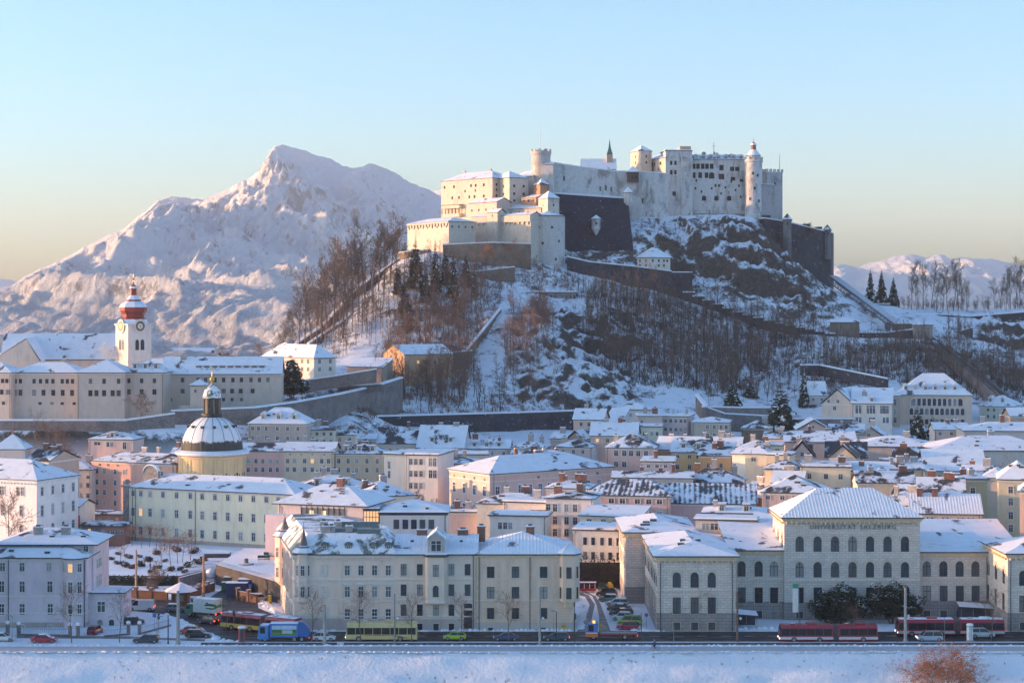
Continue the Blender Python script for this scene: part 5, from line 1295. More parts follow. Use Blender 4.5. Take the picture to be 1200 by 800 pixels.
def wallline(label, pts, thick, mat, h=None, name='castle_wall', cat='wall', down=None, cren=0, cap=True, group=None, part=None):
    """pts: (column, distance, row of the top); goes down to the ground or h metres"""
    P = [Vector((wx(a, b), b)) for a, b, c in pts]; Z = [wz(c, b) for a, b, c in pts]
    mb = MB()
    for i in range(len(P) - 1):
        d = (P[i + 1] - P[i]); nn = Vector((-d.y, d.x)).normalized() * thick
        n_ = max(1, int(d.length / 4))
        for s in range(n_):
            p = P[i].lerp(P[i + 1], s / n_); q = P[i].lerp(P[i + 1], (s + 1) / n_); za = Z[i] + (Z[i + 1] - Z[i]) * s / n_; zb = Z[i] + (Z[i + 1] - Z[i]) * (s + 1) / n_
            if cren == 2: za = zb = min(za, zb)
            ba = (za - h) if h else min(gz(p.x, p.y), gz((p + nn).x, (p + nn).y)) - 3; bb_ = (zb - h) if h else min(gz(q.x, q.y), gz((q + nn).x, (q + nn).y)) - 3
            ba = min(ba, za - 1); bb_ = min(bb_, zb - 1)
            A_ = [(p.x, p.y), (q.x, q.y), (q.x + nn.x, q.y + nn.y), (p.x + nn.x, p.y + nn.y)]
            mb.prism(A_, [ba, bb_, bb_, ba], [za, zb, zb, za], mat)
            if cap:
                o_ = nn.normalized() * .2
                C_ = [(p.x - o_.x, p.y - o_.y), (q.x - o_.x, q.y - o_.y), (q.x + nn.x + o_.x, q.y + nn.y + o_.y), (p.x + nn.x + o_.x, p.y + nn.y + o_.y)]
                mb.prism(C_, [za + .004, zb + .004, zb + .004, za + .004], [za + .5, zb + .5, zb + .5, za + .5], M_CAP)
            if cren == 1 and s % 2 == 0:
                pm = p.lerp(q, .55); mb.prism([(p.x, p.y), (pm.x, pm.y), (pm.x + nn.x * .5, pm.y + nn.y * .5), (p.x + nn.x * .5, p.y + nn.y * .5)], [za + .5] * 4, [za + 1.6] * 4, mat, M_CAP)
    return tag(mb.build(name), label, cat, group)
uw = wallline('long weathered upper castle wall facing the town', [(641, 848, 190), (680, 850, 196), (722, 852, 201), (757, 853, 202), (783, 856, 204)], 6, K2)
for px, py, Y in ((703.5, 221, 851), (710, 220, 851.3), (716.5, 221.5, 851.6), (661, 209, 849), (753, 235, 852.8), (690, 213, 850.4)):
    i = next(k for k in range(4) if [(641, 848), (680, 850), (722, 852), (757, 853), (783, 856)][k + 1][0] > px); lk = link('window', win_mesh('plain', M_DARK, M_DARK, M_GLASS), uw, (wx(px, Y), Y - .12, wz(py + 3, Y)), 0, (.8, 1, 2.2))
K('dark timber oriel house with a snow pyramid on the upper castle wall', (735.5, 848), (748.5, 848), 202, 5, 'pyr', 3, wall=plaster((0.10, 0.075, 0.08)), rows=[(208, 1.6, .9, [741, 745.5])], z0=wz(213, 848), deep=0, name='oriel_house', cat='oriel')
# dark bastion with a slanting face
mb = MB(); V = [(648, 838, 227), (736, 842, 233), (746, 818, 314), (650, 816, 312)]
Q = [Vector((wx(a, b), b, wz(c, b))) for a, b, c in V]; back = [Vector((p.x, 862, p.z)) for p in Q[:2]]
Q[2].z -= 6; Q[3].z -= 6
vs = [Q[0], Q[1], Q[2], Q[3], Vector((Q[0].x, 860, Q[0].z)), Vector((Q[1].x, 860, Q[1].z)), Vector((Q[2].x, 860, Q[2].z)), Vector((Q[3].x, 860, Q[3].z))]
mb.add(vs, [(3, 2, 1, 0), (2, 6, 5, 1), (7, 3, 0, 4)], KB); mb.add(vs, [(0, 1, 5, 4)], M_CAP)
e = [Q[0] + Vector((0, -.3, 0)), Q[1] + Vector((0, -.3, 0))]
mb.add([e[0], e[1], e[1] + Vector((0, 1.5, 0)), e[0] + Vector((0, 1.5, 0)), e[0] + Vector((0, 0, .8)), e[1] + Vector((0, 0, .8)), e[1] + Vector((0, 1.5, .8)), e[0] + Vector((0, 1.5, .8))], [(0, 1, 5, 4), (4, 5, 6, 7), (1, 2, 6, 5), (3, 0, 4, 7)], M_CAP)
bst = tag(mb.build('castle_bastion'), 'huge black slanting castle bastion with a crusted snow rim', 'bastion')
Yb = 829; cxx, czz = wx(698.5, Yb), wz(268, Yb); mb = MB(); mb.lathe([(.3, -3), (2.0, 0), (2.0, 4.2)], K2, 6); mb.lathe([(2.5, 4.2), (2.5, 4.4), (0, 6.3)], M_EDGE, 6, mats=[M_EDGE, M_CAP]); mb.box(-.4, .4, -2.1, -1.9, 1.8, 2.8, M_DARK); o = mb.build('sentry_oriel', bst, (cxx, Yb - .5, czz))
mb = MB(); mb.lathe([(.8, -2.5), (2.0, -.5), (2.0, 3.8)], K2, 8); mb.lathe([(2.5, 3.8), (2.5, 4.0), (0, 6.8)], M_EDGE, 8, mats=[M_EDGE, M_CAP]); mb.build('sentry_turret', bst, (wx(736, 841), 841, wz(236, 841)))
h = K('castle chapel with a steep snow roof behind the upper wall', (682, 872), (722, 872), 199, 10, 'gx', 5, z0=104, name='chapel', cat='chapel', ry=187)
mb = MB(); x = h.px2x(715); mb.box(x - 1.4, x + 1.4, 3, 5.8, h.E - 3, wz(181, 875) - 104, plaster((0.42, 0.30, 0.22))); zt = wz(181, 875) - 104; mb.lathe([(2.1, zt), (1.4, zt + 1.5), (.7, zt + 3.5), (.05, wz(163, 875) - 104)], M_COPPER, 4, x, 4.4, a0=math.pi / 4); mb.tube((x, 4.4, wz(164, 875) - 104), (x, 4.4, wz(160, 875) - 104), .08, .05, M_GOLD); mb.build('spire', h.root)
K('slim cream castle tower with a snow pyramid left of the main palace', (739, 884), (751, 875), 179, 6, 'pyr', 3.2, rows=[(184, 1.2, .8, 1), (191, 1.2, .8, 1)], side=(0, 1), z0=100, name='castle_tower', cat='castle tower')
K('sunlit castle palace wing under a slanting snow roof', (755, 888), (780, 868), 189, 13, 'shed', 5.5, rows=[(192.5, 1.8, 1.2, [758, 761, 764, 767]), (192.5, 1.5, 1.6, [774]), (199, 1.2, .9, [762, 772])], z0=100)
h = K('main castle palace front with paired windows and a chimney block', (780, 868), (811, 869), 177, 15, 'flat', .4, wall=K2, rows=[(191, 2.0, 1.1, [786.5, 791.5]), (202, 2.0, 1.1, [786.5, 791.5]), (203, 2.2, 1.9, [805]), (194, 3.2, 1.2, [804.5]), (214, 1.4, 1.1, [805]), (229, 1.2, .8, [806]), (227, 2.0, 1.6, [790])], z0=94)
part_box(h, 'chimney', h.px2x(798), h.px2x(811), 3, 6, h.E + .3, h.E + 2.6, plaster((0.46, 0.33, 0.25)), M_CAP); part_box(h, 'corner_pier', h.px2x(798), h.L + .15, -.9, 0, -16, h.E - 3, K2, M_CAP)
h = K('broad castle palace wall with rows of tall windows and a snow ridge', (811, 872), (873, 873), 187, 14, 'gx', 2.6, wall=K2, rows=[(195, 2.5, 1.7, [813, 818, 823.5, 828.5, 834]), (196.5, 2.6, 2.0, [845.5]), (205.5, 2.6, 1.7, [813, 820.5, 828]), (206, 2.8, 2.0, [834], 'arch'), (207, 2.6, 2.6, [845.5]), (209.5, 1.7, 2.2, [859]), (211.5, 1.3, 1.6, [869]), (217.5, 1.3, .9, [838.5, 842.5]), (198, 2, 2, [858, 864]), (232.5, 2.2, 1.6, [825, 839.5, 854.5], 'arch')], z0=94, chim=4, side=(0, 0))
part_box(h, 'buttress_base', -.1, h.L, -1.3, -.01, -16, 9, castle_plaster('castle_base_stain', (0.36, 0.33, 0.32), (0.20, 0.17, 0.16), .5))
for px_, py_ in ((815, 222), (822, 226), (834, 222), (850, 221), (862, 224), (868, 232), (845, 228), (857, 214), (816, 213), (866, 219)): h.putwin(h.px2x(px_), wz(py_, 872) - 94, .8, 1.1, 'plain')
for k in range(7): dormer(h.roof, h.L * (k + .5) / 7, .6, h.E + .5, 2.0, 1.2, 4, K2, 'gable')
mb = MB(); mb.tube((0, 0, 0), (0, 0, 7), .12, .08, M_DARK); mb.tube((-.8, 0, 5), (.8, 0, 5), .1, .1, M_DARK); o = mb.build('roof_cross', h.roof, (h.px2x(839), 7, h.E + 2))
root, r_, zt = roundtower('castle corner round tower with a bell lantern on its snowy cone', 883, 868, 10.2, 187, 94, 10)
mb = MB(); mb.lathe([(r_ - .9, zt - .5), (r_ - .9, zt + 1.6), (r_ - .4, zt + 1.8), (2.2, zt + 3.6), (1.4, zt + 4.6)], M_EDGE, 16, mats=[K2, M_EDGE, M_CAP, M_CAP]); br_ = flat('lantern_brown', (0.30, 0.17, 0.11), .8); mb.lathe([(1.3, zt + 4.5), (1.2, zt + 6.6), (1.7, zt + 6.7), (1.0, zt + 7.7), (.15, zt + 8.4), (.05, zt + 10)], br_, 10, mats=[br_, br_, M_CAP, br_, br_]); mb.build('lantern_roof', root)
for an, z in ((-100, 27), (-70, 26), (-90, 20), (-120, 15), (-60, 14), (-75, 33), (-110, 33)): link('window', win_mesh('plain', M_DARK, M_DARK, M_GLASS), root, (r_ * math.cos(R(an)), r_ * math.sin(R(an)), z), R(an + 90), (1.0, 1, 1.4))
h = K('square grey castle end tower with battlements and one sunlit side', (899, 874), (917, 878), 202, 8, None, 0, wall=castle_plaster('end_tower', (0.50, 0.46, 0.45), (0.28, 0.26, 0.26), .5), rows=[(215, 1.2, .8, [908])], z0=92, name='castle_tower', cat='castle tower')
mb = MB(); mb.box(-.2, h.L + .2, -.2, h.D + .2, h.E + .002, h.E + .4, K2, M_CAP); mb.build('parapet', h.root)
for k in range(5):
    x = h.L * k / 4; mb = MB(); mb.box(x - .6 + .3 * (k == 0), x + .6 - .3 * (k == 4), -.2, .6, h.E + .402, h.E + 1.7, K2, M_CAP); mb.build('merlon', h.root)
    if k: mb = MB(); mb.box(-.2, .6, h.D * k / 4 - .5, h.D * k / 4 + .5, h.E + .404, h.E + 1.7, K2, M_CAP); mb.build('merlon', h.root)
K('grey lower castle block between the round tower and end tower', (893, 866), (908, 868), 217, 8, 'flat', .3, wall=castle_plaster('end_block', (0.42, 0.39, 0.39), (0.25, 0.23, 0.24), .5), z0=92)
mb = MB(); mb.tube((0, 0, 0), (0, 0, 9), .14, .08, M_BRICK); tag(mb.build('flagpole', None, (wx(914, 880), 881, wz(202, 880))), 'reddish flagpole on the square castle end tower', 'flagpole')
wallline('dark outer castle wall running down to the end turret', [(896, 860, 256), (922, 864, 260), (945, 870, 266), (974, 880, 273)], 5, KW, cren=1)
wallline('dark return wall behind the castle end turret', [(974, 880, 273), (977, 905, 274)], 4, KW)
def turret(label, px, Y, top, hgt, r_, wall):
    zt = wz(top, Y); root = thing('wall_turret', label, 'castle turret', (wx(px, Y), Y, zt - hgt)); mb = MB(); mb.lathe([(r_, -10), (r_, hgt)], wall, 8); mb.build('wall', root); mb = MB(); mb.lathe([(r_ + .5, hgt), (r_ + .5, hgt + .3), (0, hgt + r_ * 1.6)], M_EDGE, 8, mats=[M_EDGE, M_SNOWP]); mb.build('roof', root); mb = MB(); mb.box(-.4, .4, -r_ - .05, -r_ + .4, hgt - 2, hgt - 1, M_DARK); mb.build('window', root)
turret('tall pointed wall turret below the castle end tower', 922.5, 858, 258, 20, 2.0, K3)
turret('small pointed sentry turret at the far end of the outer wall', 969.5, 878, 270, 4, 1.8, K3)
h = K('white square gatehouse with a snow hip under the black bastion', (760.5, 806), (785.5, 812), 302, 9, 'hip', 3.6, wall=plaster((0.58, 0.56, 0.55)), rows=[(305.5, 1.1, .9, [765, 772, 778, 782]), (311, 1.1, .9, [772, 778])], z0=70, side=(2, 0), name='gatehouse', cat='gatehouse', chim=1, ry=290, ov=.7)
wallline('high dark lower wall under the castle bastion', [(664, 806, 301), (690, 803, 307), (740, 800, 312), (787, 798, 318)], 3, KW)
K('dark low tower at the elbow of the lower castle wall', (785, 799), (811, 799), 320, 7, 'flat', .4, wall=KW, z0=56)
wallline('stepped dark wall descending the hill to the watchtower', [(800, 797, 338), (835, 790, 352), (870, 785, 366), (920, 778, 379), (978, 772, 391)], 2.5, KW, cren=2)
wallline('sunlit brown terrace wall under the lower castle bastion', [(519, 797, 287), (575, 795, 284.5), (622, 794, 286)], 2, KL)
wallline('short sunlit brown bastion wall at the left tip of the castle', [(466, 808, 297), (478, 800, 295), (504, 799, 293)], 3, KL)
wallline('low stone terrace wall across the slope below the castle', [(495, 786, 321), (560, 782, 318), (603, 781, 313)], 2, KL)
h = house('belvedere', 'snow decked terrace pavilion on the brow of the rocky outcrop', 'terrace', (577, 773), (675, 772), 343, 7, 'flat', .5, 58, stone('terrace_stone', (0.30, 0.26, 0.24)), [(348, 1.6, .5, 22, 'plain')], deep=-6, ov=.6, trim=M_DARK, sash=M_DARK)
wallline('snow topped wall stepping down the left edge of the outcrop', [(586, 730, 361), (570, 708, 381), (553, 692, 402), (547, 687, 409)], .6, KL)
wallline('dark brown bastion wall behind the ruined gabled barn', [(549, 686, 411), (528, 679, 413), (505, 676, 415)], 2, KL)
h = house('stone_barn', 'roofless looking stone barn whose gable glows orange in the sun', 'barn', (474, 658), (531, 669), 416, 16, 'gx', 3.4, 28, plaster((0.48, 0.33, 0.21)), [(424, 1.2, 1.0, [490, 510], 'plain')], side=(3, 0), ov=.2)
wallline('long wall climbing the left ridge to the castle', [(345, 722, 405), (380, 742, 381), (405, 757, 353), (420, 775, 337), (440, 790, 324), (468, 803, 303)], 1.2, KL, h=4.5)
wallline('inner path wall following the ridge wall uphill', [(362, 712, 403), (400, 738, 378), (430, 762, 352), (456, 780, 334)], .8, KL, h=3)
h = house('white_house', 'white hipped house standing free above the convent garden', 'house', (308.5, 636), (368, 614), 418, 9, 'hip', 3.4, 34.5, plaster((0.60, 0.57, 0.55)), [(422.5, 1.4, 1.1, [320, 329, 345, 354, 361]), (431.5, 1.4, 1.1, [320, 329, 345, 354, 361])], side=(0, 2), ov=.6, chim=1, ry=403)
house('garden_house', 'long low snow roofed shed beside the white hipped house', 'shed', (407, 645), (449, 640), 430, 8, 'shed', 3, 30, (0.30, 0.26, 0.24), [], ov=.4)
wallline('upper garden wall below the white hipped house', [(357, 612, 446), (392, 610, 441), (440, 606, 433)], 1, KM, h=4)
wallline('long curved pale town wall sweeping up to the barn', [(200, 556, 482), (300, 560, 478), (345, 572, 472), (400, 598, 462), (440, 620, 453), (472, 634, 443)], 1.2, KM)
wallline('low snow topped wall in the convent garden', [(395, 618, 452), (420, 615, 452), (447, 612, 450)], .6, KM, h=2.5)
wallline('dark forest foot wall above the town roofs', [(356, 596, 490), (450, 612, 488), (600, 618, 484), (692, 632, 481)], 1.5, KW)
wallline('stone wall at the foot of the convent', [(-40, 547, 493), (148, 547, 493), (205, 552, 485)], 1, stone('convent_wall_stone', (.27, .225, .21), .35, snowy=.66))
# ------------------------------------------------------------------ convent on its terrace
NB = (0.46, 0.42, 0.39)
def NN(label, *a, **k): return house('convent_wing', label, 'convent', *a, z0=24, wall=NB, style='plain', trim=M_TRIM, sash=M_DARK, ov=.5, **k)
NN('left end convent wing cut by the frame', (-30, 562), (13, 560), 437, 12, 'hip', 3, rows=[(446, 1.3, 1.0, [3, 8]), (459, 1.5, 1.1, [2, 9]), (472, 1, .9, [4])], ry=424)
NN('convent wing with two rows of close set windows at the left', (12, 563), (92, 561), 437, 14, 'hip', 3, rows=[(446.5, 1.4, 1.0, [18, 24, 40, 47.5, 55, 62, 73, 79, 85]), (460, 1.8, 1.2, [18, 24, 40, 51, 62.5, 73.5, 84.5]), (472.5, .8, 1.0, [47, 61, 73, 87])], ry=424, chim=1)
NN('projecting convent pavilion with wide windows below the clock tower', (90, 556), (146, 556), 437, 18, 'hip', 3.5, rows=[(446.5, 1.5, 1.0, [106, 122, 139]), (460.5, 1.8, 1.2, [106, 113, 122, 132, 139])], ry=421, side=(0, 2))
NN('convent wing right of the projecting pavilion with three roof hatches', (146, 560), (192, 560), 437, 14, 'hip', 3, rows=[(446, 1.4, 1.0, [151, 166, 181]), (459, 1.6, 1.2, [151, 166, 181])], ry=422, dorm=3)
h = NN('long right convent wing with a row of dark roof dormers', (191, 572), (329, 574), 439, 13, 'gx', 4, rows=[(445, 1.4, 1.0, [195, 214, 232, 241, 252, 262, 273, 283, 294, 304, 314]), (458, 1.4, 1.2, [195, 214, 232, 250, 262, 272, 282, 296]), (468, 1.0, .9, [200, 262, 272, 283])], ry=419, chim=2)
for k in range(9): dormer(h.roof, h.px2x(232 + 9.3 * k), 2.0, h.E + 1.4, 1.5, 1.2, 2.4, M_BRICK)
h = house('garden_tower', 'little pyramid roofed tower house in front of the long convent wing', 'tower house', (223, 560), (241, 560), 452, 5, 'pyr', 1.8, 24, NB, [(458, 1, .8, [229], 'plain')], style='plain')
part_box(h, 'lean_to', -3.6, 0, .5, 5, -4, 4.2, plaster(NB), M_CAP)
h = house('convent_church', 'convent church nave under one huge plain snow roof', 'church', (2, 600), (150, 604), 422, 15, 'gx', 9, 24, (0.52, 0.48, 0.45), [], ry=392.5, ov=.5, snow=M_SNOW)
mb = MB(); x0, x1 = h.px2x(2), h.px2x(50); xm = h.px2x(34)
zr = wz(396, 596) - 24
mb.add([(x0, -1, h.E - 3), (x1, -5, h.E - 1), (xm, -5, zr), (x0 + 2, 6, zr + .5)], [(0, 1, 2)], plaster((0.60, 0.52, 0.46))); mb.add([(x0 - 4, -6, h.E - 1), (xm, -6, zr), (xm + 1, 7.5, zr + .3), (x0 - 4, 7.5, h.E + 1)], [(0, 1, 2, 3)], M_SNOW); mb.add([(xm, -6, zr), (x1 + 1, -6, h.E - 1), (x1 + 1, 7.5, h.E + 2), (xm + 1, 7.5, zr + .3)], [(0, 1, 2, 3)], M_SNOW)
mb.add([(x0 - 4, -5.6, -4), (x1 + .5, -5.6, -4), (x1 + .5, -5.6, h.E - 1.2), (xm, -5.6, zr - .3), (x0 - 4, -5.6, h.E - 1.2)], [(0, 1, 2, 3, 4)], plaster((0.60, 0.52, 0.46)))
mb.build('transept', h.root)
ax = wx(150, 588); tw = 8.4; ya = R(40)
root = thing('clock_tower', 'white convent clock tower with a red onion dome streaked with snow', 'church tower', (ax, 588, 24), ya); TE = wz(381, 590) - 24
TWH = plaster((0.62, 0.60, 0.59))
mb = MB(); mb.box(0, tw, 0, tw, -4, TE, TWH); mb.box(-.35, tw + .35, -.35, tw + .35, TE + .002, TE + .5, M_TRIM, M_CAP); mb.box(-.2, tw + .2, -.2, tw + .2, TE - 12, TE - 11.6, M_TRIM, M_CAP); mb.build('wall', root)
for rz, ox, oy in ((0, tw / 2, 0), (R(-90), 0, tw / 2)):
    u = Vector((math.cos(rz), math.sin(rz), 0)); n_ = Vector((math.sin(rz), -math.cos(rz), 0)); c0 = Vector((ox, oy, 0))
    mb = MB(); cz = 0
    def disc(r0, r1, y, mat, n=24):
        for k in range(n):
            a0, a1 = 2 * math.pi * k / n, 2 * math.pi * (k + 1) / n
            mb.add([(r0 * math.cos(a0), y, r0 * math.sin(a0)), (r0 * math.cos(a1), y, r0 * math.sin(a1)), (r1 * math.cos(a1), y, r1 * math.sin(a1)), (r1 * math.cos(a0), y, r1 * math.sin(a0))], [(3, 2, 1, 0)], mat)
    disc(1.6, 2.35, -.40, TWH); disc(0.95, 1.6, -.42, M_DARK); disc(0, .95, -.41, M_WHITE); disc(0, .4, -.43, M_GOLD)
    for k in range(12):
        a = k * math.pi / 6; mb.box(1.25 * math.cos(a) - .1, 1.25 * math.cos(a) + .1, -.46, -.425, 1.25 * math.sin(a) - .12, 1.25 * math.sin(a) + .12, M_GOLD)
    mb.tube((0, -.45, 0), (.9, -.45, .75), .07, .04, M_GOLD, 4); mb.tube((0, -.45, 0), (-.3, -.45, -1.3), .06, .03, M_GOLD, 4)
    for k in range(9):
        a0, a1 = math.pi * k / 9, math.pi * (k + 1) / 9
        mb.add([(2.35 * math.cos(a0), -.55, 2.35 * math.sin(a0)), (2.35 * math.cos(a1), -.55, 2.35 * math.sin(a1)), (2.35 * math.cos(a1), 1.2, 2.35 * math.sin(a1)), (2.35 * math.cos(a0), 1.2, 2.35 * math.sin(a0))], [(0, 1, 2, 3), (3, 2, 1, 0)], M_CAP)
    p = c0; mb.build('clock', root, (p.x, p.y, TE - .3), rz)
    for s in (-.95, .95):
        q = c0 + u * s; link('window', win_mesh('arch', M_TRIM, M_DARK, M_GLASS), root, (q.x, q.y, TE - 8), rz, (1.3, 1, 3.4))
RDM = flat('red_dome', (0.30, 0.045, 0.035), .55, var=.25)
zz_ = lambda py: wz(py, 594) - 24
mb = MB(); prof = [(4.6, TE + .5), (4.3, zz_(374)), (3.4, zz_(372)), (3.6, zz_(368)), (4.4, zz_(364)), (4.5, zz_(360)), (3.9, zz_(356)), (2.5, zz_(353)), (2.3, zz_(351)), (1.9, zz_(349)), (1.05, zz_(346)), (1.0, zz_(339)), (1.25, zz_(338)), (1.1, zz_(335.5)), (.25, zz_(333)), (.15, zz_(330))]
mb.lathe(prof, RDM, 8, tw / 2, tw / 2, mats=[M_CAP, RDM, RDM, RDM, RDM, M_CAP, M_CAP, RDM, M_CAP, M_CAP, RDM, RDM, M_CAP, RDM, RDM], a0=math.pi / 8)
mb.tube((tw / 2, tw / 2, zz_(330)), (tw / 2, tw / 2, zz_(321)), .12, .06, M_GOLD); mb.lathe([(.1, zz_(329)), (.5, zz_(327)), (.1, zz_(325))], M_GOLD, 8, tw / 2, tw / 2); mb.build('onion_dome', root)
# ------------------------------------------------------------------ right hand side of the hill
h = house('watchtower', 'brown stone watchtower with a flat snow pyramid on the hill wall', 'watchtower', (977, 776), (1007, 776), 378, 9, 'pyr', 2.6, 46, KL, [(384, 1, .7, [985, 998], 'slit')], ov=.7, deep=-10, ry=371)
wallline('hill wall between watchtower and funicular station', [(1006, 778, 390), (1040, 780, 390), (1055, 780, 388), (1072, 780, 386)], 2, KW)
h = house('funicular_station', 'small stone funicular station under a flat snow roof', 'station', (1071, 778), (1093, 778), 381, 8, 'shed', 1, 44, plaster((0.26, 0.24, 0.23)), [(385, 1.2, 1.0, [1078, 1088], 'plain')], ov=.4, deep=-8)
house('funicular_station', 'long snow lidded shed at the top of the funicular ramp', 'station', (1050, 782), (1073, 782), 380, 8, 'flat', .4, 46, plaster((0.12, 0.12, 0.13)), [], deep=-8)
house('hill_house', 'pale house on the plateau left of the three firs', 'house', (1017, 868), (1040, 866), 357, 10, 'hip', 3, 56, (0.42, 0.42, 0.42), [(361, 1.2, .9, 3, 'plain')], ry=350, chim=2)
house('hill_house', 'pale bastion wall house tucked under the funicular ramp', 'house', (1000, 858), (1040, 852), 357, 6, 'flat', .4, 54, (0.34, 0.34, 0.34), [], deep=-12)
# funicular viaduct from the castle to the station, and the open track below it
p0 = Vector((wx(976, 872), 872, wz(324, 872))); p1 = Vector((wx(1052, 784), 784, wz(380, 784)))
root = thing('funicular_bridge', 'steep steel funicular bridge from the castle wall to the station', 'bridge', tuple(p0))
mb = MB(); d = p1 - p0; sdv = Vector((-d.y, d.x, 0)).normalized() * 1.6; q = Vector((0, 0, 0)); stl = flat('bridge_steel', (0.13, 0.14, 0.16), .6)
for s in (-1, 1):
    mb.tube(q + sdv * s, d + sdv * s, .45, .45, stl, 4); mb.tube(q + sdv * s - Vector((0, 0, 3)), d + sdv * s - Vector((0, 0, 2)), .3, .3, stl, 4)
    for k in range(20):
        a_, b_ = d * (k / 20), d * ((k + 1) / 20); mb.tube(a_ + sdv * s, b_ + sdv * s - Vector((0, 0, 2.8)), .16, .16, stl, 4); mb.tube(a_ + sdv * s, a_ + sdv * s - Vector((0, 0, 2.9)), .16, .16, stl, 4)
mb.build('truss', root)
mb = MB(); mb.add([q + sdv - Vector((0, 0, -.5)), d + sdv - Vector((0, 0, -.5)), d - sdv - Vector((0, 0, -.5)), q - sdv - Vector((0, 0, -.5))], [(0, 1, 2, 3), (3, 2, 1, 0)], M_CAP); mb.build('deck', root)
for k in (5, 9, 13, 17):
    a_ = d * (k / 20); zb = gz((p0 + a_).x, (p0 + a_).y) - p0.z - 2; mb = MB(); mb.box(a_.x - .9, a_.x + .9, a_.y - 1.2, a_.y + 1.2, zb, a_.z - 2.6, KM); mb.build('pier', root)
pa = [(1088, 775, 398), (1110, 752, 413), (1135, 728, 432), (1160, 708, 452), (1193, 688, 480)]
P = [Vector((wx(a, b), b, max(wz(c, b), gz(wx(a, b), b) + .3))) for a, b, c in pa]
mb = MB()
for i in range(len(P) - 1):
    d = P[i + 1] - P[i]; sv = Vector((-d.y, d.x, 0)).normalized() * 1.5
    for s in (-1, 1): mb.tube(P[i] + sv * s + Vector((0, 0, .9)), P[i + 1] + sv * s + Vector((0, 0, .9)), .3, .3, stl, 4)
    mb.add([P[i] + sv * 1.3 + Vector((0, 0, .4)), P[i + 1] + sv * 1.3 + Vector((0, 0, .4)), P[i + 1] - sv * 1.3 + Vector((0, 0, .4)), P[i] - sv * 1.3 + Vector((0, 0, .4)), P[i] + sv * 1.3 - Vector((0, 0, 5)), P[i + 1] + sv * 1.3 - Vector((0, 0, 5)), P[i + 1] - sv * 1.3 - Vector((0, 0, 5)), P[i] - sv * 1.3 - Vector((0, 0, 5))], [(0, 1, 2, 3), (3, 2, 1, 0), (0, 4, 5, 1), (3, 2, 6, 7)], KM)
tag(mb.build('funicular_track'), 'funicular track running down the wooded slope to the town', 'track')
wallline('plateau wall along the top of the right hand cliff', [(1040, 848, 368), (1110, 846, 369), (1135, 842, 371), (1200, 842, 366), (1260, 842, 366)], 1.5, KW)
wallline('low wall below the plateau trees by the station', [(1093, 792, 389), (1125, 790, 388), (1140, 795, 384)], 1, KW)
wallline('long terrace wall above the big cedar', [(832, 668, 477), (868, 668, 478), (915, 668, 478)], 1, KM, h=6)
wallline('lower snow topped terrace wall beside the cedar', [(815, 640, 463), (826, 625, 477), (850, 640, 485), (905, 645, 488)], 1, KM, h=6)
wallline('third terrace wall with a hedge top behind the cedar', [(855, 690, 468), (905, 690, 469)], 1, KW, h=5)
wallline('school terrace wall right of the cedar', [(935, 630, 491), (1000, 628, 491)], 1, KM, h=7)
wallline('winding wall on the slope above the school', [(940, 705, 428), (960, 712, 428), (985, 705, 433), (1040, 695, 444)], 1, KW, h=4)
def ribbon(name, pts, wid, mat, lift=.25, n=6):
    P = [Vector((wx(a, b), b)) for a, b in pts]; Q = []
    for i in range(len(P) - 1):
        for s in range(n): Q.append(P[i].lerp(P[i + 1], s / n))
    Q.append(P[-1]); vs = []
    for i, p in enumerate(Q):
        d = (Q[min(i + 1, len(Q) - 1)] - Q[max(i - 1, 0)]).normalized(); nn = Vector((-d.y, d.x)) * wid / 2
        zc = max(gz(p.x, p.y), gz((p + nn).x, (p + nn).y), gz((p - nn).x, (p - nn).y)) + lift
        vs += [((p + nn).x, (p + nn).y, zc), ((p - nn).x, (p - nn).y, zc), ((p - nn).x, (p - nn).y, zc - 3)]
    fs = []
    for i in range(len(Q) - 1): a = 3 * i; fs += [(a, a + 1, a + 4, a + 3), (a + 1, a + 2, a + 5, a + 4)]
    mb = MB(); mb.add(vs, fs, mat); o = mb.build(name); return tag(o, kind='structure')
ribbon('road', [(868, 705), (900, 722), (930, 735), (950, 745), (978, 750), (1010, 748)], 5, snowmat('road_snow', .5, .3, .2, dirt=.5))

# chimney smoke drifting over the roofs
sm = bpy.data.materials.new('smoke_air'); sm.use_nodes = True
for n_ in list(sm.node_tree.nodes):
    if n_.type == 'BSDF_PRINCIPLED': sm.node_tree.nodes.remove(n_)
pv = sm.node_tree.nodes.new('ShaderNodeVolumePrincipled'); pv.inputs['Color'].default_value = (.95, .95, .97, 1); pv.inputs['Density'].default_value = .16
sm.node_tree.links.new(pv.outputs[0], [n_ for n_ in sm.node_tree.nodes if n_.type == 'OUTPUT_MATERIAL'][0].inputs['Volume'])
import bmesh
from mathutils import noise as mnoise
def smoke(label, px, Y, py, sx, sy, seed):
    bm = bmesh.new(); bmesh.ops.create_icosphere(bm, subdivisions=4, radius=1)
    for v in bm.verts:
        d = v.co.copy(); n_ = mnoise.noise(d * 1.6 + Vector((seed, 0, 0))) + .5 * mnoise.noise(d * 3.7 + Vector((seed, 3, 0))); r_ = max(.25, 1 + .75 * n_)
        v.co = Vector((d.x * r_ * sx - .35 * d.z * sx, d.y * r_ * sx * .8, d.z * r_ * sy))
    me = bpy.data.meshes.new('smoke'); bm.to_mesh(me); bm.free(); me.materials.append(sm)
    o = link('smoke', me, None, (wx(px, Y), Y, wz(py, Y))); tag(o, label, 'smoke', kind='stuff')
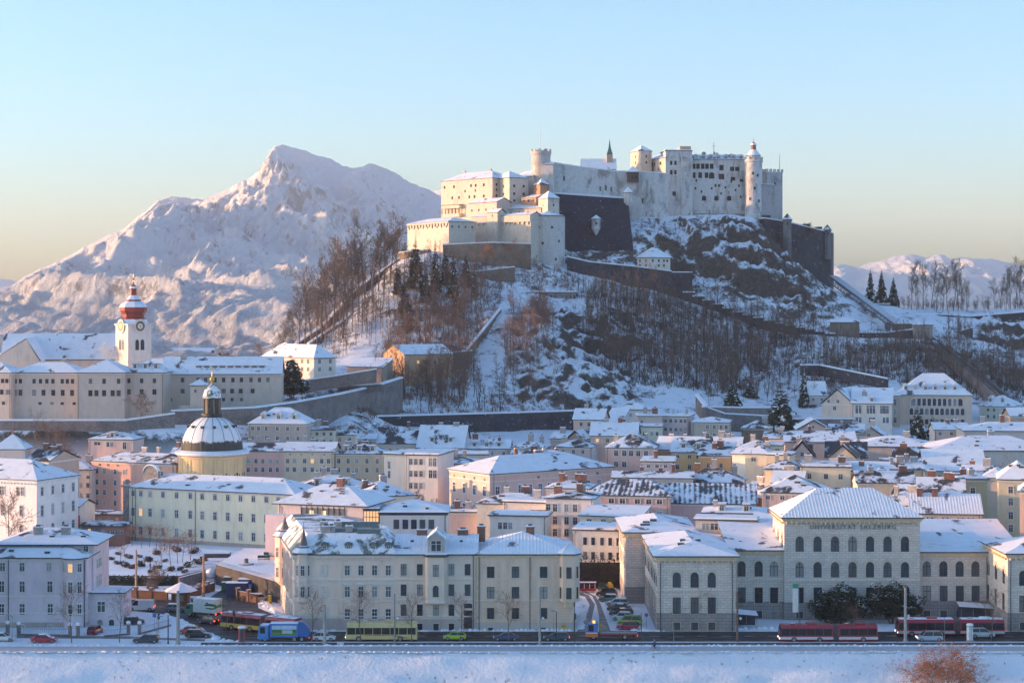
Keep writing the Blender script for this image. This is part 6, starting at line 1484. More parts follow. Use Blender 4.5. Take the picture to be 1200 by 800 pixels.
smoke('pale chimney smoke drifting before the convent church roof', 127, 585, 412, 3.4, 2.2, 1.0); smoke('second puff of smoke beside the clock tower foot', 137, 583, 418, 2.2, 1.8, 4.0); smoke('faint thread of smoke over the long convent wing', 213, 580, 410, 1.0, 2.4, 7.0); smoke('puff of steam beside the glass conservatory', 424, 385, 604, 1.3, .9, 9.0)

# ------------------------------------------------------------------ trees
M_BARK = flat('bark', (0.15, 0.11, 0.09), .95, var=.3)
M_BARKD = flat('dark_bark', (0.075, 0.06, 0.055), .95, var=.3)
M_TWIG = flat('reddish_twigs', (0.22, 0.13, 0.10), .95, var=.25)
M_NEEDLE = flat('needles', (0.035, 0.055, 0.042), .9, var=.45, sc=.6)
M_YEW = flat('yew_leaves', (0.022, 0.042, 0.030), .8, var=.5, sc=.8)
M_LEAF = flat('withered_leaves', (0.36, 0.14, 0.055), .85, var=.35)
M_NEEDB = flat('brownish_needles', (0.075, 0.062, 0.045), .9, var=.4, sc=.6)
def grow_tree(seed, hgt, spread=.38, kids=(8, 5, 4, 2), r0=None, upright=.5, first=.3, bark=None, twig=None, thick=1.0, snowy=0.0):
    rnd = random.Random(seed); mb = MB(); tips = []
    bark = bark or M_BARK; twig = twig or bark
    r0 = r0 or hgt * .014
    def rdir(d, ang):
        a = d.orthogonal().normalized(); a.rotate(Matrix.Rotation(rnd.uniform(0, 6.283), 3, d)); q = d.copy(); q.rotate(Matrix.Rotation(ang, 3, a)); return q
    def grow(p, d, ln, r, lv):
        n = 5 if lv == 0 else (3 if lv < 3 else 2)
        pts = [p.copy()]; dirs = []
        for i in range(n):
            d = (d + Vector((rnd.gauss(0, 1), rnd.gauss(0, 1), rnd.gauss(0, 1))) * (.07 if lv == 0 else .17) + Vector((0, 0, .10 * upright if lv else .1))).normalized()
            p = p + d * ln / n; pts.append(p.copy()); dirs.append(d.copy())
        for i in range(n):
            ra = r * (1 - i / n * .75); rb = r * (1 - (i + 1) / n * .75)
            mb.tube(pts[i], pts[i + 1], ra, rb, bark if lv < 2 else twig, (6, 4, 3, 3, 3)[lv], False)
            if snowy and lv in (1, 2) and rnd.random() < snowy: mb.tube(pts[i] + Vector((0, 0, ra)), pts[i + 1] + Vector((0, 0, rb)), ra * .8, rb * .8, M_CAP, 3, False)
        if lv < len(kids):
            for k in range(kids[lv]):
                lo = first if lv == 0 else .25
                t = lo + (1 - lo) * (k + rnd.random()) / kids[lv]
                i = min(n - 1, int(t * n)); q = pts[i].lerp(pts[i + 1], t * n - i)
                ang = rnd.uniform(.45, .95) if lv else rnd.uniform(.5, 1.0) * (1.15 - .5 * t)
                l2 = ln * (spread * rnd.uniform(.7, 1.2) * (1.25 - .55 * t) if lv == 0 else rnd.uniform(.4, .62))
                grow(q, rdir(dirs[i], ang), l2, max(.022 * thick, r * (1 - t * .7) * (.5 if lv == 0 else .55)), lv + 1)
        if lv >= len(kids) - 1: tips.append(p)
    grow(Vector((0, 0, -.4)), Vector((0, 0, 1)), hgt * .9, r0, 0)
    return mb, tips
_PM = {}
def proto(key, fn):
    if key not in _PM:
        mb = fn(); me = bpy.data.meshes.new(key); me.from_pydata(mb.v, [], mb.f)
        for m in mb.mats: me.materials.append(m)
        me.polygons.foreach_set('material_index', mb.m); me.update(); _PM[key] = me
    return _PM[key]
def fir_mb(seed, hgt, wid, needle=None, snow=.3, whorls=None, droop=.35, flatw=1.0):
    rnd = random.Random(seed); mb = MB(); needle = needle or M_NEEDLE
    mb.tube((0, 0, -.5), (0, 0, hgt), hgt * .014, .03, M_BARKD, 6, False)
    n = whorls or int(hgt * 2.6)
    for i in range(n):
        t = (i + rnd.random() * .6) / n; z = hgt * (.05 + .94 * t); ln = wid * (1 - t) ** .85 * rnd.uniform(.75, 1.1) + .15
        m_ = int(6 + 8 * (1 - t))
        for k in range(m_):
            a = 6.283 * (k + rnd.random()) / m_; l = ln * rnd.uniform(.6, 1.12); u = Vector((math.cos(a), math.sin(a), 0)); v = Vector((-u.y, u.x, 0))
            p = Vector((0, 0, z)); prev = p
            for s in range(3):
                f0, f1 = s / 3, (s + 1) / 3
                q = p + u * (l * f1) + Vector((0, 0, -droop * l * f1 ** 1.5 + (.22 * l * f1 if f1 > .6 else 0)))
                w0, w1 = l * .27 * (1 - .25 * f0) * flatw, l * .27 * (1 - .85 * f1) * flatw + .06
                m = M_CAP if (rnd.random() < snow and s > 0) else needle
                sag = Vector((0, 0, -.26 * l))
                mb.add([prev + v * w0 + sag, prev, q, q + v * w1 + sag], [(0, 1, 2, 3)], needle if rnd.random() < .6 else m)
                mb.add([prev, prev - v * w0 + sag, q - v * w1 + sag, q], [(0, 1, 2, 3)], m)
                prev = q
    return mb
def leafy_mb(seed, lobes, n, size, leaf, snow=0.0, stems=True, aspect=1.0):
    """crown of many small leaf clumps through the volume of uneven lobes: (x, y, z, rx, ry, rz)"""
    rnd = random.Random(seed); mb = MB()
    clump = [(rnd.uniform(-1, 1), rnd.uniform(-1, 1), rnd.uniform(.2, 1)) for k in range(9)]
    for L_ in lobes:
        cnt = int(n * L_[3] * L_[4] * L_[5] / sum(q[3] * q[4] * q[5] for q in lobes))
        ph = rnd.uniform(0, 6)
        for k in range(cnt):
            d = Vector((rnd.gauss(0, 1), rnd.gauss(0, 1), rnd.gauss(0, 1))).normalized(); rr = rnd.random() ** .28
            bumpy = 1 + .22 * math.sin(5 * d.x + ph) * math.cos(4 * d.z + ph) + .15 * math.sin(9 * d.y + 2 * ph)
            p = Vector((L_[0] + d.x * L_[3] * rr * bumpy, L_[1] + d.y * L_[4] * rr * bumpy, L_[2] + d.z * L_[5] * rr * bumpy))
            a = Vector((rnd.gauss(0, 1), rnd.gauss(0, 1), rnd.gauss(0, .7))).normalized(); b_ = a.cross(Vector((rnd.gauss(0, 1), rnd.gauss(0, 1), rnd.gauss(0, 1)))).normalized()
            s = size * rnd.uniform(.5, 1.3)
            m = leaf
            if snow and d.z > .05 and rr > .8 and math.sin(4 * d.x + 3 * ph + 3 * d.z) * math.cos(4 * d.y + ph) > .35 and rnd.random() < snow: m = M_CAP; a.z *= .3; b_.z *= .3; s *= 1.5
            mb.add([p - a * s, p + b_ * s * .6 * aspect, p + a * s, p - b_ * s * .6 * aspect], [(0, 1, 2, 3)], m)
    if stems:
        for L_ in lobes: mb.tube((L_[0] * .3, L_[1] * .3, -.3), (L_[0], L_[1], L_[2]), .16, .06, M_BARKD, 5, False)
    return mb
TREES = []
BT = [proto('bare_tree', lambda: grow_tree(11, 20, .36, (13, 6, 4, 2), thick=2.4)[0])] if 0 else []
def _b(seed, **k): return lambda: grow_tree(seed, 20, **k)[0]
P_TALL = [proto('tall_bare_%d' % s, _b(20 + s, spread=.34, kids=(12, 6, 4, 2), first=.32, upright=1.2, thick=2.6)) for s in range(4)]
P_SLIM = [proto('slim_bare_%d' % s, _b(40 + s, spread=.26, kids=(10, 5, 3), first=.28, upright=1.6, thick=2.8, bark=M_BARKD, twig=M_BARK)) for s in range(4)]
P_BUSH = [proto('bushy_bare_%d' % s, _b(60 + s, spread=.46, kids=(9, 6, 4, 2), first=.15, upright=.8, thick=2.8, twig=M_TWIG)) for s in range(3)]
P_FIRB = [proto('brown_fir_%d' % s, lambda s=s: fir_mb(170 + s, 20, 3.2 + .4 * s, needle=M_NEEDB, snow=.12, whorls=44)) for s in range(4)]
P_FIR = [proto('fir_%d' % s, lambda s=s: fir_mb(70 + s, 20, 4.6 + .5 * s, snow=.2)) for s in range(3)]
def put(me, name, label, cat, x, y, z, s, rnd, group=None, sx=1.0):
    o = link(name, me, None, (x, y, z), rnd.uniform(0, 6.28), (s * sx, s * sx, s))
    tag(o, label, cat, group); return o
def inpoly(px, py, poly):
    c = False; n = len(poly)
    for i in range(n):
        x0, y0 = poly[i]; x1, y1 = poly[(i + 1) % n]
        if (y0 > py) != (y1 > py) and px < (x1 - x0) * (py - y0) / (y1 - y0) + x0: c = not c
    return c
def scatter(n, poly, yr, rnd, mind=2.5):
    xs_ = [p[0] for p in poly]; out = []; tries = 0
    while len(out) < n and tries < 60:
        tries += 1
        Y = np.array([rnd.uniform(*yr) for k in range(400)]); px = np.array([rnd.uniform(min(xs_), max(xs_)) for k in range(400)])
        X = (px - 600) * Y / F; Z = hz(X, Y); py = YH + (H - Z) * F / Y
        for a, b, x, y, z in zip(px, py, X, Y, Z):
            if len(out) < n and inpoly(a, b, poly) and all((x - q[0]) ** 2 + (y - q[1]) ** 2 > mind * mind for q in out[-60:]): out.append((x, y, z))
    return out
rn = random.Random(8)
# tall trees on the left ridge, one by one along the climbing wall
for k, (px, Y, hgt) in enumerate(((330, 700, 17), (350, 716, 22), (357, 708, 25), (366, 722, 26), (376, 716, 30), (384, 730, 27), (391, 726, 32), (399, 742, 25), (407, 735, 32), (414, 748, 28), (421, 742, 26), (428, 758, 29), (436, 750, 27), (443, 765, 26), (450, 760, 24), (457, 776, 25), (464, 770, 22), (345, 690, 18), (372, 700, 24), (402, 716, 26))):
    x = wx(px, Y); put(P_TALL[k % 4], 'bare_tree', 'tall bare tree rising along the wall on the left ridge of the castle hill', 'tree', x, Y, gz(x, Y), hgt / 20, rn, 'ridge trees beside the climbing wall', .95)
zones = [
 (44, P_BUSH, 'reddish bare tree in the sunlit wood around the stone barn', 'trees around the stone barn', [(440, 440), (470, 360), (520, 340), (590, 345), (560, 420), (540, 470), (470, 480)], (640, 770), (7, 13), 2.5),
 (24, P_SLIM, 'slender bare tree on the snow slope over the forest foot wall', 'trees above the forest foot wall', [(430, 488), (480, 440), (600, 440), (600, 486)], (622, 700), (9, 15), 2.5),
 (20, P_BUSH, 'bare tree rooted on the snowy rock outcrop under the pavilion', 'trees on the rock outcrop', [(590, 372), (640, 372), (645, 440), (620, 470), (585, 470)], (650, 770), (8, 14), 2.5),
 (110, P_SLIM, 'slim bare tree in the shaded wood between outcrop and road', 'trees of the shaded slope wood', [(672, 350), (740, 352), (800, 358), (960, 400), (930, 425), (860, 462), (770, 478), (735, 470), (690, 410)], (690, 795), (10, 17), 2.0),
 (48, P_SLIM, 'bare tree on the shaded slope beside the funicular track', 'trees beside the funicular track', [(940, 420), (985, 408), (1085, 405), (1110, 420), (1200, 430), (1200, 470), (1110, 470), (1060, 445), (960, 450)], (690, 790), (8, 14), 2.5),
 (12, P_BUSH, 'small bare tree clinging to the castle crag', 'trees on the castle crag', [(760, 290), (900, 280), (985, 370), (930, 370), (800, 330)], (800, 850), (3.5, 7), 3)]
for n, ms, lab, grp, poly, yr, hr, md in zones:
    for (x, y, z) in scatter(n, poly, yr, rn, md): put(rn.choice(ms), 'bare_tree', lab, 'tree', x, y, z, rn.uniform(*hr) / 20, rn, grp)
for k, px in enumerate((1068, 1074, 1082, 1091, 1097, 1105, 1110, 1117, 1123, 1128, 1133, 1166, 1172, 1179, 1184, 1190, 1195, 1201)):
    Y = 856 + (k * 7) % 22; x = wx(px, Y); put(P_TALL[k % 4], 'bare_tree', 'tall bare tree on the plateau above the right hand cliff wall', 'tree', x, Y, gz(x, Y), rn.uniform(12, 22) / 20, rn, 'plateau trees', .8)
for k, (px, h_) in enumerate(((1020, 17), (1033, 17.5), (1047, 15))):
    x = wx(px, 866); put(P_FIR[k], 'fir_tree', ('dark fir left of its two plateau neighbours', 'middle dark fir of the plateau trio', 'lowest dark fir of the plateau trio')[k], 'tree', x, 866, gz(x, 866), h_ / 20, rn, 'firs on the plateau', .75)
for k, (px, Y, h_) in enumerate(((466, 752, 15), (474, 735, 17), (487, 760, 22), (499, 742, 15), (510, 754, 23), (522, 764, 17), (531, 750, 20), (546, 768, 15), (556, 752, 14), (478, 712, 15), (536, 728, 14))):
    x = wx(px, Y); put(P_FIRB[k % 4], 'fir_tree', 'brownish dark spruce in the wood below the sunlit castle terrace walls', 'tree', x, Y, gz(x, Y), h_ / 20, rn, 'spruces below the castle terrace', rn.uniform(.75, 1.1))
for (px, Y, h_, sx, lab) in ((915, 612, 450, 1.6, 'huge dark cedar standing over the mid town roofs'), (1075, 612, 475, 1.25, 'broad dark spruce in front of the library loggia'), (1093, 610, 486, 1.2, 'middle sized dark spruce right of the broad library spruce'), (1103, 608, 493, 1.1, 'smallest dark spruce of the library group'), (942, 690, 425, .5, 'narrow dark cypress on the terrace behind the cedar'), (858, 676, 447, 1.6, 'dark evergreen bush tree on the upper terrace'), (880, 690, 446, 2.0, 'spreading dark evergreen with snow pads below the hill road')):
    x = wx(px, Y); z = gz(x, Y); h_ = wz(h_, Y) - z; put(P_FIR[1], 'fir_tree', lab, 'tree', x, Y, z, h_ / 20, rn, None, sx)
# undergrowth: nobody could count these twigs
def twigs(name, label, zl, seed, mat):
    rnd = random.Random(seed); mb = MB()
    for n, poly, yr, hr, k in zl:
        for (x, y, z) in scatter(n, poly, yr, rnd, 0.0):
            hh = rnd.uniform(*hr)
            for q in range(k):
                a = rnd.uniform(0, 6.28); r_ = rnd.uniform(.1, .55) * hh; w_ = rnd.uniform(.03, .07)
                p = Vector((x + rnd.gauss(0, .5), y + rnd.gauss(0, .5), z - .3)); t = p + Vector((r_ * math.cos(a), r_ * math.sin(a), hh * rnd.uniform(.5, 1)))
                m = p.lerp(t, .45) + Vector((rnd.gauss(0, .12), rnd.gauss(0, .12), .1 * hh))
                mb.add([p - Vector((w_, 0, 0)), p + Vector((w_, 0, 0)), m + Vector((w_ * .7, 0, 0)), m - Vector((w_ * .7, 0, 0)), t], [(0, 1, 2, 3), (3, 2, 4)], mat)
    return tag(mb.build(name), label, 'undergrowth', kind='stuff')
FZ2 = [(668, 335), (800, 345), (975, 396), (960, 425), (880, 470), (800, 482), (730, 478), (690, 440), (672, 390)]
FZ = [(690, 345), (800, 356), (960, 398), (935, 425), (860, 462), (770, 478), (735, 470), (685, 400)]
twigs('undergrowth', 'bare brown scrub covering the shaded castle slopes', [
 (1300, FZ, (690, 798), (2, 5.5), 10), (500, FZ2, (690, 798), (1.5, 4), 9), (1100, [(985, 405), (1085, 402), (1200, 430), (1200, 478), (1060, 450), (950, 450)], (690, 795), (1.5, 5), 10),
 (700, [(750, 262), (900, 262), (990, 375), (930, 375), (790, 335)], (800, 852), (.8, 2.6), 9), (300, [(1085, 385), (1200, 385), (1200, 430), (1085, 430)], (740, 810), (1, 3), 8)], 3, M_BARKD)
twigs('undergrowth', 'dry brown scrub on the lower left slope and terraces', [(420, [(380, 470), (440, 430), (470, 470), (440, 492)], (600, 660), (1, 3), 8), (260, [(330, 470), (440, 450), (440, 470), (330, 482)], (575, 625), (.8, 2.2), 8), (200, [(940, 455), (1000, 440), (1040, 450), (960, 465)], (650, 720), (1, 3), 8)], 15, M_BARK)
twigs('undergrowth', 'reddish scrub under the sunlit trees of the left slope', [
 (900, [(430, 470), (470, 350), (590, 345), (560, 420), (540, 480)], (630, 775), (1.5, 5), 11), (260, [(590, 365), (650, 365), (660, 470), (590, 475)], (645, 770), (1, 3.5), 9), (450, [(480, 300), (680, 310), (675, 338), (560, 340), (480, 330)], (772, 800), (1, 4), 9),
 (350, [(340, 420), (400, 355), (470, 310), (470, 340), (400, 420)], (690, 800), (.8, 2.5), 8), (300, [(440, 488), (600, 460), (740, 482)], (622, 690), (1, 3), 8)], 5, M_TWIG)
# far trees too many to count behind the first rows of the shaded wood
def wood(name, label, zl, seed, bk=None, tw=None):
    rnd = random.Random(seed); mb = MB(); bk = bk or M_BARKD; tw = tw or M_BARK
    for n, poly, yr, hr in zl:
        for (x, y, z) in scatter(n, poly, yr, rnd, 0.0):
            hh = rnd.uniform(*hr); p = Vector((x, y, z - .5)); tip = p + Vector((rnd.gauss(0, .5), rnd.gauss(0, .5), hh))
            mb.tube(p, tip, hh * .012, .03, bk, 3, False)
            for q in range(18):
                t = rnd.uniform(.3, .98); s = p.lerp(tip, t); a = rnd.uniform(0, 6.28); l = hh * .22 * (1.15 - t) * rnd.uniform(.6, 1.3) + .5
                e = s + Vector((l * math.cos(a), l * math.sin(a), l * rnd.uniform(.7, 1.5))); w_ = Vector((.05, 0, 0))
                mb.add([s - w_, s + w_, e], [(0, 1, 2)], tw)
                for u in range(3):
                    s2 = s.lerp(e, rnd.uniform(.3, .9)); a2 = rnd.uniform(0, 6.28); e2 = s2 + Vector((.5 * l * math.cos(a2), .5 * l * math.sin(a2), .5 * l)); w2 = Vector((.035, 0, 0)); mb.add([s2 - w2, s2 + w2, e2], [(0, 1, 2)], tw)
    return tag(mb.build(name), label, 'woodland', kind='stuff')
wood('woodland', 'russet leafless woodland on the sunlit left shoulder of the castle hill', [(250, [(345, 405), (400, 352), (470, 318), (590, 340), (560, 400), (470, 425), (400, 425)], (690, 795), (9, 17)), (140, [(430, 470), (450, 420), (560, 420), (545, 480)], (630, 720), (7, 13)), (60, [(590, 365), (655, 365), (650, 440), (590, 470)], (650, 770), (6, 12)), (40, [(440, 330), (480, 300), (660, 315), (640, 340), (480, 345)], (770, 800), (4, 8))], 21, M_BARK, M_TWIG)
wood('woodland', 'dense leafless woodland on the shaded castle slope', [(330, FZ, (690, 798), (8, 15)), (160, FZ2, (690, 798), (6, 13)), (70, [(660, 335), (790, 350), (800, 372), (670, 365)], (770, 797), (5, 9)), (300, [(985, 405), (1085, 402), (1200, 430), (1200, 470), (1060, 447), (950, 445)], (690, 795), (6, 12)), (120, [(740, 262), (900, 255), (985, 375), (930, 372), (790, 335)], (800, 850), (2.5, 6)), (120, [(1110, 385), (1210, 380), (1210, 470), (1110, 425)], (700, 815), (5, 10)), (110, [(840, 430), (960, 430), (960, 470), (830, 475)], (650, 730), (4, 8)), (90, [(1050, 350), (1220, 350), (1220, 366), (1050, 366)], (855, 900), (3, 8))], 9)
# single trees in the town
def big(name, label, px, Y, z, mb, group=None, crown=None):
    o = mb.build(name, None, (wx(px, Y), Y, z)); return tag(o, label, 'tree', group)
def two(name, label, px, Y, z, trunk, crown, group=None):
    root = thing(name, label, 'tree', (wx(px, Y), Y, z), 0, group); trunk.build('trunk', root); crown.build('crown', root); return root
def split_tree(seed, hgt, **k):
    mb, tips = grow_tree(seed, hgt, **k); return mb, tips
st = proto('street_tree', lambda: grow_tree(101, 9, .46, (11, 6, 4, 2), r0=.11, first=.38, upright=.8, thick=.7, twig=M_TWIG)[0])
for k, (px, Y, s, lab) in enumerate(((84, 319.5, 1.02, 'bare street tree in front of the lilac villa bay'), (140, 320, .9, 'slender bare street tree beside the villa annex'), (365.5, 318.8, .98, 'bare kerb tree before the corner house turret'), (423, 318.8, .96, 'bare kerb tree over the rear of the tourist coach'), (482.5, 318.8, .88, 'bare kerb tree at the nose of the tourist coach'), (539, 318.8, .86, 'bare kerb tree by the lime green car'), (596, 318.8, .9, 'bare kerb tree in front of the ochre house'), (821, 331.5, .78, 'reddish bare tree against the university pavilion wall'), (1162, 318.8, .92, 'bare kerb tree beside the bus shelter end of the road'), (265, 330, .6, 'small bare tree at the corner house foot'))):
    root = thing('street_tree', lab, 'tree', (wx(px, Y), Y, 0), k * 1.7, 'bare street trees'); mesh = link('trunk', st, root, (0, 0, 0), 0, (s, s, s))
for k, (px, py, s) in enumerate(((155, 640, .52), (166, 642, .5), (175, 641, .55), (183, 643, .55), (193, 645, .6), (190, 664, .62), (200, 662, .66), (208, 660, .64), (214, 658, .6), (223, 656, .68), (141, 660, .4), (146, 652, .4))):
    x, y, z = gp(px, py); o = link('garden_tree', st, None, (x, y, 0), k, (s * 1.35, s * 1.35, s)); tag(o, 'small pollarded bare tree in the snowy plaza before the hospital wing', 'tree', 'plaza trees')
for (px, Y, z, h_, seed, kw, lab) in ((490, 470, 0, 11, 201, dict(spread=.3, upright=1.5), 'brown bare tree in the court left of the pink palace'), (513, 458, 0, 9, 202, dict(spread=.42, snowy=.8), 'snow laden bare tree close to the pink palace corner'), (1176, 470, 0, 17, 203, dict(spread=.42), 'wide bare tree over the hall roofs at the right margin'), (166, 552, 24, 7.5, 204, dict(spread=.6, first=.1), 'rounded frosted tree on the convent terrace'), (266, 640, 27, 15, 205, dict(spread=.42), 'lone mistletoe tree on the skyline right of the clock tower'), (10, 420, 0, 15, 206, dict(spread=.42, twig=M_TWIG), 'reddish bare tree at the left margin by the white palace'), (58, 540, 8, 15, 207, dict(spread=.5, first=.1), 'dark tangled tree at the foot of the convent wall'), (72, 535, 8, 13, 208, dict(spread=.5, first=.1), 'smaller tangled tree right of the dark one under the convent'), (545, 412, 0, 5.5, 209, dict(spread=.8, first=.05, twig=M_LEAF), 'red twigged shrub in the yard behind the row house chimneys'), (558, 413, 0, 4.6, 210, dict(spread=.8, first=.05, twig=M_LEAF), 'second red twigged shrub nearer the pale green house'), (318, 610, 32, 8, 211, dict(spread=.5), 'bare orchard tree below the dark round pine'), (305, 645, 30, 14, 212, dict(spread=.4), 'bare skyline tree left of the white hipped house'), (325, 655, 32, 16, 213, dict(spread=.4), 'taller bare skyline tree behind the white hipped house'), (947, 872, 90, 7.5, 214, dict(spread=.6, first=.1), 'round bare tree on the outer castle wall terrace'), (462, 800, 77, 14, 215, dict(spread=.5), 'bare tree at the left tip of the castle bastion'), (601, 794, 78, 8, 216, dict(spread=.6, first=.1, twig=M_TWIG), 'sunlit tree against the castle gun wall'), (568, 792, 78, 6, 217, dict(spread=.7, first=.1, twig=M_TWIG), 'low sunlit bush tree under the castle gun wall'), (180, 365, 0, 6, 218, dict(spread=.6), 'dark bare tree beside the villa forecourt parking')):
    mb, tips = grow_tree(seed, h_, kids=(10, 6, 5, 3), thick=1.6, **{k: v for k, v in kw.items()})
    if 'mistletoe' in lab:
        rb = random.Random(2)
        for t in rb.sample(tips, 14):
            for q in range(30):
                d = Vector((rb.gauss(0, 1), rb.gauss(0, 1), rb.gauss(0, 1))).normalized() * .75; s = d.orthogonal().normalized() * .12; mb.add([t - s, t + s, t + d], [(0, 1, 2)], M_NEEDLE)
    root = thing('bare_tree', lab, 'tree', (wx(px, Y), Y, z)); mb.build('trunk', root)
pm = leafy_mb(5, [(0, 0, 6, 3.6, 3.6, 5), (1.5, 0, 3.5, 4.2, 4, 2.6), (-1.6, 0, 3.2, 4, 4, 2.4), (0, 0, 9.5, 2.2, 2.2, 3)], 5200, .42, M_NEEDLE, .5)
tag(pm.build('pine_tree', None, (wx(342, 592), 592, wz(466, 592))), 'dark round pine before the white hipped house', 'tree')
# two snow dusted yews in front of the lettered block
for (px, Y, seed, lobes, lab) in ((984, 339, 31, [(-2.5, 0, 3.4, 2.7, 2.3, 2.6), (.6, 0, 4.4, 2.8, 2.4, 2.8), (3.0, 0, 3.0, 2.4, 2.2, 2.2), (-1, 0, 1.9, 4.0, 2.2, 1.6)], 'dense dark yew with snow pads left of its twin'), (1047, 339, 32, [(-2.4, 0, 4.4, 2.6, 2.3, 2.7), (.3, 0, 4.9, 2.6, 2.3, 2.6), (3.2, 0, 3.3, 2.6, 2.2, 2.2), (.8, 0, 2.9, 3.6, 2.2, 1.6)], 'taller dark yew on bare stems behind the grey lamp post')):
    cr = leafy_mb(seed, lobes, 9500, .21, M_YEW, .75, False)
    tr = MB(); rr_ = random.Random(seed)
    for k in range(7): a = rr_.uniform(-1.6, 1.6); tr.tube((a * .4, rr_.uniform(-.4, .4), -.3), (a * 1.6, rr_.uniform(-1, 1), 3.2), .13, .07, M_BARKD, 5, False)
    two('yew_tree', lab, px, Y, 0, tr, cr)
mb, tips = grow_tree(303, 4.0, spread=.7, kids=(9, 6, 5, 2), thick=.5, first=.1, twig=M_TWIG)
tag(mb.build('shrub', None, (wx(995, 334.5), 334.5, 0)), 'reddish bare shrub in front of the left yew', 'shrub')
# withered tree on the river bank
mb, tips = grow_tree(404, 6.6, spread=1.0, kids=(15, 8, 5, 3), r0=.2, first=.25, upright=.5, thick=.7)
lf = MB(); rl = random.Random(6)
for t in tips:
    if t.z > 2.2 and rl.random() < .75:
        for q in range(7):
            p = t + Vector((rl.gauss(0, .14), rl.gauss(0, .14), rl.gauss(0, .12))); a = Vector((rl.gauss(0, 1), rl.gauss(0, 1), rl.gauss(0, 1))).normalized() * .11; b_ = a.cross(Vector((rl.random(), rl.random(), 1))).normalized() * .05
            lf.add([p - a, p + b_, p + a, p - b_], [(0, 1, 2, 3)], M_LEAF)
bt_ = two('bank_tree', 'withered tree with russet leaves on the river bank', 1110, 301, -7.6, mb, lf); bt_.scale = (1.22, 1.2, .92)

# dry grass tufts poking out of the bank
mb = MB(); rg = random.Random(31)
for k in range(420):
    x = rg.uniform(-96, 96); Yq = rg.uniform(302, 310.5)
    if mnoise.noise(Vector((x * .08, Yq * .3, 0))) < .12 and rg.random() < .85: continue
    zq = gz(x, Yq) + float(bank(np.array([Yq]))[0]); hh = rg.uniform(.12, .4)
    for q in range(9):
        a = rg.uniform(0, 6.28); b0 = Vector((x + rg.gauss(0, .12), Yq + rg.gauss(0, .12), zq - .1)); w_ = Vector((.018, 0, 0)); mb.add([b0 - w_, b0 + w_, b0 + Vector((.2 * math.cos(a), .2 * math.sin(a), hh + .2))], [(0, 1, 2)], M_BARK)
tag(mb.build('grass'), 'dry grass tufts poking through the snow of the river bank', 'grass', kind='stuff')

P_GAR = [proto('garden_bare_%d' % s, _b(80 + s, spread=.5, kids=(9, 6, 4, 2), first=.2, upright=.9, thick=2.2)) for s in range(2)]
for k in range(18):
    px = 440 + k * 14.5 + rn.uniform(-5, 5); Y = rn.uniform(600, 608); put(rn.choice(P_SLIM + P_GAR), 'garden_tree', 'bare tree standing before the dark forest foot wall', 'tree', wx(px, Y), Y, gz(wx(px, Y), Y), rn.uniform(6, 11) / 20, rn, 'trees before the forest foot wall')
for k in range(22):
    px = 5 + k * 20.5 + rn.uniform(-8, 8); Y = rn.uniform(541, 545) if px < 230 else rn.uniform(549, 556); put(rn.choice(P_GAR + P_BUSH), 'garden_tree', 'bare garden tree at the foot of the convent and curved town walls', 'tree', wx(px, Y), Y, gz(wx(px, Y), Y) - .5, rn.uniform(5, 10) / 20, rn, 'trees at the foot of the convent walls')

bm_ = leafy_mb(77, [(0, 0, .45, .8, .7, .5), (.5, .2, .35, .6, .6, .4)], 420, .14, M_BARKD, .6, False); P_SHR = proto('plaza_shrub', lambda: bm_)
for k, (px, py) in enumerate(((130, 656), (137, 661), (146, 664), (156, 666), (165, 663), (174, 658), (201, 669), (212, 668), (220, 664), (231, 661), (238, 657), (150, 654), (163, 653), (184, 650), (228, 648), (206, 646), (138, 650), (176, 671), (194, 658), (217, 671))):
    x, y, z = gp(px, py, 1.4); s_ = rn.uniform(.7, 1.5); o = link('shrub', P_SHR, None, (x, y, z), rn.uniform(0, 6), (s_, s_, s_)); tag(o, 'low dark shrub with a snow cap in the plaza beds', 'shrub', 'plaza shrubs')
# ------------------------------------------------------------------ streets and squares
def sheet(name, pts, z, mat, kind='structure'):
    P = [gp(a, b, z) for a, b in pts]; mb = MB()
    ar = sum(P[i][0] * P[(i + 1) % len(P)][1] - P[(i + 1) % len(P)][0] * P[i][1] for i in range(len(P)))
    if ar < 0: P = P[::-1]
    mb.add(P, [tuple(range(len(P)))], mat); return tag(mb.build(name), kind=kind)
def asphalt(name, rgb, slush=.6):
    m, t, b = newmat(name); c = coords(t, False)
    mp = N(t, 'ShaderNodeMapping'); mp.inputs['Scale'].default_value = (.25, 1, 1); t.links.new(c, mp.inputs[0])
    f = noise(t, mp.outputs[0], .8, 7, .65); g = noise(t, c, 3, 5)
    col = ramp(t, g, [(.3, [x * .75 for x in rgb]), (.7, [x * 1.35 for x in rgb])])
    t.links.new(mixc(t, ramp(t, f, [(slush, 0.0), (slush + .1, .8)]), col, (.5, .51, .53)), b.inputs['Base Color'])
    t.links.new(ramp(t, f, [(.35, .35), (.6, .8)]), b.inputs['Roughness']); bump(t, b, g, .2, .05); MATS[name] = m; return m
M_ASPH = asphalt('wet_asphalt', (0.032, 0.032, 0.036), .66)
M_TRACK = asphalt('slushy_track', (0.16, 0.15, 0.15), .56)
sheet('road', [(136, 704), (165, 701), (215, 703), (245, 700), (262, 689), (285, 690), (300, 697), (303, 712), (332, 724), (350, 739.5), (1300, 739.5), (1300, 751.3), (262, 751.3), (240, 740), (215, 728), (190, 719), (136, 713)], .006, M_ASPH)
sheet('path', [(-60, 757), (1260, 757), (1260, 762.6), (-60, 762.6)], .008, asphalt('trodden_path', (0.42, 0.42, 0.44), .5))
sheet('road', [(676, 739.4), (690, 739.4), (694, 722), (697, 708), (690, 697), (676, 692), (676, 696), (686, 699), (691, 708), (687, 722)], .007, M_TRACK)
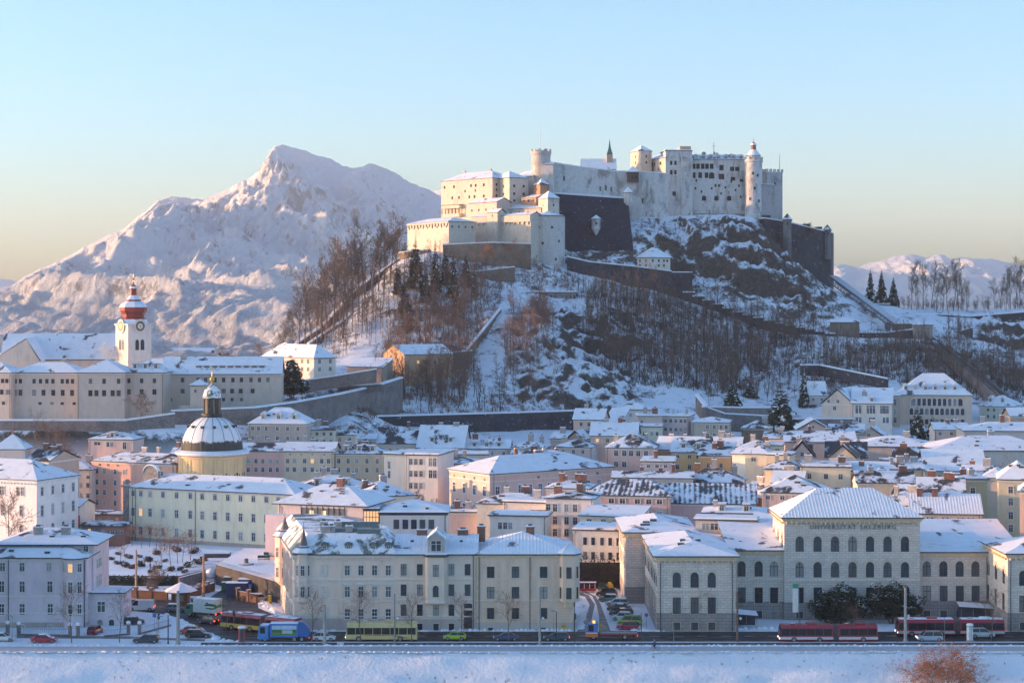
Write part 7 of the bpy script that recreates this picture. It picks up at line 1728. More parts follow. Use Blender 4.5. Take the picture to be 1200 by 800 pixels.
sheet('road', [(702, 739.4), (716, 739.4), (709, 722), (704, 708), (698, 698), (683, 691), (676, 688), (676, 690), (694, 698), (699, 708), (702, 722)], .007, M_TRACK)
sheet('road', [(-20, 744), (150, 745), (240, 748.5), (240, 751), (150, 748), (-20, 747)], .006, M_TRACK)
mk = flat('road_paint', (.7, .7, .7), .8); mb = MB()
for k in range(34):
    x = -30 + k * 4.2; mb.box(x, x + 1.8, 326.0, 326.14, .0, .011, mk)
tag(mb.build('road_marking'), kind='structure')
DST = stone('embankment_stone', (.10, .10, .105), .8)
for x0, x1, lab in ((-54, -30.4, 'short low kerb wall along the parking bay at the left'), (-29.2, 106, 'long low kerb wall between the river path and the road')):
    mb = MB(); mb.box(x0, x1, 317.6, 318.1, -.2, .42, DST, M_CAP); tag(mb.build('kerb_wall'), lab, 'wall')
# ploughed snow along the kerbs
rs = random.Random(12)
def snowbank(label, pts, w_, hgt, seed):
    rnd = random.Random(seed); mb = MB(); P = [Vector(gp(*p)) for p in pts]
    for i in range(len(P) - 1):
        d = P[i + 1] - P[i]; n_ = max(1, int(d.length / .6))
        for s in range(n_):
            if rnd.random() < .12: continue
            c = P[i].lerp(P[i + 1], (s + rnd.random()) / n_) + Vector((rnd.gauss(0, .2), rnd.gauss(0, .2), 0)); r_ = w_ * rnd.uniform(.5, 1.1); h_ = hgt * rnd.uniform(.4, 1.2)
            mb.lathe([(r_, -.02), (r_ * .75, h_ * .6), (r_ * .35, h_ * .95), (0, h_)], M_CAP, 7, c.x, c.y, a0=rnd.random())
    o = mb.build('snow_bank', smooth=True); return tag(o, label, 'snow bank', kind='stuff')
snowbank('ploughed snow along the house fronts', [(352, 739), (480, 738.8), (668, 738.5)], .55, .35, 1)
snowbank('ploughed snow before the university', [(740, 739), (900, 736), (960, 733)], .7, .4, 2); snowbank('ploughed snow between the junction and the parking bay', [(192, 721), (216, 730), (240, 742), (262, 752), (285, 752.5)], .9, .5, 3)
snowbank('ploughed snow beside the parked cars', [(742, 738), (732, 716), (722, 697)], .9, .5, 4); snowbank('ploughed snow under the terrace wall', [(300, 700), (318, 712), (340, 730)], .8, .5, 5)
snowbank('ploughed snow at the left of the side street', [(680, 737), (682, 720), (678, 700)], .9, .4, 6)
# ------------------------------------------------------------------ plaza, terrace and their walls
def raised(name, pts, z, mat, top):
    P = [gp(a, b, z)[:2] for a, b in pts]; ar = sum(P[i][0] * P[(i + 1) % len(P)][1] - P[(i + 1) % len(P)][0] * P[i][1] for i in range(len(P)))
    if ar < 0: P = P[::-1]
    mb = MB(); mb.prism(P, -.2, z, mat, top); return mb.build(name)
tag(raised('ground_terrace', [(122, 674), (211, 674), (262, 662), (296, 646), (150, 637), (122, 646)], 1.4, KM, snowmat('plaza_snow', .8, .3, .2)), kind='structure')
for o in list(COL.objects):
    if o.name.startswith('garden_tree'): o.location.z = 0; x, y, z = o.location; k = (H - 1.4) / H; o.location = (x * k, y * k, 1.4)
tr_ = raised('terrace', [(253, 661), (345, 687), (352, 642), (286, 642)], 4.2, stone('terrace_dark_stone', (.085, .075, .075), .5), snowmat('plaza_snow'))
tag(tr_, 'high snow covered terrace with a dark ivy stained wall left of the corner house', 'terrace')
def railing(label, pts, z, hgt=1.0, step=.5, mat=None):
    P = [Vector(gp(a, b, z)) for a, b in pts]; mb = MB(); mat = mat or M_METAL
    for i in range(len(P) - 1):
        d = P[i + 1] - P[i]; n_ = int(d.length / step)
        for s in range(n_ + 1): q = P[i].lerp(P[i + 1], s / max(1, n_)); mb.tube(q, q + Vector((0, 0, hgt)), .022, .022, mat, 4, False)
        for f in (.15, 1): mb.tube(P[i] + Vector((0, 0, hgt * f)), P[i + 1] + Vector((0, 0, hgt * f)), .03, .03, mat, 4)
    return tag(mb.build('railing'), label, 'railing')
railing('pale railing along the high terrace edge', [(255, 661), (343, 686)], 4.2, 1.0); railing('thin fence between plaza and ramp', [(215, 672.5), (262, 660.5)], 1.4, 1.0); railing('rail at the top of the ramp by the hospital wing', [(283, 646), (330, 648)], 1.5, 1.1, .6)
gr = flat('green_panel', (.03, .12, .09), .6)
for px, py, lab in ((309, 659, 'green slatted bench table nearest the terrace railing'), (316, 655, 'green slatted bench table farther back on the terrace')):
    x, y, z = gp(px, py, 4.2); root = thing('bench_table', lab, 'bench', (x, y, z), .1); mb = MB(); mb.box(-1.3, 1.3, -.6, .1, .72, .8, gr); mb.box(-1.3, 1.3, .3, .9, .95, 1.5, gr); mb.build('top', root)
    for q in (-1.1, 1.1): mb = MB(); mb.tube((q, -.4, 0), (q, -.4, .72), .05, .05, M_METAL, 5); mb.tube((q, .5, 0), (q, .5, 1.2), .05, .05, M_METAL, 5); mb.build('leg', root)
x, y, z = gp(288.5, 661, 4.2); mb = MB(); mb.lathe([(1.6, 0), (1.6, .25), (.5, .3), (.4, .9), (.6, 1.0), (.25, 1.3), (0, 1.4)], KM, 10, mats=[KM, M_CAP, KM, KM, KM, M_CAP]); tag(mb.build('fountain', None, (x, y, z)), 'small round stone fountain on the snowy terrace', 'fountain')
def hedge(label, a, b, z, hgt, d, seed, leaf=None, snow=.4, name='hedge'):
    A_, B_ = Vector(gp(*a, z)), Vector(gp(*b, z)); dv = B_ - A_; n_ = int(dv.length / 1.1) + 1
    lobes = [(dv.x * (k + .5) / n_, dv.y * (k + .5) / n_, hgt * .5, .95, d, hgt * .55) for k in range(n_)]
    mb = leafy_mb(seed, lobes, 240 * n_, .2, leaf or M_YEW, snow, False)
    nn = Vector((-dv.y, dv.x, 0)).normalized() * d * .6; mb.prism([(-nn.x, -nn.y), (nn.x, nn.y), (dv.x + nn.x, dv.y + nn.y), (dv.x - nn.x, dv.y - nn.y)][::-1], 0, hgt * .85, leaf or M_YEW)
    return tag(mb.build(name, None, tuple(A_)), label, 'hedge')
hedge('dark snow speckled hedge left of the grey monument block', (125, 685), (171, 686), 0, 2.0, .7, 1); hedge('dark snow speckled hedge right of the grey monument block', (184, 686), (210, 685), 0, 2.0, .7, 2)
hedge('dark ivy hedge wall closing the side street', (668, 689), (738, 689), 0, 6.3, .7, 3, flat('ivy_leaves', (.03, .028, .028), .9, var=.5), 0)
mb = MB(); x, y, z = gp(178.5, 689); mb.box(-.95, .95, -.6, .6, 0, 2.3, KM, M_CAP); mb.box(-1.1, 1.1, -.75, .75, -.1, .3, KM); tag(mb.build('monument', None, (x, y, z)), 'grey stone monument block between the two hedges', 'monument')
x, y, z = gp(255, 652, 1.4); mb = MB(); mb.box(-2.9, 2.9, -1.6, 1.6, 0, .9, M_EDGE, M_CAP); mb.box(-2.8, 2.8, -1.5, 1.5, .902, 1.1, M_CAP); tag(mb.build('planter', None, (x, y, z), .05), 'long black planter box in the plaza snow', 'planter')
x, y, z = gp(185, 668, 1.4); mb = MB(); mb.box(-.8, .8, -.4, .4, .4, 1.1, M_DARK); mb.box(-.9, .9, -.5, .5, 1.102, 1.2, M_DARK, M_CAP); mb.box(-.7, -.6, -.3, .3, 0, .4, M_DARK); mb.box(.6, .7, -.3, .3, 0, .4, M_DARK); tag(mb.build('information_board', None, (x, y, z)), 'dark information cabinet at the plaza edge', 'cabinet')
mb = MB(); A_, B_ = Vector(gp(211, 690)), Vector(gp(262, 676)); d = B_ - A_; nn = Vector((-d.y, d.x, 0)).normalized() * .5; mb.prism([A_[:2], B_[:2], (B_ + nn)[:2], (A_ + nn)[:2]], -.1, 2.4, KM, M_CAP); tag(mb.build('ramp_wall'), 'grey concrete ramp wall rising to the plaza', 'wall')
BRK = rust('red_brick_wall', (.24, .13, .10), .5, .2, .5)
for (a, b, lab) in (((141, 700), (196, 703), 'red brick wall with snow coping beside the van'), ((224, 700), (252, 692), 'short red brick wall right of the kiosk'), ((278, 702), (300, 706), 'low brick wall in front of the blue containers')):
    A_, B_ = Vector(gp(*a)), Vector(gp(*b)); d = B_ - A_; L_ = d.length; mb = MB(); mb.box(0, L_, 0, .4, -.1, 1.5, BRK, M_CAP); mb.box(-.05, L_ + .05, -.06, .46, 1.502, 1.75, BRK, M_CAP)
    for k in range(int(L_ / 3.4) + 1): q = min(L_ - .3, k * 3.4); mb.box(q - .3, q + .35, -.12, .52, -.1, 2.1, BRK, M_CAP); mb.box(q - .38, q + .43, -.2, .6, 2.102, 2.35, BRK, M_CAP)
    tag(mb.build('brick_wall', None, tuple(A_), math.atan2(d.y, d.x)), lab, 'wall')
x, y, z = gp(212, 708); root = thing('kiosk', 'brick kiosk under a wide snow pyramid roof at the junction', 'kiosk', (x, y, z)); mb = MB(); mb.box(-1.6, 1.6, -1.6, 1.6, 0, 2.6, BRK); mb.build('wall', root)
mb = MB(); mb.lathe([(3.4, 2.55), (3.4, 2.8), (1.2, 3.9), (.3, 4.3), (0, 4.5)], M_EDGE, 8, mats=[M_EDGE, M_CAP, M_CAP, M_CAP]); mb.build('roof', root); mb = MB(); mb.box(-.8, .8, -1.64, -1.6, .9, 2.1, M_GLASS); mb.build('window', root)
x, y, z = gp(229, 712); mb = MB(); mb.box(-1, 1, -.5, .5, .1, 2.2, flat('pale_blue_cabin', (.45, .55, .62), .7), M_CAP); mb.box(-.7, .7, -.53, -.5, 1.0, 1.9, M_GLASS); tag(mb.build('cabin', None, (x, y, z)), 'pale blue booth right of the brick kiosk', 'booth')
x, y, z = gp(247.5, 683); mb = MB(); mb.lathe([(1.15, 0), (1.15, 2.4), (.9, 2.9), (0, 3.2)], M_WHITE, 14, mats=[M_WHITE, M_CAP, M_CAP]); mb.lathe([(1.17, 1.2), (1.17, 1.4)], flat('red_band', (.5, .08, .06), .6), 14); tag(mb.build('silo', None, (x, y, z)), 'squat white round silo with a red band below the terrace', 'silo')
BLU = flat('container_blue', (.03, .06, .16), .6)
for (px, py, w_, d, hh, m, lab) in ((277, 699, 4.2, 3, 2.6, BLU, 'dark blue container with a lettered end under the terrace wall'), (292, 697, 4.6, 3, 3.0, BLU, 'larger dark blue container with a snow lid'), (264, 692, 1.6, 1.4, 1.6, flat('bin_green', (.03, .16, .09), .6), 'green waste bin left of the containers'), (272, 690, 3.5, 2, 2.3, flat('stall_green', (.10, .14, .08), .7), 'small green market stall behind the containers')):
    x, y, z = gp(px, py); mb = MB(); mb.box(-w_ / 2, w_ / 2, 0, d, .1, hh, m, M_CAP); mb.box(-w_ / 2 - .08, w_ / 2 + .08, -.08, d + .08, hh + .002, hh + .18, m, M_CAP)
    for k in range(int(w_ / .5)): q = -w_ / 2 + .25 + k * .5; mb.box(q - .05, q + .05, -.05, -.001, .2, hh - .1, m)
    tag(mb.build('container', None, (x, y, z)), lab, 'container')
x, y, z = gp(316, 706); mb = MB(); mb.box(-.35, .35, -.3, .3, .15, 1.5, flat('hydrant_yellow', (.7, .45, .03), .6), M_CAP); mb.box(-.45, .45, -.4, .4, 0, .15, M_DARK); tag(mb.build('grit_box', None, (x, y, z)), 'yellow grit box by the snow heap at the terrace wall', 'grit box')
# villa gate pillars and fence
for k, (px, py) in enumerate(((9, 743), (22, 744), (82, 745), (91.5, 745), (150.5, 743), (163.5, 743))):
    x, y, z = gp(px, py); mb = MB(); mb.box(-.28, .28, -.28, .28, 0, 1.7, KM); mb.box(-.36, .36, -.36, .36, 1.702, 1.9, KM, M_CAP); mb.lathe([(.3, 1.9), (.42, 2.15), (.3, 2.4), (0, 2.5)], M_CAP, 8); tag(mb.build('gate_pillar', None, (x, y, z)), 'stone gate pillar with a round snow cap along the villa fence', 'pillar', 'villa gate pillars')
for a, b, lab in (((23, 744), (81, 745), 'iron fence in front of the lilac villa'), ((122, 746), (151, 743.5), 'iron fence curving beside the villa annex'), ((164, 743), (200, 733), 'iron fence turning along the junction')):
    A_, B_ = Vector(gp(*a)), Vector(gp(*b)); d = B_ - A_; mb = MB(); mb.box(0, d.length, -.12, .12, -.1, .35, KM, M_CAP)
    for k in range(int(d.length / .35)): mb.tube((k * .35, 0, .35), (k * .35, 0, 1.3), .018, .018, M_DARK, 4, False)
    mb.tube((0, 0, 1.2), (d.length, 0, 1.2), .025, .025, M_DARK, 4); tag(mb.build('iron_fence', None, tuple(A_), math.atan2(d.y, d.x)), lab, 'fence')
# ------------------------------------------------------------------ poles, lamps, signs
CONC = flat('pole_concrete', (.34, .33, .32), .8); WOOD = flat('pole_wood', (.42, .26, .15), .9)
def pole(label, px, py, top, r_, mat, lamp=None, name='pole', cat='pole', arm=0):
    x, y, z = gp(px, py); h_ = wz(top, y); root = thing(name, label, cat, (x, y, 0)); mb = MB(); mb.tube((0, 0, -.1), (0, 0, h_), r_ * 1.15, r_ * .8, mat, 8); mb.tube((0, 0, 0), (0, 0, .5), r_ * 1.5, r_ * 1.4, mat, 8); mb.build('shaft', root)
    if arm: mb = MB(); mb.tube((0, 0, h_ - .2), (arm, 0, h_ + .1), .05, .04, M_METAL, 5); mb.box(arm - .2 if arm > 0 else arm - .5, arm + .5 if arm > 0 else arm + .2, -.15, .15, h_ + .02, h_ + .16, M_METAL, M_CAP); mb.build('lamp_head', root)
    if lamp is not None: zl = wz(lamp, y); mb = MB(); mb.tube((0, 0, zl + .1), (.55, 0, zl + .3), .04, .04, M_METAL, 5); mb.lathe([(0, -.3), (.22, -.15), (.24, .05), (.1, .2), (0, .22)], M_WHITE, 8, .55, 0); l_ = mb.build('lamp_globe', root); l_.location.z = zl if 0 else 0; l_.location = (0, 0, 0); [None for _ in ()]; 
    if lamp is not None:
        for v in l_.data.vertices:
            if v.co.z < 1.0: v.co.z += zl
    return root
pole('tan wooden mast standing behind the brick wall', 159.5, 692, 644, .22, WOOD); pole('tan wooden mast beside the white silo', 238.5, 702, 651, .24, WOOD)
pole('thick grey mast on the snow beside the red parked car', 208.7, 754.2, 692, .30, CONC); pole('thin lamp mast with a snow capped head by the junction sign', 197, 754, 720, .10, M_DARK, None, 'street_lamp', 'street lamp', 0)
pole('short street lamp near the dark forecourt car', 184, 753, 722, .07, M_METAL, None, 'street_lamp', 'street lamp', .5); pole('street lamp on the kerb before the villa', 14.5, 752, 721, .06, M_METAL, None, 'street_lamp', 'street lamp', -.5)
pole('stout grey mast between garbage truck and white car', 380.5, 755, 708, .26, CONC); pole('slim dark mast with a globe lamp before the coach', 462.5, 755, 695, .13, M_METAL, 724, 'street_lamp', 'street lamp')
pole('grey concrete mast with a globe lamp before the ochre house', 632.5, 755, 689, .2, CONC, 724, 'street_lamp', 'street lamp'); pole('thin dark sign post right of the concrete globe mast', 652, 754, 716, .09, M_DARK)
pole('traffic signal post at the side street mouth', 673, 753, 705, .09, M_DARK); pole('thin post behind the tow truck', 751.5, 753.5, 718, .07, M_DARK); pole('short thin post right of the tow truck', 789.5, 753, 733, .06, M_METAL)
pole('rusty brown mast with a globe lamp by the bus stop roof', 864, 753.5, 693, .19, flat('rusty_mast', (.16, .10, .08), .8), 724, 'street_lamp', 'street lamp'); pole('thick grey mast in front of the yew', 1061, 752, 688, .27, CONC, 721, 'street_lamp', 'street lamp')
pole('thin tall post before the far bus', 1107, 752, 722, .05, M_METAL); pole('thin kerb post left of the rear bus', 1051, 752, 722, .07, M_DARK); pole('slender post in front of the red bus front', 937.5, 752, 715, .05, M_DARK); pole('thin post at the bus joint', 994.5, 752, 717, .05, M_DARK)
x, y, z = gp(932.5, 748); h_ = wz(683, y); root = thing('flag_banner', 'tall white banner with a green top on a pole', 'banner', (x, y, 0)); mb = MB(); mb.tube((0.55, 0, 0), (.55, 0, h_), .06, .05, M_METAL, 6); mb.build('pole', root)
mb = MB(); mb.box(-.55, .45, -.02, .02, wz(717, y), wz(689, y), M_WHITE); mb.box(-.55, .45, -.022, .022, wz(689, y) + .001, wz(683.5, y), flat('banner_green', (.03, .30, .18), .7)); mb.build('cloth', root)
def signal(px, py, label):
    x, y, z = gp(px, py); mb = MB(); mb.box(-.18, .18, -.15, .15, 2.6, 3.6, M_DARK); mb.tube((0, 0, 0), (0, 0, 2.6), .06, .06, M_METAL, 6)
    for k in range(3): mb.lathe([(.11, 0), (.0, .03)], M_DARK, 8, 0, 0) if 0 else mb.box(-.1, .1, -.2, -.15, 2.72 + k * .29, 2.9 + k * .29, M_EDGE)
    tag(mb.build('traffic_light', None, (x, y, z)), label, 'traffic light')
signal(673.8, 742, 'black traffic light at the side street mouth'); signal(186, 742, 'black traffic light by the junction blue sign'); signal(274, 738, 'black traffic light behind the red advertising column')
def roundsign(px, py, zt, col, label, rim=None, square=False):
    x, y, z = gp(px, py); mb = MB(); mb.tube((0, 0, 0), (0, 0, zt), .04, .04, M_METAL, 5)
    if square: mb.box(-.35, .35, -.06, -.04, zt - .7, zt, col)
    else:
        for r_, yy, m in ((.36, -.05, rim or col), (.26, -.056, col)):
            n = 14; mb.add([(r_ * math.cos(2 * math.pi * k / n), yy, zt - .36 + r_ * math.sin(2 * math.pi * k / n)) for k in range(n)], [tuple(range(n))], m)
    tag(mb.build('road_sign', None, (x, y, z)), label, 'road sign')
SB = flat('sign_blue', (.03, .12, .45), .5); SR = flat('sign_red', (.5, .03, .04), .5)
roundsign(181, 739, 3.2, SB, 'square blue road sign by the villa annex fence', square=True); roundsign(757.5, 737, 3.0, SB, 'round no stopping sign by the university wall', SR); roundsign(648.5, 738, 3.8, SB, 'narrow blue sign on the ochre house corner', square=True); roundsign(293, 701, 3.0, SB, 'blue parking sign by the containers', square=True)
for px, py, r_, hh, m, lab in ((283.5, 754, .62, 2.7, 'r', 'round advertising column with dark red posters at the kerb'), (1136.5, 751, .55, 2.7, 'w', 'pale advertising column beside the silver van')):
    x, y, z = gp(px, py); root = thing('advertising_column', lab, 'advertising column', (x, y, z)); c = flat('poster_red', (.38, .06, .05), .6) if m == 'r' else M_WHITE; d = flat('poster_dark', (.06, .05, .07), .6) if m == 'r' else flat('poster_grey', (.5, .5, .52), .6)
    mb = MB()
    for k in range(12):
        a0, a1 = 2 * math.pi * k / 12, 2 * math.pi * (k + 1) / 12; mb.add([(r_ * math.cos(a0), r_ * math.sin(a0), .3), (r_ * math.cos(a1), r_ * math.sin(a1), .3), (r_ * math.cos(a1), r_ * math.sin(a1), hh), (r_ * math.cos(a0), r_ * math.sin(a0), hh)], [(0, 1, 2, 3)], c if (k // 2) % 2 else d)
    mb.build('column', root); mb = MB(); mb.lathe([(r_ * 1.1, 0), (r_ * 1.1, .3)], CONC, 12); mb.lathe([(r_ * 1.2, hh), (r_ * 1.2, hh + .15), (r_ * .9, hh + .4), (0, hh + .5)], CONC, 12, mats=[CONC, M_CAP, M_CAP]); mb.build('cap', root)
for px, py, w_, lab in ((868, 735, 6.0, 'bus shelter with a slanting snow roof left of the lettered block'), (1146, 727, 7.5, 'glazed entrance shelter with a long sloping snow roof behind the rear bus')):
    x, y, z = gp(px, py); root = thing('bus_shelter', lab, 'shelter', (x, y, z)); mb = MB(); P_ = [(-w_ / 2, -1.2, 2.6), (w_ / 2, -1.6, 2.2), (w_ / 2, 1.4, 2.6), (-w_ / 2, 1.4, 3.2)]
    mb.add(P_ + [(p[0], p[1], p[2] + .25) for p in P_], [(3, 2, 1, 0), (0, 1, 5, 4), (1, 2, 6, 5), (2, 3, 7, 6), (3, 0, 4, 7)], M_DARK); mb.add([(p[0], p[1], p[2] + .251) for p in P_], [(0, 1, 2, 3)], M_CAP); mb.build('roof', root)
    for q in (-.45, -.15, .15, .45): mb = MB(); mb.tube((q * w_, -1.1, 0), (q * w_, -1.1, 2.4), .05, .05, M_METAL, 5); mb.build('post', root)
    mb = MB(); mb.box(-w_ / 2 + .2, w_ / 2 - .2, 1.1, 1.14, .3, 2.4, M_GLASS); mb.build('glass', root)

snowbank('trodden snow ridge along the river path', [(-20, 763.6), (300, 763.2), (600, 763.8), (900, 763.3), (1220, 763.7)], .5, .16, 8)
snowbank('snow ridge between river path and kerb wall', [(-20, 756.2), (300, 755.9), (640, 756.3), (1220, 756)], .4, .22, 9)
# ------------------------------------------------------------------ vehicles
M_TYRE = flat('tyre', (.02, .02, .02), .8); M_RIM = flat('rim', (.35, .35, .36), .4, .7)
M_HEAD = flat('headlamp', (.75, .75, .72), .2); M_TAIL = flat('tail_lamp', (.35, .02, .02), .3)
M_TAILON = glow('tail_lamp_lit', (1.0, .05, .03), 1.2); M_HEADON = glow('headlamp_lit', (1.0, .9, .7), 1.0); M_AMBER = glow('amber_lamp', (1.0, .4, .05), .8)
M_CARGL = flat('car_glass', (.02, .025, .03), .08)
def paint(rgb):
    n = 'car_paint_%02d_%02d_%02d' % tuple(int(x * 99) for x in rgb)
    if n in MATS: return MATS[n]
    m = flat(n, rgb, .3, .0, .08, .8); m.node_tree.nodes['Principled BSDF'].inputs['Coat Weight'].default_value = .5; return m
_W = {}
def wheel(root, x, y, r_, w_=.22):
    k = (round(r_, 2), round(w_, 2))
    if k not in _W:
        mb = MB(); mb.tube((0, -w_ / 2, 0), (0, w_ / 2, 0), r_, r_, M_TYRE, 16); t = mb.build('wheel'); mb = MB(); mb.tube((0, -w_ / 2 - .02, 0), (0, w_ / 2 + .02, 0), r_ * .6, r_ * .6, M_RIM, 12); q = mb.build('rim'); _W[k] = (t.data, q.data); COL.objects.unlink(t); COL.objects.unlink(q); bpy.data.objects.remove(t); bpy.data.objects.remove(q)
    o = link('wheel', _W[k][0], root, (x, y, r_)); link('rim', _W[k][1], o); return o
def loft(mb, st, mat):
    """st: stations (x, half width, bottom, shoulder, top)"""
    R_ = []
    for x, w_, zb, zs, zt in st: R_.append([(x, -w_ * .96, zb), (x, -w_, zb + (zs - zb) * .5), (x, -w_ * .98, zs), (x, -w_ * .86, zt), (x, w_ * .86, zt), (x, w_ * .98, zs), (x, w_, zb + (zs - zb) * .5), (x, w_ * .96, zb)])
    for a, b in zip(R_, R_[1:]): mb.add(a + b, [(k, k + 8, (k + 1) % 8 + 8, (k + 1) % 8) for k in range(8)], mat)
    mb.add(R_[0], [(0, 1, 2, 3, 4, 5, 6, 7)], mat); mb.add(R_[-1], [(7, 6, 5, 4, 3, 2, 1, 0)], mat)
STY = {  # length, half width, bonnet start, windscreen base, roof front, roof rear, tail base, belt, roof height, tail height
 'hatch': (4.0, .86, .95, .55, -1.45, -1.9, .92, 1.47), 'estate': (4.6, .88, 1.05, .35, -1.85, -2.2, .93, 1.47), 'sedan': (4.5, .88, 1.1, .35, -.95, -1.65, .92, 1.43), 'suv': (4.4, .92, 1.15, .65, -1.75, -2.08, 1.08, 1.72), 'mpv': (4.6, .92, 1.5, .75, -1.85, -2.2, 1.02, 1.75), 'van': (5.0, .97, 1.75, 1.2, -2.3, -2.45, 1.15, 2.1)}
def car(label, px, py, yaw, col, style='hatch', snow=0, tail=False, head=False, z=0.0, name='parked_car', group=None, cat='car'):
    L, w_, wb, rf_, rr_, tb, belt, rh = STY[style]; x, y, _ = gp(px, py, z); root = thing(name, label, cat, (x, y, z + .012), R(yaw), group); P = paint(col)
    mb = MB(); f = L / 2
    loft(mb, [(-f, w_ * .86, .42, .62, belt * .88), (-f + .12, w_ * .95, .28, .62, belt), (-f + .7, w_, .24, .66, belt + .02), (wb - .1, w_, .24, .66, belt), (wb + .2, w_, .24, .64, belt - .05), (f - .45, w_ * .97, .26, .6, belt * .84), (f - .1, w_ * .9, .3, .55, belt * .72), (f, w_ * .8, .38, .5, belt * .6)], P)
    wr = w_ * .78
    mb.add([(rf_, -wr, rh - .05), (rf_, wr, rh - .05), (rr_, wr, rh - .04), (rr_, -wr, rh - .04), (rf_ - .15, -wr * .85, rh), (rf_ - .15, wr * .85, rh), (rr_ + .1, wr * .85, rh), (rr_ + .1, -wr * .85, rh)], [(0, 1, 5, 4), (1, 2, 6, 5), (2, 3, 7, 6), (3, 0, 4, 7), (4, 5, 6, 7)], P)
    for s in (-1, 1):
        for (a, b) in (((wb, belt), (rf_, rh - .06)), ((tb, belt), (rr_, rh - .06)), (((wb + tb) / 2 - .1, belt), ((rf_ + rr_) / 2 - .05, rh - .06))): mb.tube((a[0], s * (w_ * .9), a[1]), (b[0], s * (wr + .01), b[1]), .05, .045, P, 4)
        if style == 'van': mb.box(tb + .05, .55, min(s * (w_ * .93), s * (wr)), max(s * (w_ * .93), s * wr), belt - .02, rh - .08, P)
    mb.build('body', root)
    mb = MB(); a = [(wb, -w_ * .87, belt - .01), (wb, w_ * .87, belt - .01), (tb, w_ * .87, belt - .01), (tb, -w_ * .87, belt - .01)]; c = [(rf_, -wr * .98, rh - .055), (rf_, wr * .98, rh - .055), (rr_, wr * .98, rh - .055), (rr_, -wr * .98, rh - .055)]
    mb.add(a + c, [(0, 1, 5, 4), (1, 2, 6, 5), (2, 3, 7, 6), (3, 0, 4, 7)], M_CARGL); mb.build('window', root)
    wh = .33 if style not in ('suv', 'van') else .37
    for xx in (f - .78, -f + .75):
        for s in (-1, 1): wheel(root, xx, s * (w_ - .1), wh)
    for s in (-1, 1):
        mb = MB(); mb.box(f - .16, f + .0, s * w_ * .62 - .17, s * w_ * .62 + .17, belt * .62, belt * .76, M_HEADON if head else M_HEAD); mb.build('headlight', root)
        mb = MB(); mb.box(-f - .02, -f + .12, s * w_ * .72 - .13, s * w_ * .72 + .13, belt * .62, belt * .86, M_TAILON if tail else M_TAIL); mb.build('taillight', root)
    if snow:
        mb = MB(); mb.box(rr_ + .05, rf_ - .1, -wr * .92, wr * .92, rh - .02, rh + .03 + .05 * snow, M_CAP)
        if snow > 1: mb.add([(wb + .15, -w_ * .8, belt + .02), (f - .5, -w_ * .78, belt * .86), (f - .5, w_ * .78, belt * .86), (wb + .15, w_ * .8, belt + .02)], [(0, 1, 2, 3)], M_CAP); mb.add([(wb - .02, -w_ * .8, belt + .06), (wb - .02, w_ * .8, belt + .06), (rf_ + .02, wr * .9, rh), (rf_ + .02, -wr * .9, rh)], [(0, 1, 2, 3)], M_CAP)
        mb.build('snow_cover', root)
    return root
RED, DK, WHT, SIL, BLK = (.32, .02, .03), (.03, .035, .05), (.62, .63, .64), (.42, .45, .48), (.018, .02, .024)
car('white car cut by the left frame edge at the kerb', 3, 750.5, 0, WHT, 'estate', 1); car('red car with a snow packed roof on the kerb before the villa', 52, 752.2, 0, (.42, .02, .05), 'sedan', 2)
car('dark red car seen from behind in the villa forecourt', 111.5, 742, 80, (.30, .02, .04), 'hatch', 0); car('snow dusted black car under the tree in the villa forecourt', 157, 731, 10, BLK, 'hatch', 1)
car('dark blue estate car parked alone on the snow strip', 171.5, 752.5, 180, (.03, .05, .08), 'estate', 0); car('white delivery van driving past the brick wall', 166, 715, 180, (.6, .6, .6), 'van', 0, True, name='van', cat='van'); car('dark red car following behind the white van', 143, 713, 0, (.2, .02, .03), 'hatch', 0, True)
car('red hatchback parked nose out beside the thick grey mast', 222, 742.5, 170, (.45, .06, .05), 'hatch', 0); car('black estate parked in front of the red hatchback', 232.5, 746.5, 0, BLK, 'estate', 0); car('dark car with glowing tail lamps behind the box truck', 244, 730, 150, DK, 'hatch', 0, True, name='car'); car('black car with glowing tail lamps beside the red and yellow bus', 266, 730, 165, BLK, 'sedan', 0, True, name='car')
car('grey car half hidden by the junction kiosk', 206, 716, 0, (.15, .16, .18), 'hatch', 1, name='car'); car('snowed in beige car under the terrace wall', 304.5, 704, 15, (.36, .25, .2), 'hatch', 2)
car('white car driving behind the garbage truck', 380, 750, 0, WHT, 'hatch', 0, name='car'); car('lime green car before the beige row house', 533, 749.2, 180, (.34, .50, .03), 'hatch', 0, name='car'); car('navy blue sedan before the ochre house', 593, 749.8, 180, (.03, .06, .13), 'sedan', 0, name='car'); car('dark petrol estate with lit tail lamps near the side street', 652, 750, 180, (.03, .055, .075), 'estate', 0, True, name='car')
car('silver people carrier with lit headlamps before the rear bus', 1089, 750.5, 180, (.36, .40, .46), 'mpv', 0, False, True, name='car'); car('light grey suv by the pale advertising column', 1150.5, 746.5, 0, SIL, 'suv', 0, name='car')
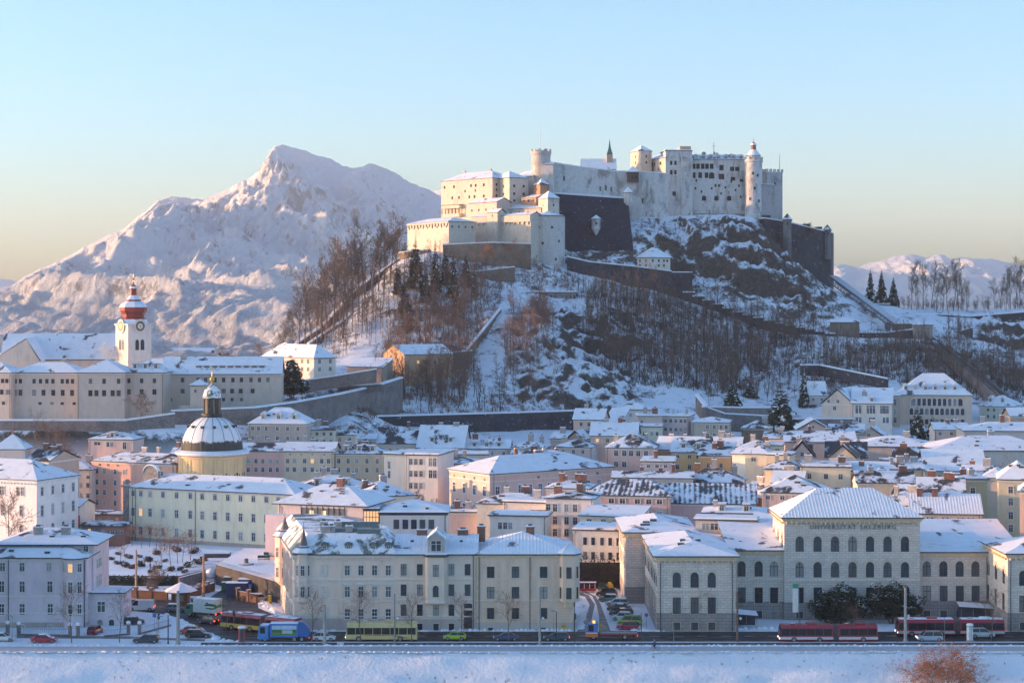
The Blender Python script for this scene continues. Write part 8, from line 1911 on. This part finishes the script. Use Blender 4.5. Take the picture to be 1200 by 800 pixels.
for px, py, col, sty, sn, lab in ((735, 737, (.32, .02, .05), 'hatch', 0, 'dark red car first in the row of side street parking'), (737.5, 731.5, (.22, .42, .05), 'mpv', 0, 'bright green van second in the row of side street parking'), (729, 726, WHT, 'hatch', 2, 'snow white car third in the row of side street parking'), (728, 721, DK, 'estate', 0, 'navy car fourth in the row of side street parking'), (725, 715.5, (.05, .06, .07), 'sedan', 1, 'charcoal car fifth in the row of side street parking'), (723, 709.5, SIL, 'estate', 2, 'snow topped silver car sixth in the row of side street parking'), (713, 704.5, (.10, .16, .15), 'hatch', 1, 'grey green car seventh in the row of side street parking'), (711, 698.5, BLK, 'suv', 0, 'black off roader last in the row of side street parking')):
    car(lab, px, py, 172, col, sty, sn, group='cars parked in the side street')
for px, py, col, sn, lab in ((692, 688, BLK, 1, 'black car left in the rear car park by the hedge wall'), (703, 686, (.03, .05, .05), 1, 'dark green car mid row in the rear car park'), (711, 682, SIL, 2, 'snow covered silver car in the rear car park'), (724, 683.5, DK, 1, 'navy car right in the rear car park'), (707, 690.5, (.04, .08, .06), 0, 'dark car with a yellow tarpaulin behind in the rear car park'), (679, 684, DK, 1, 'dark car squeezed behind the ochre house in the rear car park')):
    car(lab, px, py, 80, col, 'hatch', sn, group='cars in the rear car park')
x, y, z = gp(685, 693.5); mb = MB(); mb.box(-2.4, 2.4, -.8, .8, 1.9, 2.1, flat('stall_red', (.42, .05, .06), .7), M_CAP)
for k in range(5): mb.box(-2.3 + k * 1.1, -2.2 + k * 1.1, -.7, .7, 0, 1.9, M_WHITE)
mb.box(-2.3, 2.3, -.72, -.66, .3, .9, flat('stall_red', (.42, .05, .06), .7)); tag(mb.build('trolley_shelter', None, (x, y, z)), 'red and white trolley shelter at the head of the side street', 'shelter')
x, y, z = gp(714.5, 690); mb = MB(); mb.lathe([(.9, 0), (.8, .9), (.3, 1.5), (0, 1.55)], flat('tarpaulin_yellow', (.6, .42, .05), .7), 9); tag(mb.build('tarpaulin', None, (x, y, z), .3), 'yellow tarpaulin heap in the rear car park', 'tarpaulin')
# ---- buses
def bus(label, px, py, yaw, segs, rgb, band, hgt=3.0, name='bus', cat='bus', roofsn=False, lights=True, art=None, bandz=(.55, 1.0), roofc=None):
    """segs: lengths of the rigid sections; front at +x"""
    x, y, z = gp(px, py); root = thing(name, label, cat, (x, y, .012), R(yaw)); P = paint(rgb); Bm = paint(band); tot = sum(segs) + .9 * (len(segs) - 1); x1 = tot / 2; w_ = 1.27
    for i, L_ in enumerate(segs):
        x0 = x1 - L_; mb = MB(); first, last = i == 0, i == len(segs) - 1
        e = .12
        sec = [(-w_, .38), (-w_, 2.55), (-w_ + .12, hgt - .12), (-w_ + .35, hgt), (w_ - .35, hgt), (w_ - .12, hgt - .12), (w_, 2.55), (w_, .38)]
        for (xa, xb) in ((x0, x1),):
            ra = [(xa + (e if last and s[1] > 2 else 0), *s) for s in sec]; rb = [(xb - (.25 if first and s[1] > 2 else 0), *s) for s in sec]
            mb.add(ra + rb, [(k, k + 8, (k + 1) % 8 + 8, (k + 1) % 8) for k in range(8)], P); mb.add(ra, [tuple(range(8))], P); mb.add(rb, [tuple(range(7, -1, -1))], P)
        for s in (-1, 1):
            mb.box(x0 + .05, x1 - .05, s * w_ - .008 if s > 0 else -w_ - .012, s * w_ + .012 if s > 0 else -w_ + .008, bandz[0], bandz[1], Bm)
        mb.build('body', root)
        mb = MB()
        n = max(2, int(L_ / 1.5))
        for s in (-1, 1):
            for k in range(n):
                a_, b_ = x0 + .25 + (L_ - .5) * k / n + .05, x0 + .25 + (L_ - .5) * (k + 1) / n - .05
                mb.box(a_, b_, s * w_ - .014 if s > 0 else -w_ - .018, s * w_ + .018 if s > 0 else -w_ + .014, 1.25, 2.4, M_CARGL)
        if first: mb.add([(x1 + .01, -w_ * .92, 1.05), (x1 + .01, w_ * .92, 1.05), (x1 - .2, w_ * .9, 2.62), (x1 - .2, -w_ * .9, 2.62)], [(0, 1, 2, 3)], M_CARGL)
        if last: mb.add([(x0 - .01, -w_ * .85, 1.4), (x0 - .01, w_ * .85, 1.4), (x0 + .1, w_ * .85, 2.5), (x0 + .1, -w_ * .85, 2.5)], [(3, 2, 1, 0)], M_CARGL)
        mb.build('window', root)
        mb = MB(); rc = M_CAP if roofsn else P
        if roofsn: mb.box(x0 + .2, x1 - .4, -w_ + .4, w_ - .4, hgt - .01, hgt + .07, M_CAP)
        mb.box(x0 + L_ * .3, x0 + L_ * .3 + 1.8, -.7, .7, hgt + .001, hgt + .28, rc if i else P); mb.box(x0 + L_ * .7, x0 + L_ * .7 + .8, -.4, .4, hgt + .001, hgt + .18, P, M_CAP); mb.build('roof_unit', root)
        for xx in ([x1 - 2.5, x0 + 2.4] if first and len(segs) > 1 else ([x0 + 2.6] if not first else [x1 - 2.3, x0 + 3.0])):
            for s in (-1, 1): wheel(root, xx, s * (w_ - .12), .48, .3)
        if first:
            for s in (-1, 1): mb = MB(); mb.box(x1 - .02, x1 + .04, s * .95 - .18, s * .95 + .18, .6, .82, M_HEADON if lights else M_HEAD); mb.build('headlight', root)
        if last:
            for s in (-1, 1): mb = MB(); mb.box(x0 - .04, x0 + .02, s * 1.05 - .12, s * 1.05 + .12, .8, 1.3, M_TAIL); mb.build('taillight', root)
        if not last:
            mb = MB(); bl = flat('bellows', (.10, .10, .11), .9)
            for k in range(6): q = x0 - .9 + .15 * k; mb.box(q + .02, q + .13, -w_ + .05, w_ - .05, .5, hgt - .05, bl)
            mb.box(x0 - .9, x0, -w_ + .15, w_ - .15, .55, hgt - .1, bl); mb.build('bellows', root)
        x1 = x0 - .9
    return root
BRD = (.33, .02, .04)
bus('articulated red bus with a white band nearest the kerb before the lettered block', 970, 751, 180, (9.4, 6.9), BRD, (.62, .60, .60), hgt=3.0)
bus('second articulated red bus half behind the silver people carrier', 1113, 744, 180, (10.2, 8.0), BRD, (.55, .52, .52), hgt=3.0, roofsn=True)
o = bus('articulated red and yellow advert bus turning at the junction', 306, 739.5, 152, (9.0, 6.5), (.36, .04, .05), (.62, .45, .08), hgt=3.0, roofsn=True, bandz=(.5, 1.18))
c = bus('cream yellow tourist coach with orange stripes before the corner house', 447.5, 749.8, 180, (12.6,), (.62, .50, .22), (.62, .50, .22), hgt=3.25, name='coach', cat='coach')
mb = MB(); og = flat('stripe_orange', (.55, .16, .05), .5)
for s in (-1, 1): mb.box(-1.5, 3.0, s * 1.285 - .003, s * 1.285 + .003, 1.02, 1.16, og); mb.add([(-5, s * 1.286, .6), (-4.2, s * 1.286, .6), (-1.5, s * 1.286, 1.1), (-2.3, s * 1.286, 1.1)], [(0, 1, 2, 3), (3, 2, 1, 0)], og)
mb.build('stripe', c)
# ---- trucks
def truck_base(root, L_, axles, cab_rgb, cabL=2.0, cabH=2.7, lit=False):
    f = L_ / 2; P = paint(cab_rgb); mb = MB(); pr = [(f - cabL, .5), (f - .05, .5), (f, 1.3), (f - .25, cabH - .15), (f - .5, cabH), (f - cabL, cabH)]
    vs = [(p[0], -1.2, p[1]) for p in pr] + [(p[0], 1.2, p[1]) for p in pr]; n = len(pr); mb.add(vs, [(i, (i + 1) % n, n + (i + 1) % n, n + i) for i in range(n)] + [tuple(range(n - 1, -1, -1)), tuple(range(n, 2 * n))], P); mb.build('cab', root)
    mb = MB(); mb.add([(f + .01, -1.05, 1.4), (f + .01, 1.05, 1.4), (f - .23, 1.05, cabH - .2), (f - .23, -1.05, cabH - .2)], [(0, 1, 2, 3)], M_CARGL)
    for s in (-1, 1): mb.box(f - 1.3, f - .4, s * 1.2 - .012, s * 1.2 + .012, 1.5, cabH - .3, M_CARGL)
    mb.build('window', root)
    mb = MB(); mb.box(-f, f - .3, -.9, .9, .55, .8, M_DARK); mb.build('chassis', root)
    for a_ in axles:
        for s in (-1, 1): wheel(root, a_, s * 1.0, .5, .34)
    for s in (-1, 1): mb = MB(); mb.box(f - .02, f + .03, s * .9 - .2, s * .9 + .2, .7, .95, M_HEADON if lit else M_HEAD); mb.build('headlight', root); mb = MB(); mb.box(-f - .03, -f + .02, s * .95 - .15, s * .95 + .15, .65, .9, M_TAILON); mb.build('taillight', root)
x, y, z = gp(333, 750.5); root = thing('garbage_truck', 'blue garbage truck with a landscape panel on its side', 'garbage truck', (x, y, .012), R(180)); truck_base(root, 9.0, (3.2, -1.9, -3.2), (.06, .25, .55), 1.9, 2.9)
bl2 = paint((.04, .17, .50)); mb = MB(); pr = [(2.4, .9), (2.4, 3.2), (-2.6, 3.4), (-2.6, .9)]; mb.box(-2.6, 2.4, -1.22, 1.22, .85, 3.2, bl2, M_CAP); mb.build('hopper', root)
mb = MB(); pr = [(-2.62, 1.0), (-2.62, 3.5), (-3.5, 3.5), (-4.6, 2.2), (-4.6, .8)]; vs = [(p[0], -1.18, p[1]) for p in pr] + [(p[0], 1.18, p[1]) for p in pr]; mb.add(vs, [(i, (i + 1) % 5, 5 + (i + 1) % 5, 5 + i) for i in range(5)] + [(4, 3, 2, 1, 0), (5, 6, 7, 8, 9)], paint((.03, .12, .36))); mb.build('tailgate', root)
mb = MB()
for s in (-1, 1):
    y0 = s * 1.225; mb.box(-2.3, 2.0, y0 - .006, y0 + .006, 1.2, 1.7, flat('panel_meadow', (.12, .25, .05), .6)); mb.box(-2.3, 2.0, y0 - .006, y0 + .006, 1.702, 2.2, flat('panel_wood', (.05, .14, .06), .6)); mb.box(-2.3, 2.0, y0 - .006, y0 + .006, 2.202, 2.9, flat('panel_sky', (.45, .58, .68), .6)); mb.box(-1.6, .2, y0 - .009, y0 + .009, 1.5, 2.1, flat('panel_lake', (.4, .5, .55), .6))
mb.build('side_panel', root)
x, y, z = gp(238, 722); root = thing('box_truck', 'white box truck with green lettering and a green cab at the junction', 'truck', (x, y, .012), R(157)); truck_base(root, 6.8, (2.3, -2.0), (.03, .16, .10), 1.8, 2.4)
mb = MB(); mb.box(-3.5, 1.5, -1.2, 1.2, .95, 3.5, flat('truck_box', (.66, .66, .63), .6), M_CAP); bx = mb.build('cargo_box', root)
mb = MB(); gn = flat('truck_green', (.05, .28, .12), .6); rd2 = flat('truck_red', (.5, .08, .06), .6)
for s in (-1, 1): mb.add([(-2.4 + 1.5 * math.cos(a), s * 1.206, 2.2 + .55 * math.sin(a)) for a in [k * math.pi / 8 for k in range(16)]], [tuple(range(16)), tuple(range(15, -1, -1))], gn); mb.box(-3.2, -.9, s * 1.21 - .004, s * 1.21 + .004, 1.95, 2.25, M_WHITE); mb.box(-1.9, -1.3, s * 1.21 - .004, s * 1.21 + .004, 2.7, 2.95, rd2)
mb.box(-3.51, -3.505, -.8, .8, 1.9, 2.5, gn); mb.build('emblem', bx)
x, y, z = gp(716.5, 748); root = thing('tow_truck', 'flatbed tow truck with a blue roof and orange striped cab', 'tow truck', (x, y, .012), R(180)); truck_base(root, 9.0, (3.2, -2.3), (.10, .18, .42), 2.1, 2.9, False)
mb = MB(); mb.box(2.5, 4.52, -1.215, 1.215, .55, 1.15, flat('hazard_orange', (.75, .17, .03), .5)); mb.box(2.5, 4.525, -1.218, 1.218, 1.152, 1.3, M_WHITE); mb.build('bumper_stripe', root)
mb = MB(); mb.box(-4.6, 2.1, -1.2, 1.2, .95, 1.12, M_METAL); mb.box(-4.6, 2.1, -1.22, -1.205, .9, 1.2, flat('bed_red', (.35, .08, .08), .6)); mb.box(-4.6, 2.1, 1.205, 1.22, .9, 1.2, flat('bed_red', (.35, .08, .08), .6)); mb.build('flatbed', root)
mb = MB(); yl = flat('crane_yellow', (.7, .45, .03), .5); mb.tube((1.9, 0, 1.1), (2.2, 0, 2.7), .14, .12, yl, 6); mb.tube((2.2, 0, 2.7), (.9, 0, 1.9), .11, .09, yl, 6); mb.build('crane', root); mb = MB(); mb.box(2.9, 3.3, -.5, .5, 2.901, 3.1, M_AMBER); mb.build('beacon', root)
# ------------------------------------------------------------------ people
SKIN = flat('skin', (.42, .27, .20), .7); HAIR = flat('hair', (.04, .03, .025), .9)
def person(label, loc, rz, joints, coat, legs_m, hat=None, name='person', face=(1, 0, 0)):
    """joints: dict of positions in metres; one continuous skinned body"""
    J = joints; order = ['pelvis', 'chest', 'neck', 'head', 'shl', 'ell', 'hal', 'shr', 'elr', 'har', 'hil', 'knl', 'anl', 'tol', 'hir', 'knr', 'anr', 'tor']
    E = [('pelvis', 'chest'), ('chest', 'neck'), ('neck', 'head'), ('chest', 'shl'), ('shl', 'ell'), ('ell', 'hal'), ('chest', 'shr'), ('shr', 'elr'), ('elr', 'har'), ('pelvis', 'hil'), ('hil', 'knl'), ('knl', 'anl'), ('anl', 'tol'), ('pelvis', 'hir'), ('hir', 'knr'), ('knr', 'anr'), ('anr', 'tor')]
    rad = dict(pelvis=.16, chest=.18, neck=.065, head=.105, shl=.085, ell=.062, hal=.045, shr=.085, elr=.062, har=.045, hil=.11, knl=.075, anl=.05, tol=.045, hir=.11, knr=.075, anr=.05, tor=.045)
    me = bpy.data.meshes.new('person'); me.from_pydata([J[k] for k in order], [(order.index(a), order.index(b)) for a, b in E], []); o = bpy.data.objects.new('tmp_person', me); COL.objects.link(o)
    md = o.modifiers.new('skin', 'SKIN'); sub = o.modifiers.new('sub', 'SUBSURF'); sub.levels = sub.render_levels = 1
    for k, n_ in enumerate(order): me.skin_vertices[0].data[k].radius = (rad[n_], rad[n_])
    me.skin_vertices[0].data[0].use_root = True
    bpy.context.view_layer.update(); m2 = bpy.data.meshes.new_from_object(o.evaluated_get(bpy.context.evaluated_depsgraph_get())); bpy.data.objects.remove(o)
    m2.name = 'person'; m2.materials.clear()
    for m in (coat, legs_m, SKIN): m2.materials.append(m)
    hz_ = J['head'][2]; pz = J['pelvis'][2]; hd = Vector(J['head'])
    for p in m2.polygons:
        c = p.center; p.use_smooth = True
        p.material_index = 2 if c.z > J['neck'][2] + .03 and (Vector(c) - hd).length < .3 else (1 if c.z < pz - .05 else 0)
    root = link(name, m2, None, loc, rz); tag(root, label, 'person')
    mb = MB(); h = hd; mb.lathe([(.118, h.z + .0), (.125, h.z + .06), (.09, h.z + .13), (0, h.z + .16)], hat or HAIR, 10, h.x - .015, h.y); mb.build('hat' if hat else 'hair', root)
    return root
def standing(s=0.0): return dict(pelvis=(0, 0, .95), chest=(0, 0, 1.3), neck=(.0, 0, 1.5), head=(.02, 0, 1.65), shl=(0, .2, 1.4), ell=(-.05 + s * .1, .25, 1.12), hal=(.02 + s * .2, .25, .86), shr=(0, -.2, 1.4), elr=(-.05 - s * .1, -.25, 1.12), har=(.02 - s * .2, -.25, .86), hil=(0, .09, .9), knl=(.02 - s * .15, .09, .5), anl=(-.02 - s * .3, .09, .09 + s * .05), tol=(.12 - s * .3, .1, .05), hir=(0, -.09, .9), knr=(.04 + s * .15, -.09, .5), anr=(-.02 + s * .3, -.09, .09), tor=(.13 + s * .3, -.1, .05))
CD = flat('coat_dark', (.03, .035, .05), .9); CB = flat('coat_blue', (.03, .09, .20), .8); TR_ = flat('trousers_dark', (.03, .03, .035), .9); CR = flat('coat_red', (.30, .05, .05), .9)
for px, py, rz, s, co, hat, lab in ((1120, 737, 1.2, .7, CD, None, 'person in a dark coat walking past the end of the rear bus'), (176, 667.5, 0, .5, CD, None, 'person in a dark coat walking on the plaza'), (741, 688, 2, .4, CR, None, 'person in a reddish coat on the university pavement')):
    x, y, z = gp(px, py, 1.4 if py < 670 else 0); person(lab, (x, y, z + .01), rz, standing(s), co, TR_, hat)
x, y, z = gp(767.5, 761.2); 
root = thing('bicycle', 'dark bicycle ridden along the river path', 'bicycle', (x, y, .01), R(180)); mb0 = M_DARK
for q in (.53, -.53):
    mb = MB(); n = 20
    for k in range(n): a0, a1 = 2 * math.pi * k / n, 2 * math.pi * (k + 1) / n; mb.tube((.34 * math.cos(a0), 0, .34 * math.sin(a0)), (.34 * math.cos(a1), 0, .34 * math.sin(a1)), .022, .022, M_TYRE, 4, False)
    for k in range(8): a0 = math.pi * k / 4; mb.tube((0, 0, 0), (.33 * math.cos(a0), 0, .33 * math.sin(a0)), .006, .006, M_METAL, 3, False)
    mb.build('wheel', root, (q, 0, .36))
mb = MB()
for a, b in (((-.53, .36), (-.15, .82)), ((-.15, .82), (.35, .8)), ((-.05, .32), (.36, .75)), ((-.05, .32), (-.15, .82)), ((-.53, .36), (-.05, .32)), ((.53, .36), (.34, .9))): mb.tube((a[0], 0, a[1]), (b[0], 0, b[1]), .022, .022, mb0, 5)
mb.build('frame', root); mb = MB(); mb.tube((.34, -.28, .98), (.34, .28, .98), .018, .018, mb0, 5); mb.tube((.34, 0, .88), (.34, 0, .98), .018, .018, mb0, 5); mb.build('handlebar', root); mb = MB(); mb.box(-.3, -.04, -.08, .08, .86, .92, mb0); mb.tube((-.15, 0, .8), (-.16, 0, .87), .02, .02, mb0, 5); mb.build('saddle', root)
person('person in a blue jacket riding a bicycle on the river path', (x, y, .01), R(180), dict(pelvis=(-.16, 0, 1.0), chest=(.02, 0, 1.32), neck=(.1, 0, 1.5), head=(.16, 0, 1.64), shl=(.05, .19, 1.41), ell=(.22, .24, 1.18), hal=(.36, .25, 1.02), shr=(.05, -.19, 1.41), elr=(.22, -.24, 1.18), har=(.36, -.25, 1.02), hil=(-.13, .1, .96), knl=(.22, .1, .78), anl=(.08, .1, .42), tol=(.22, .1, .38), hir=(-.13, -.1, .96), knr=(.1, -.1, .6), anr=(-.1, -.1, .24), tor=(.04, -.1, .2)), CB, TR_, flat('cycle_helmet', (.25, .35, .45), .5))
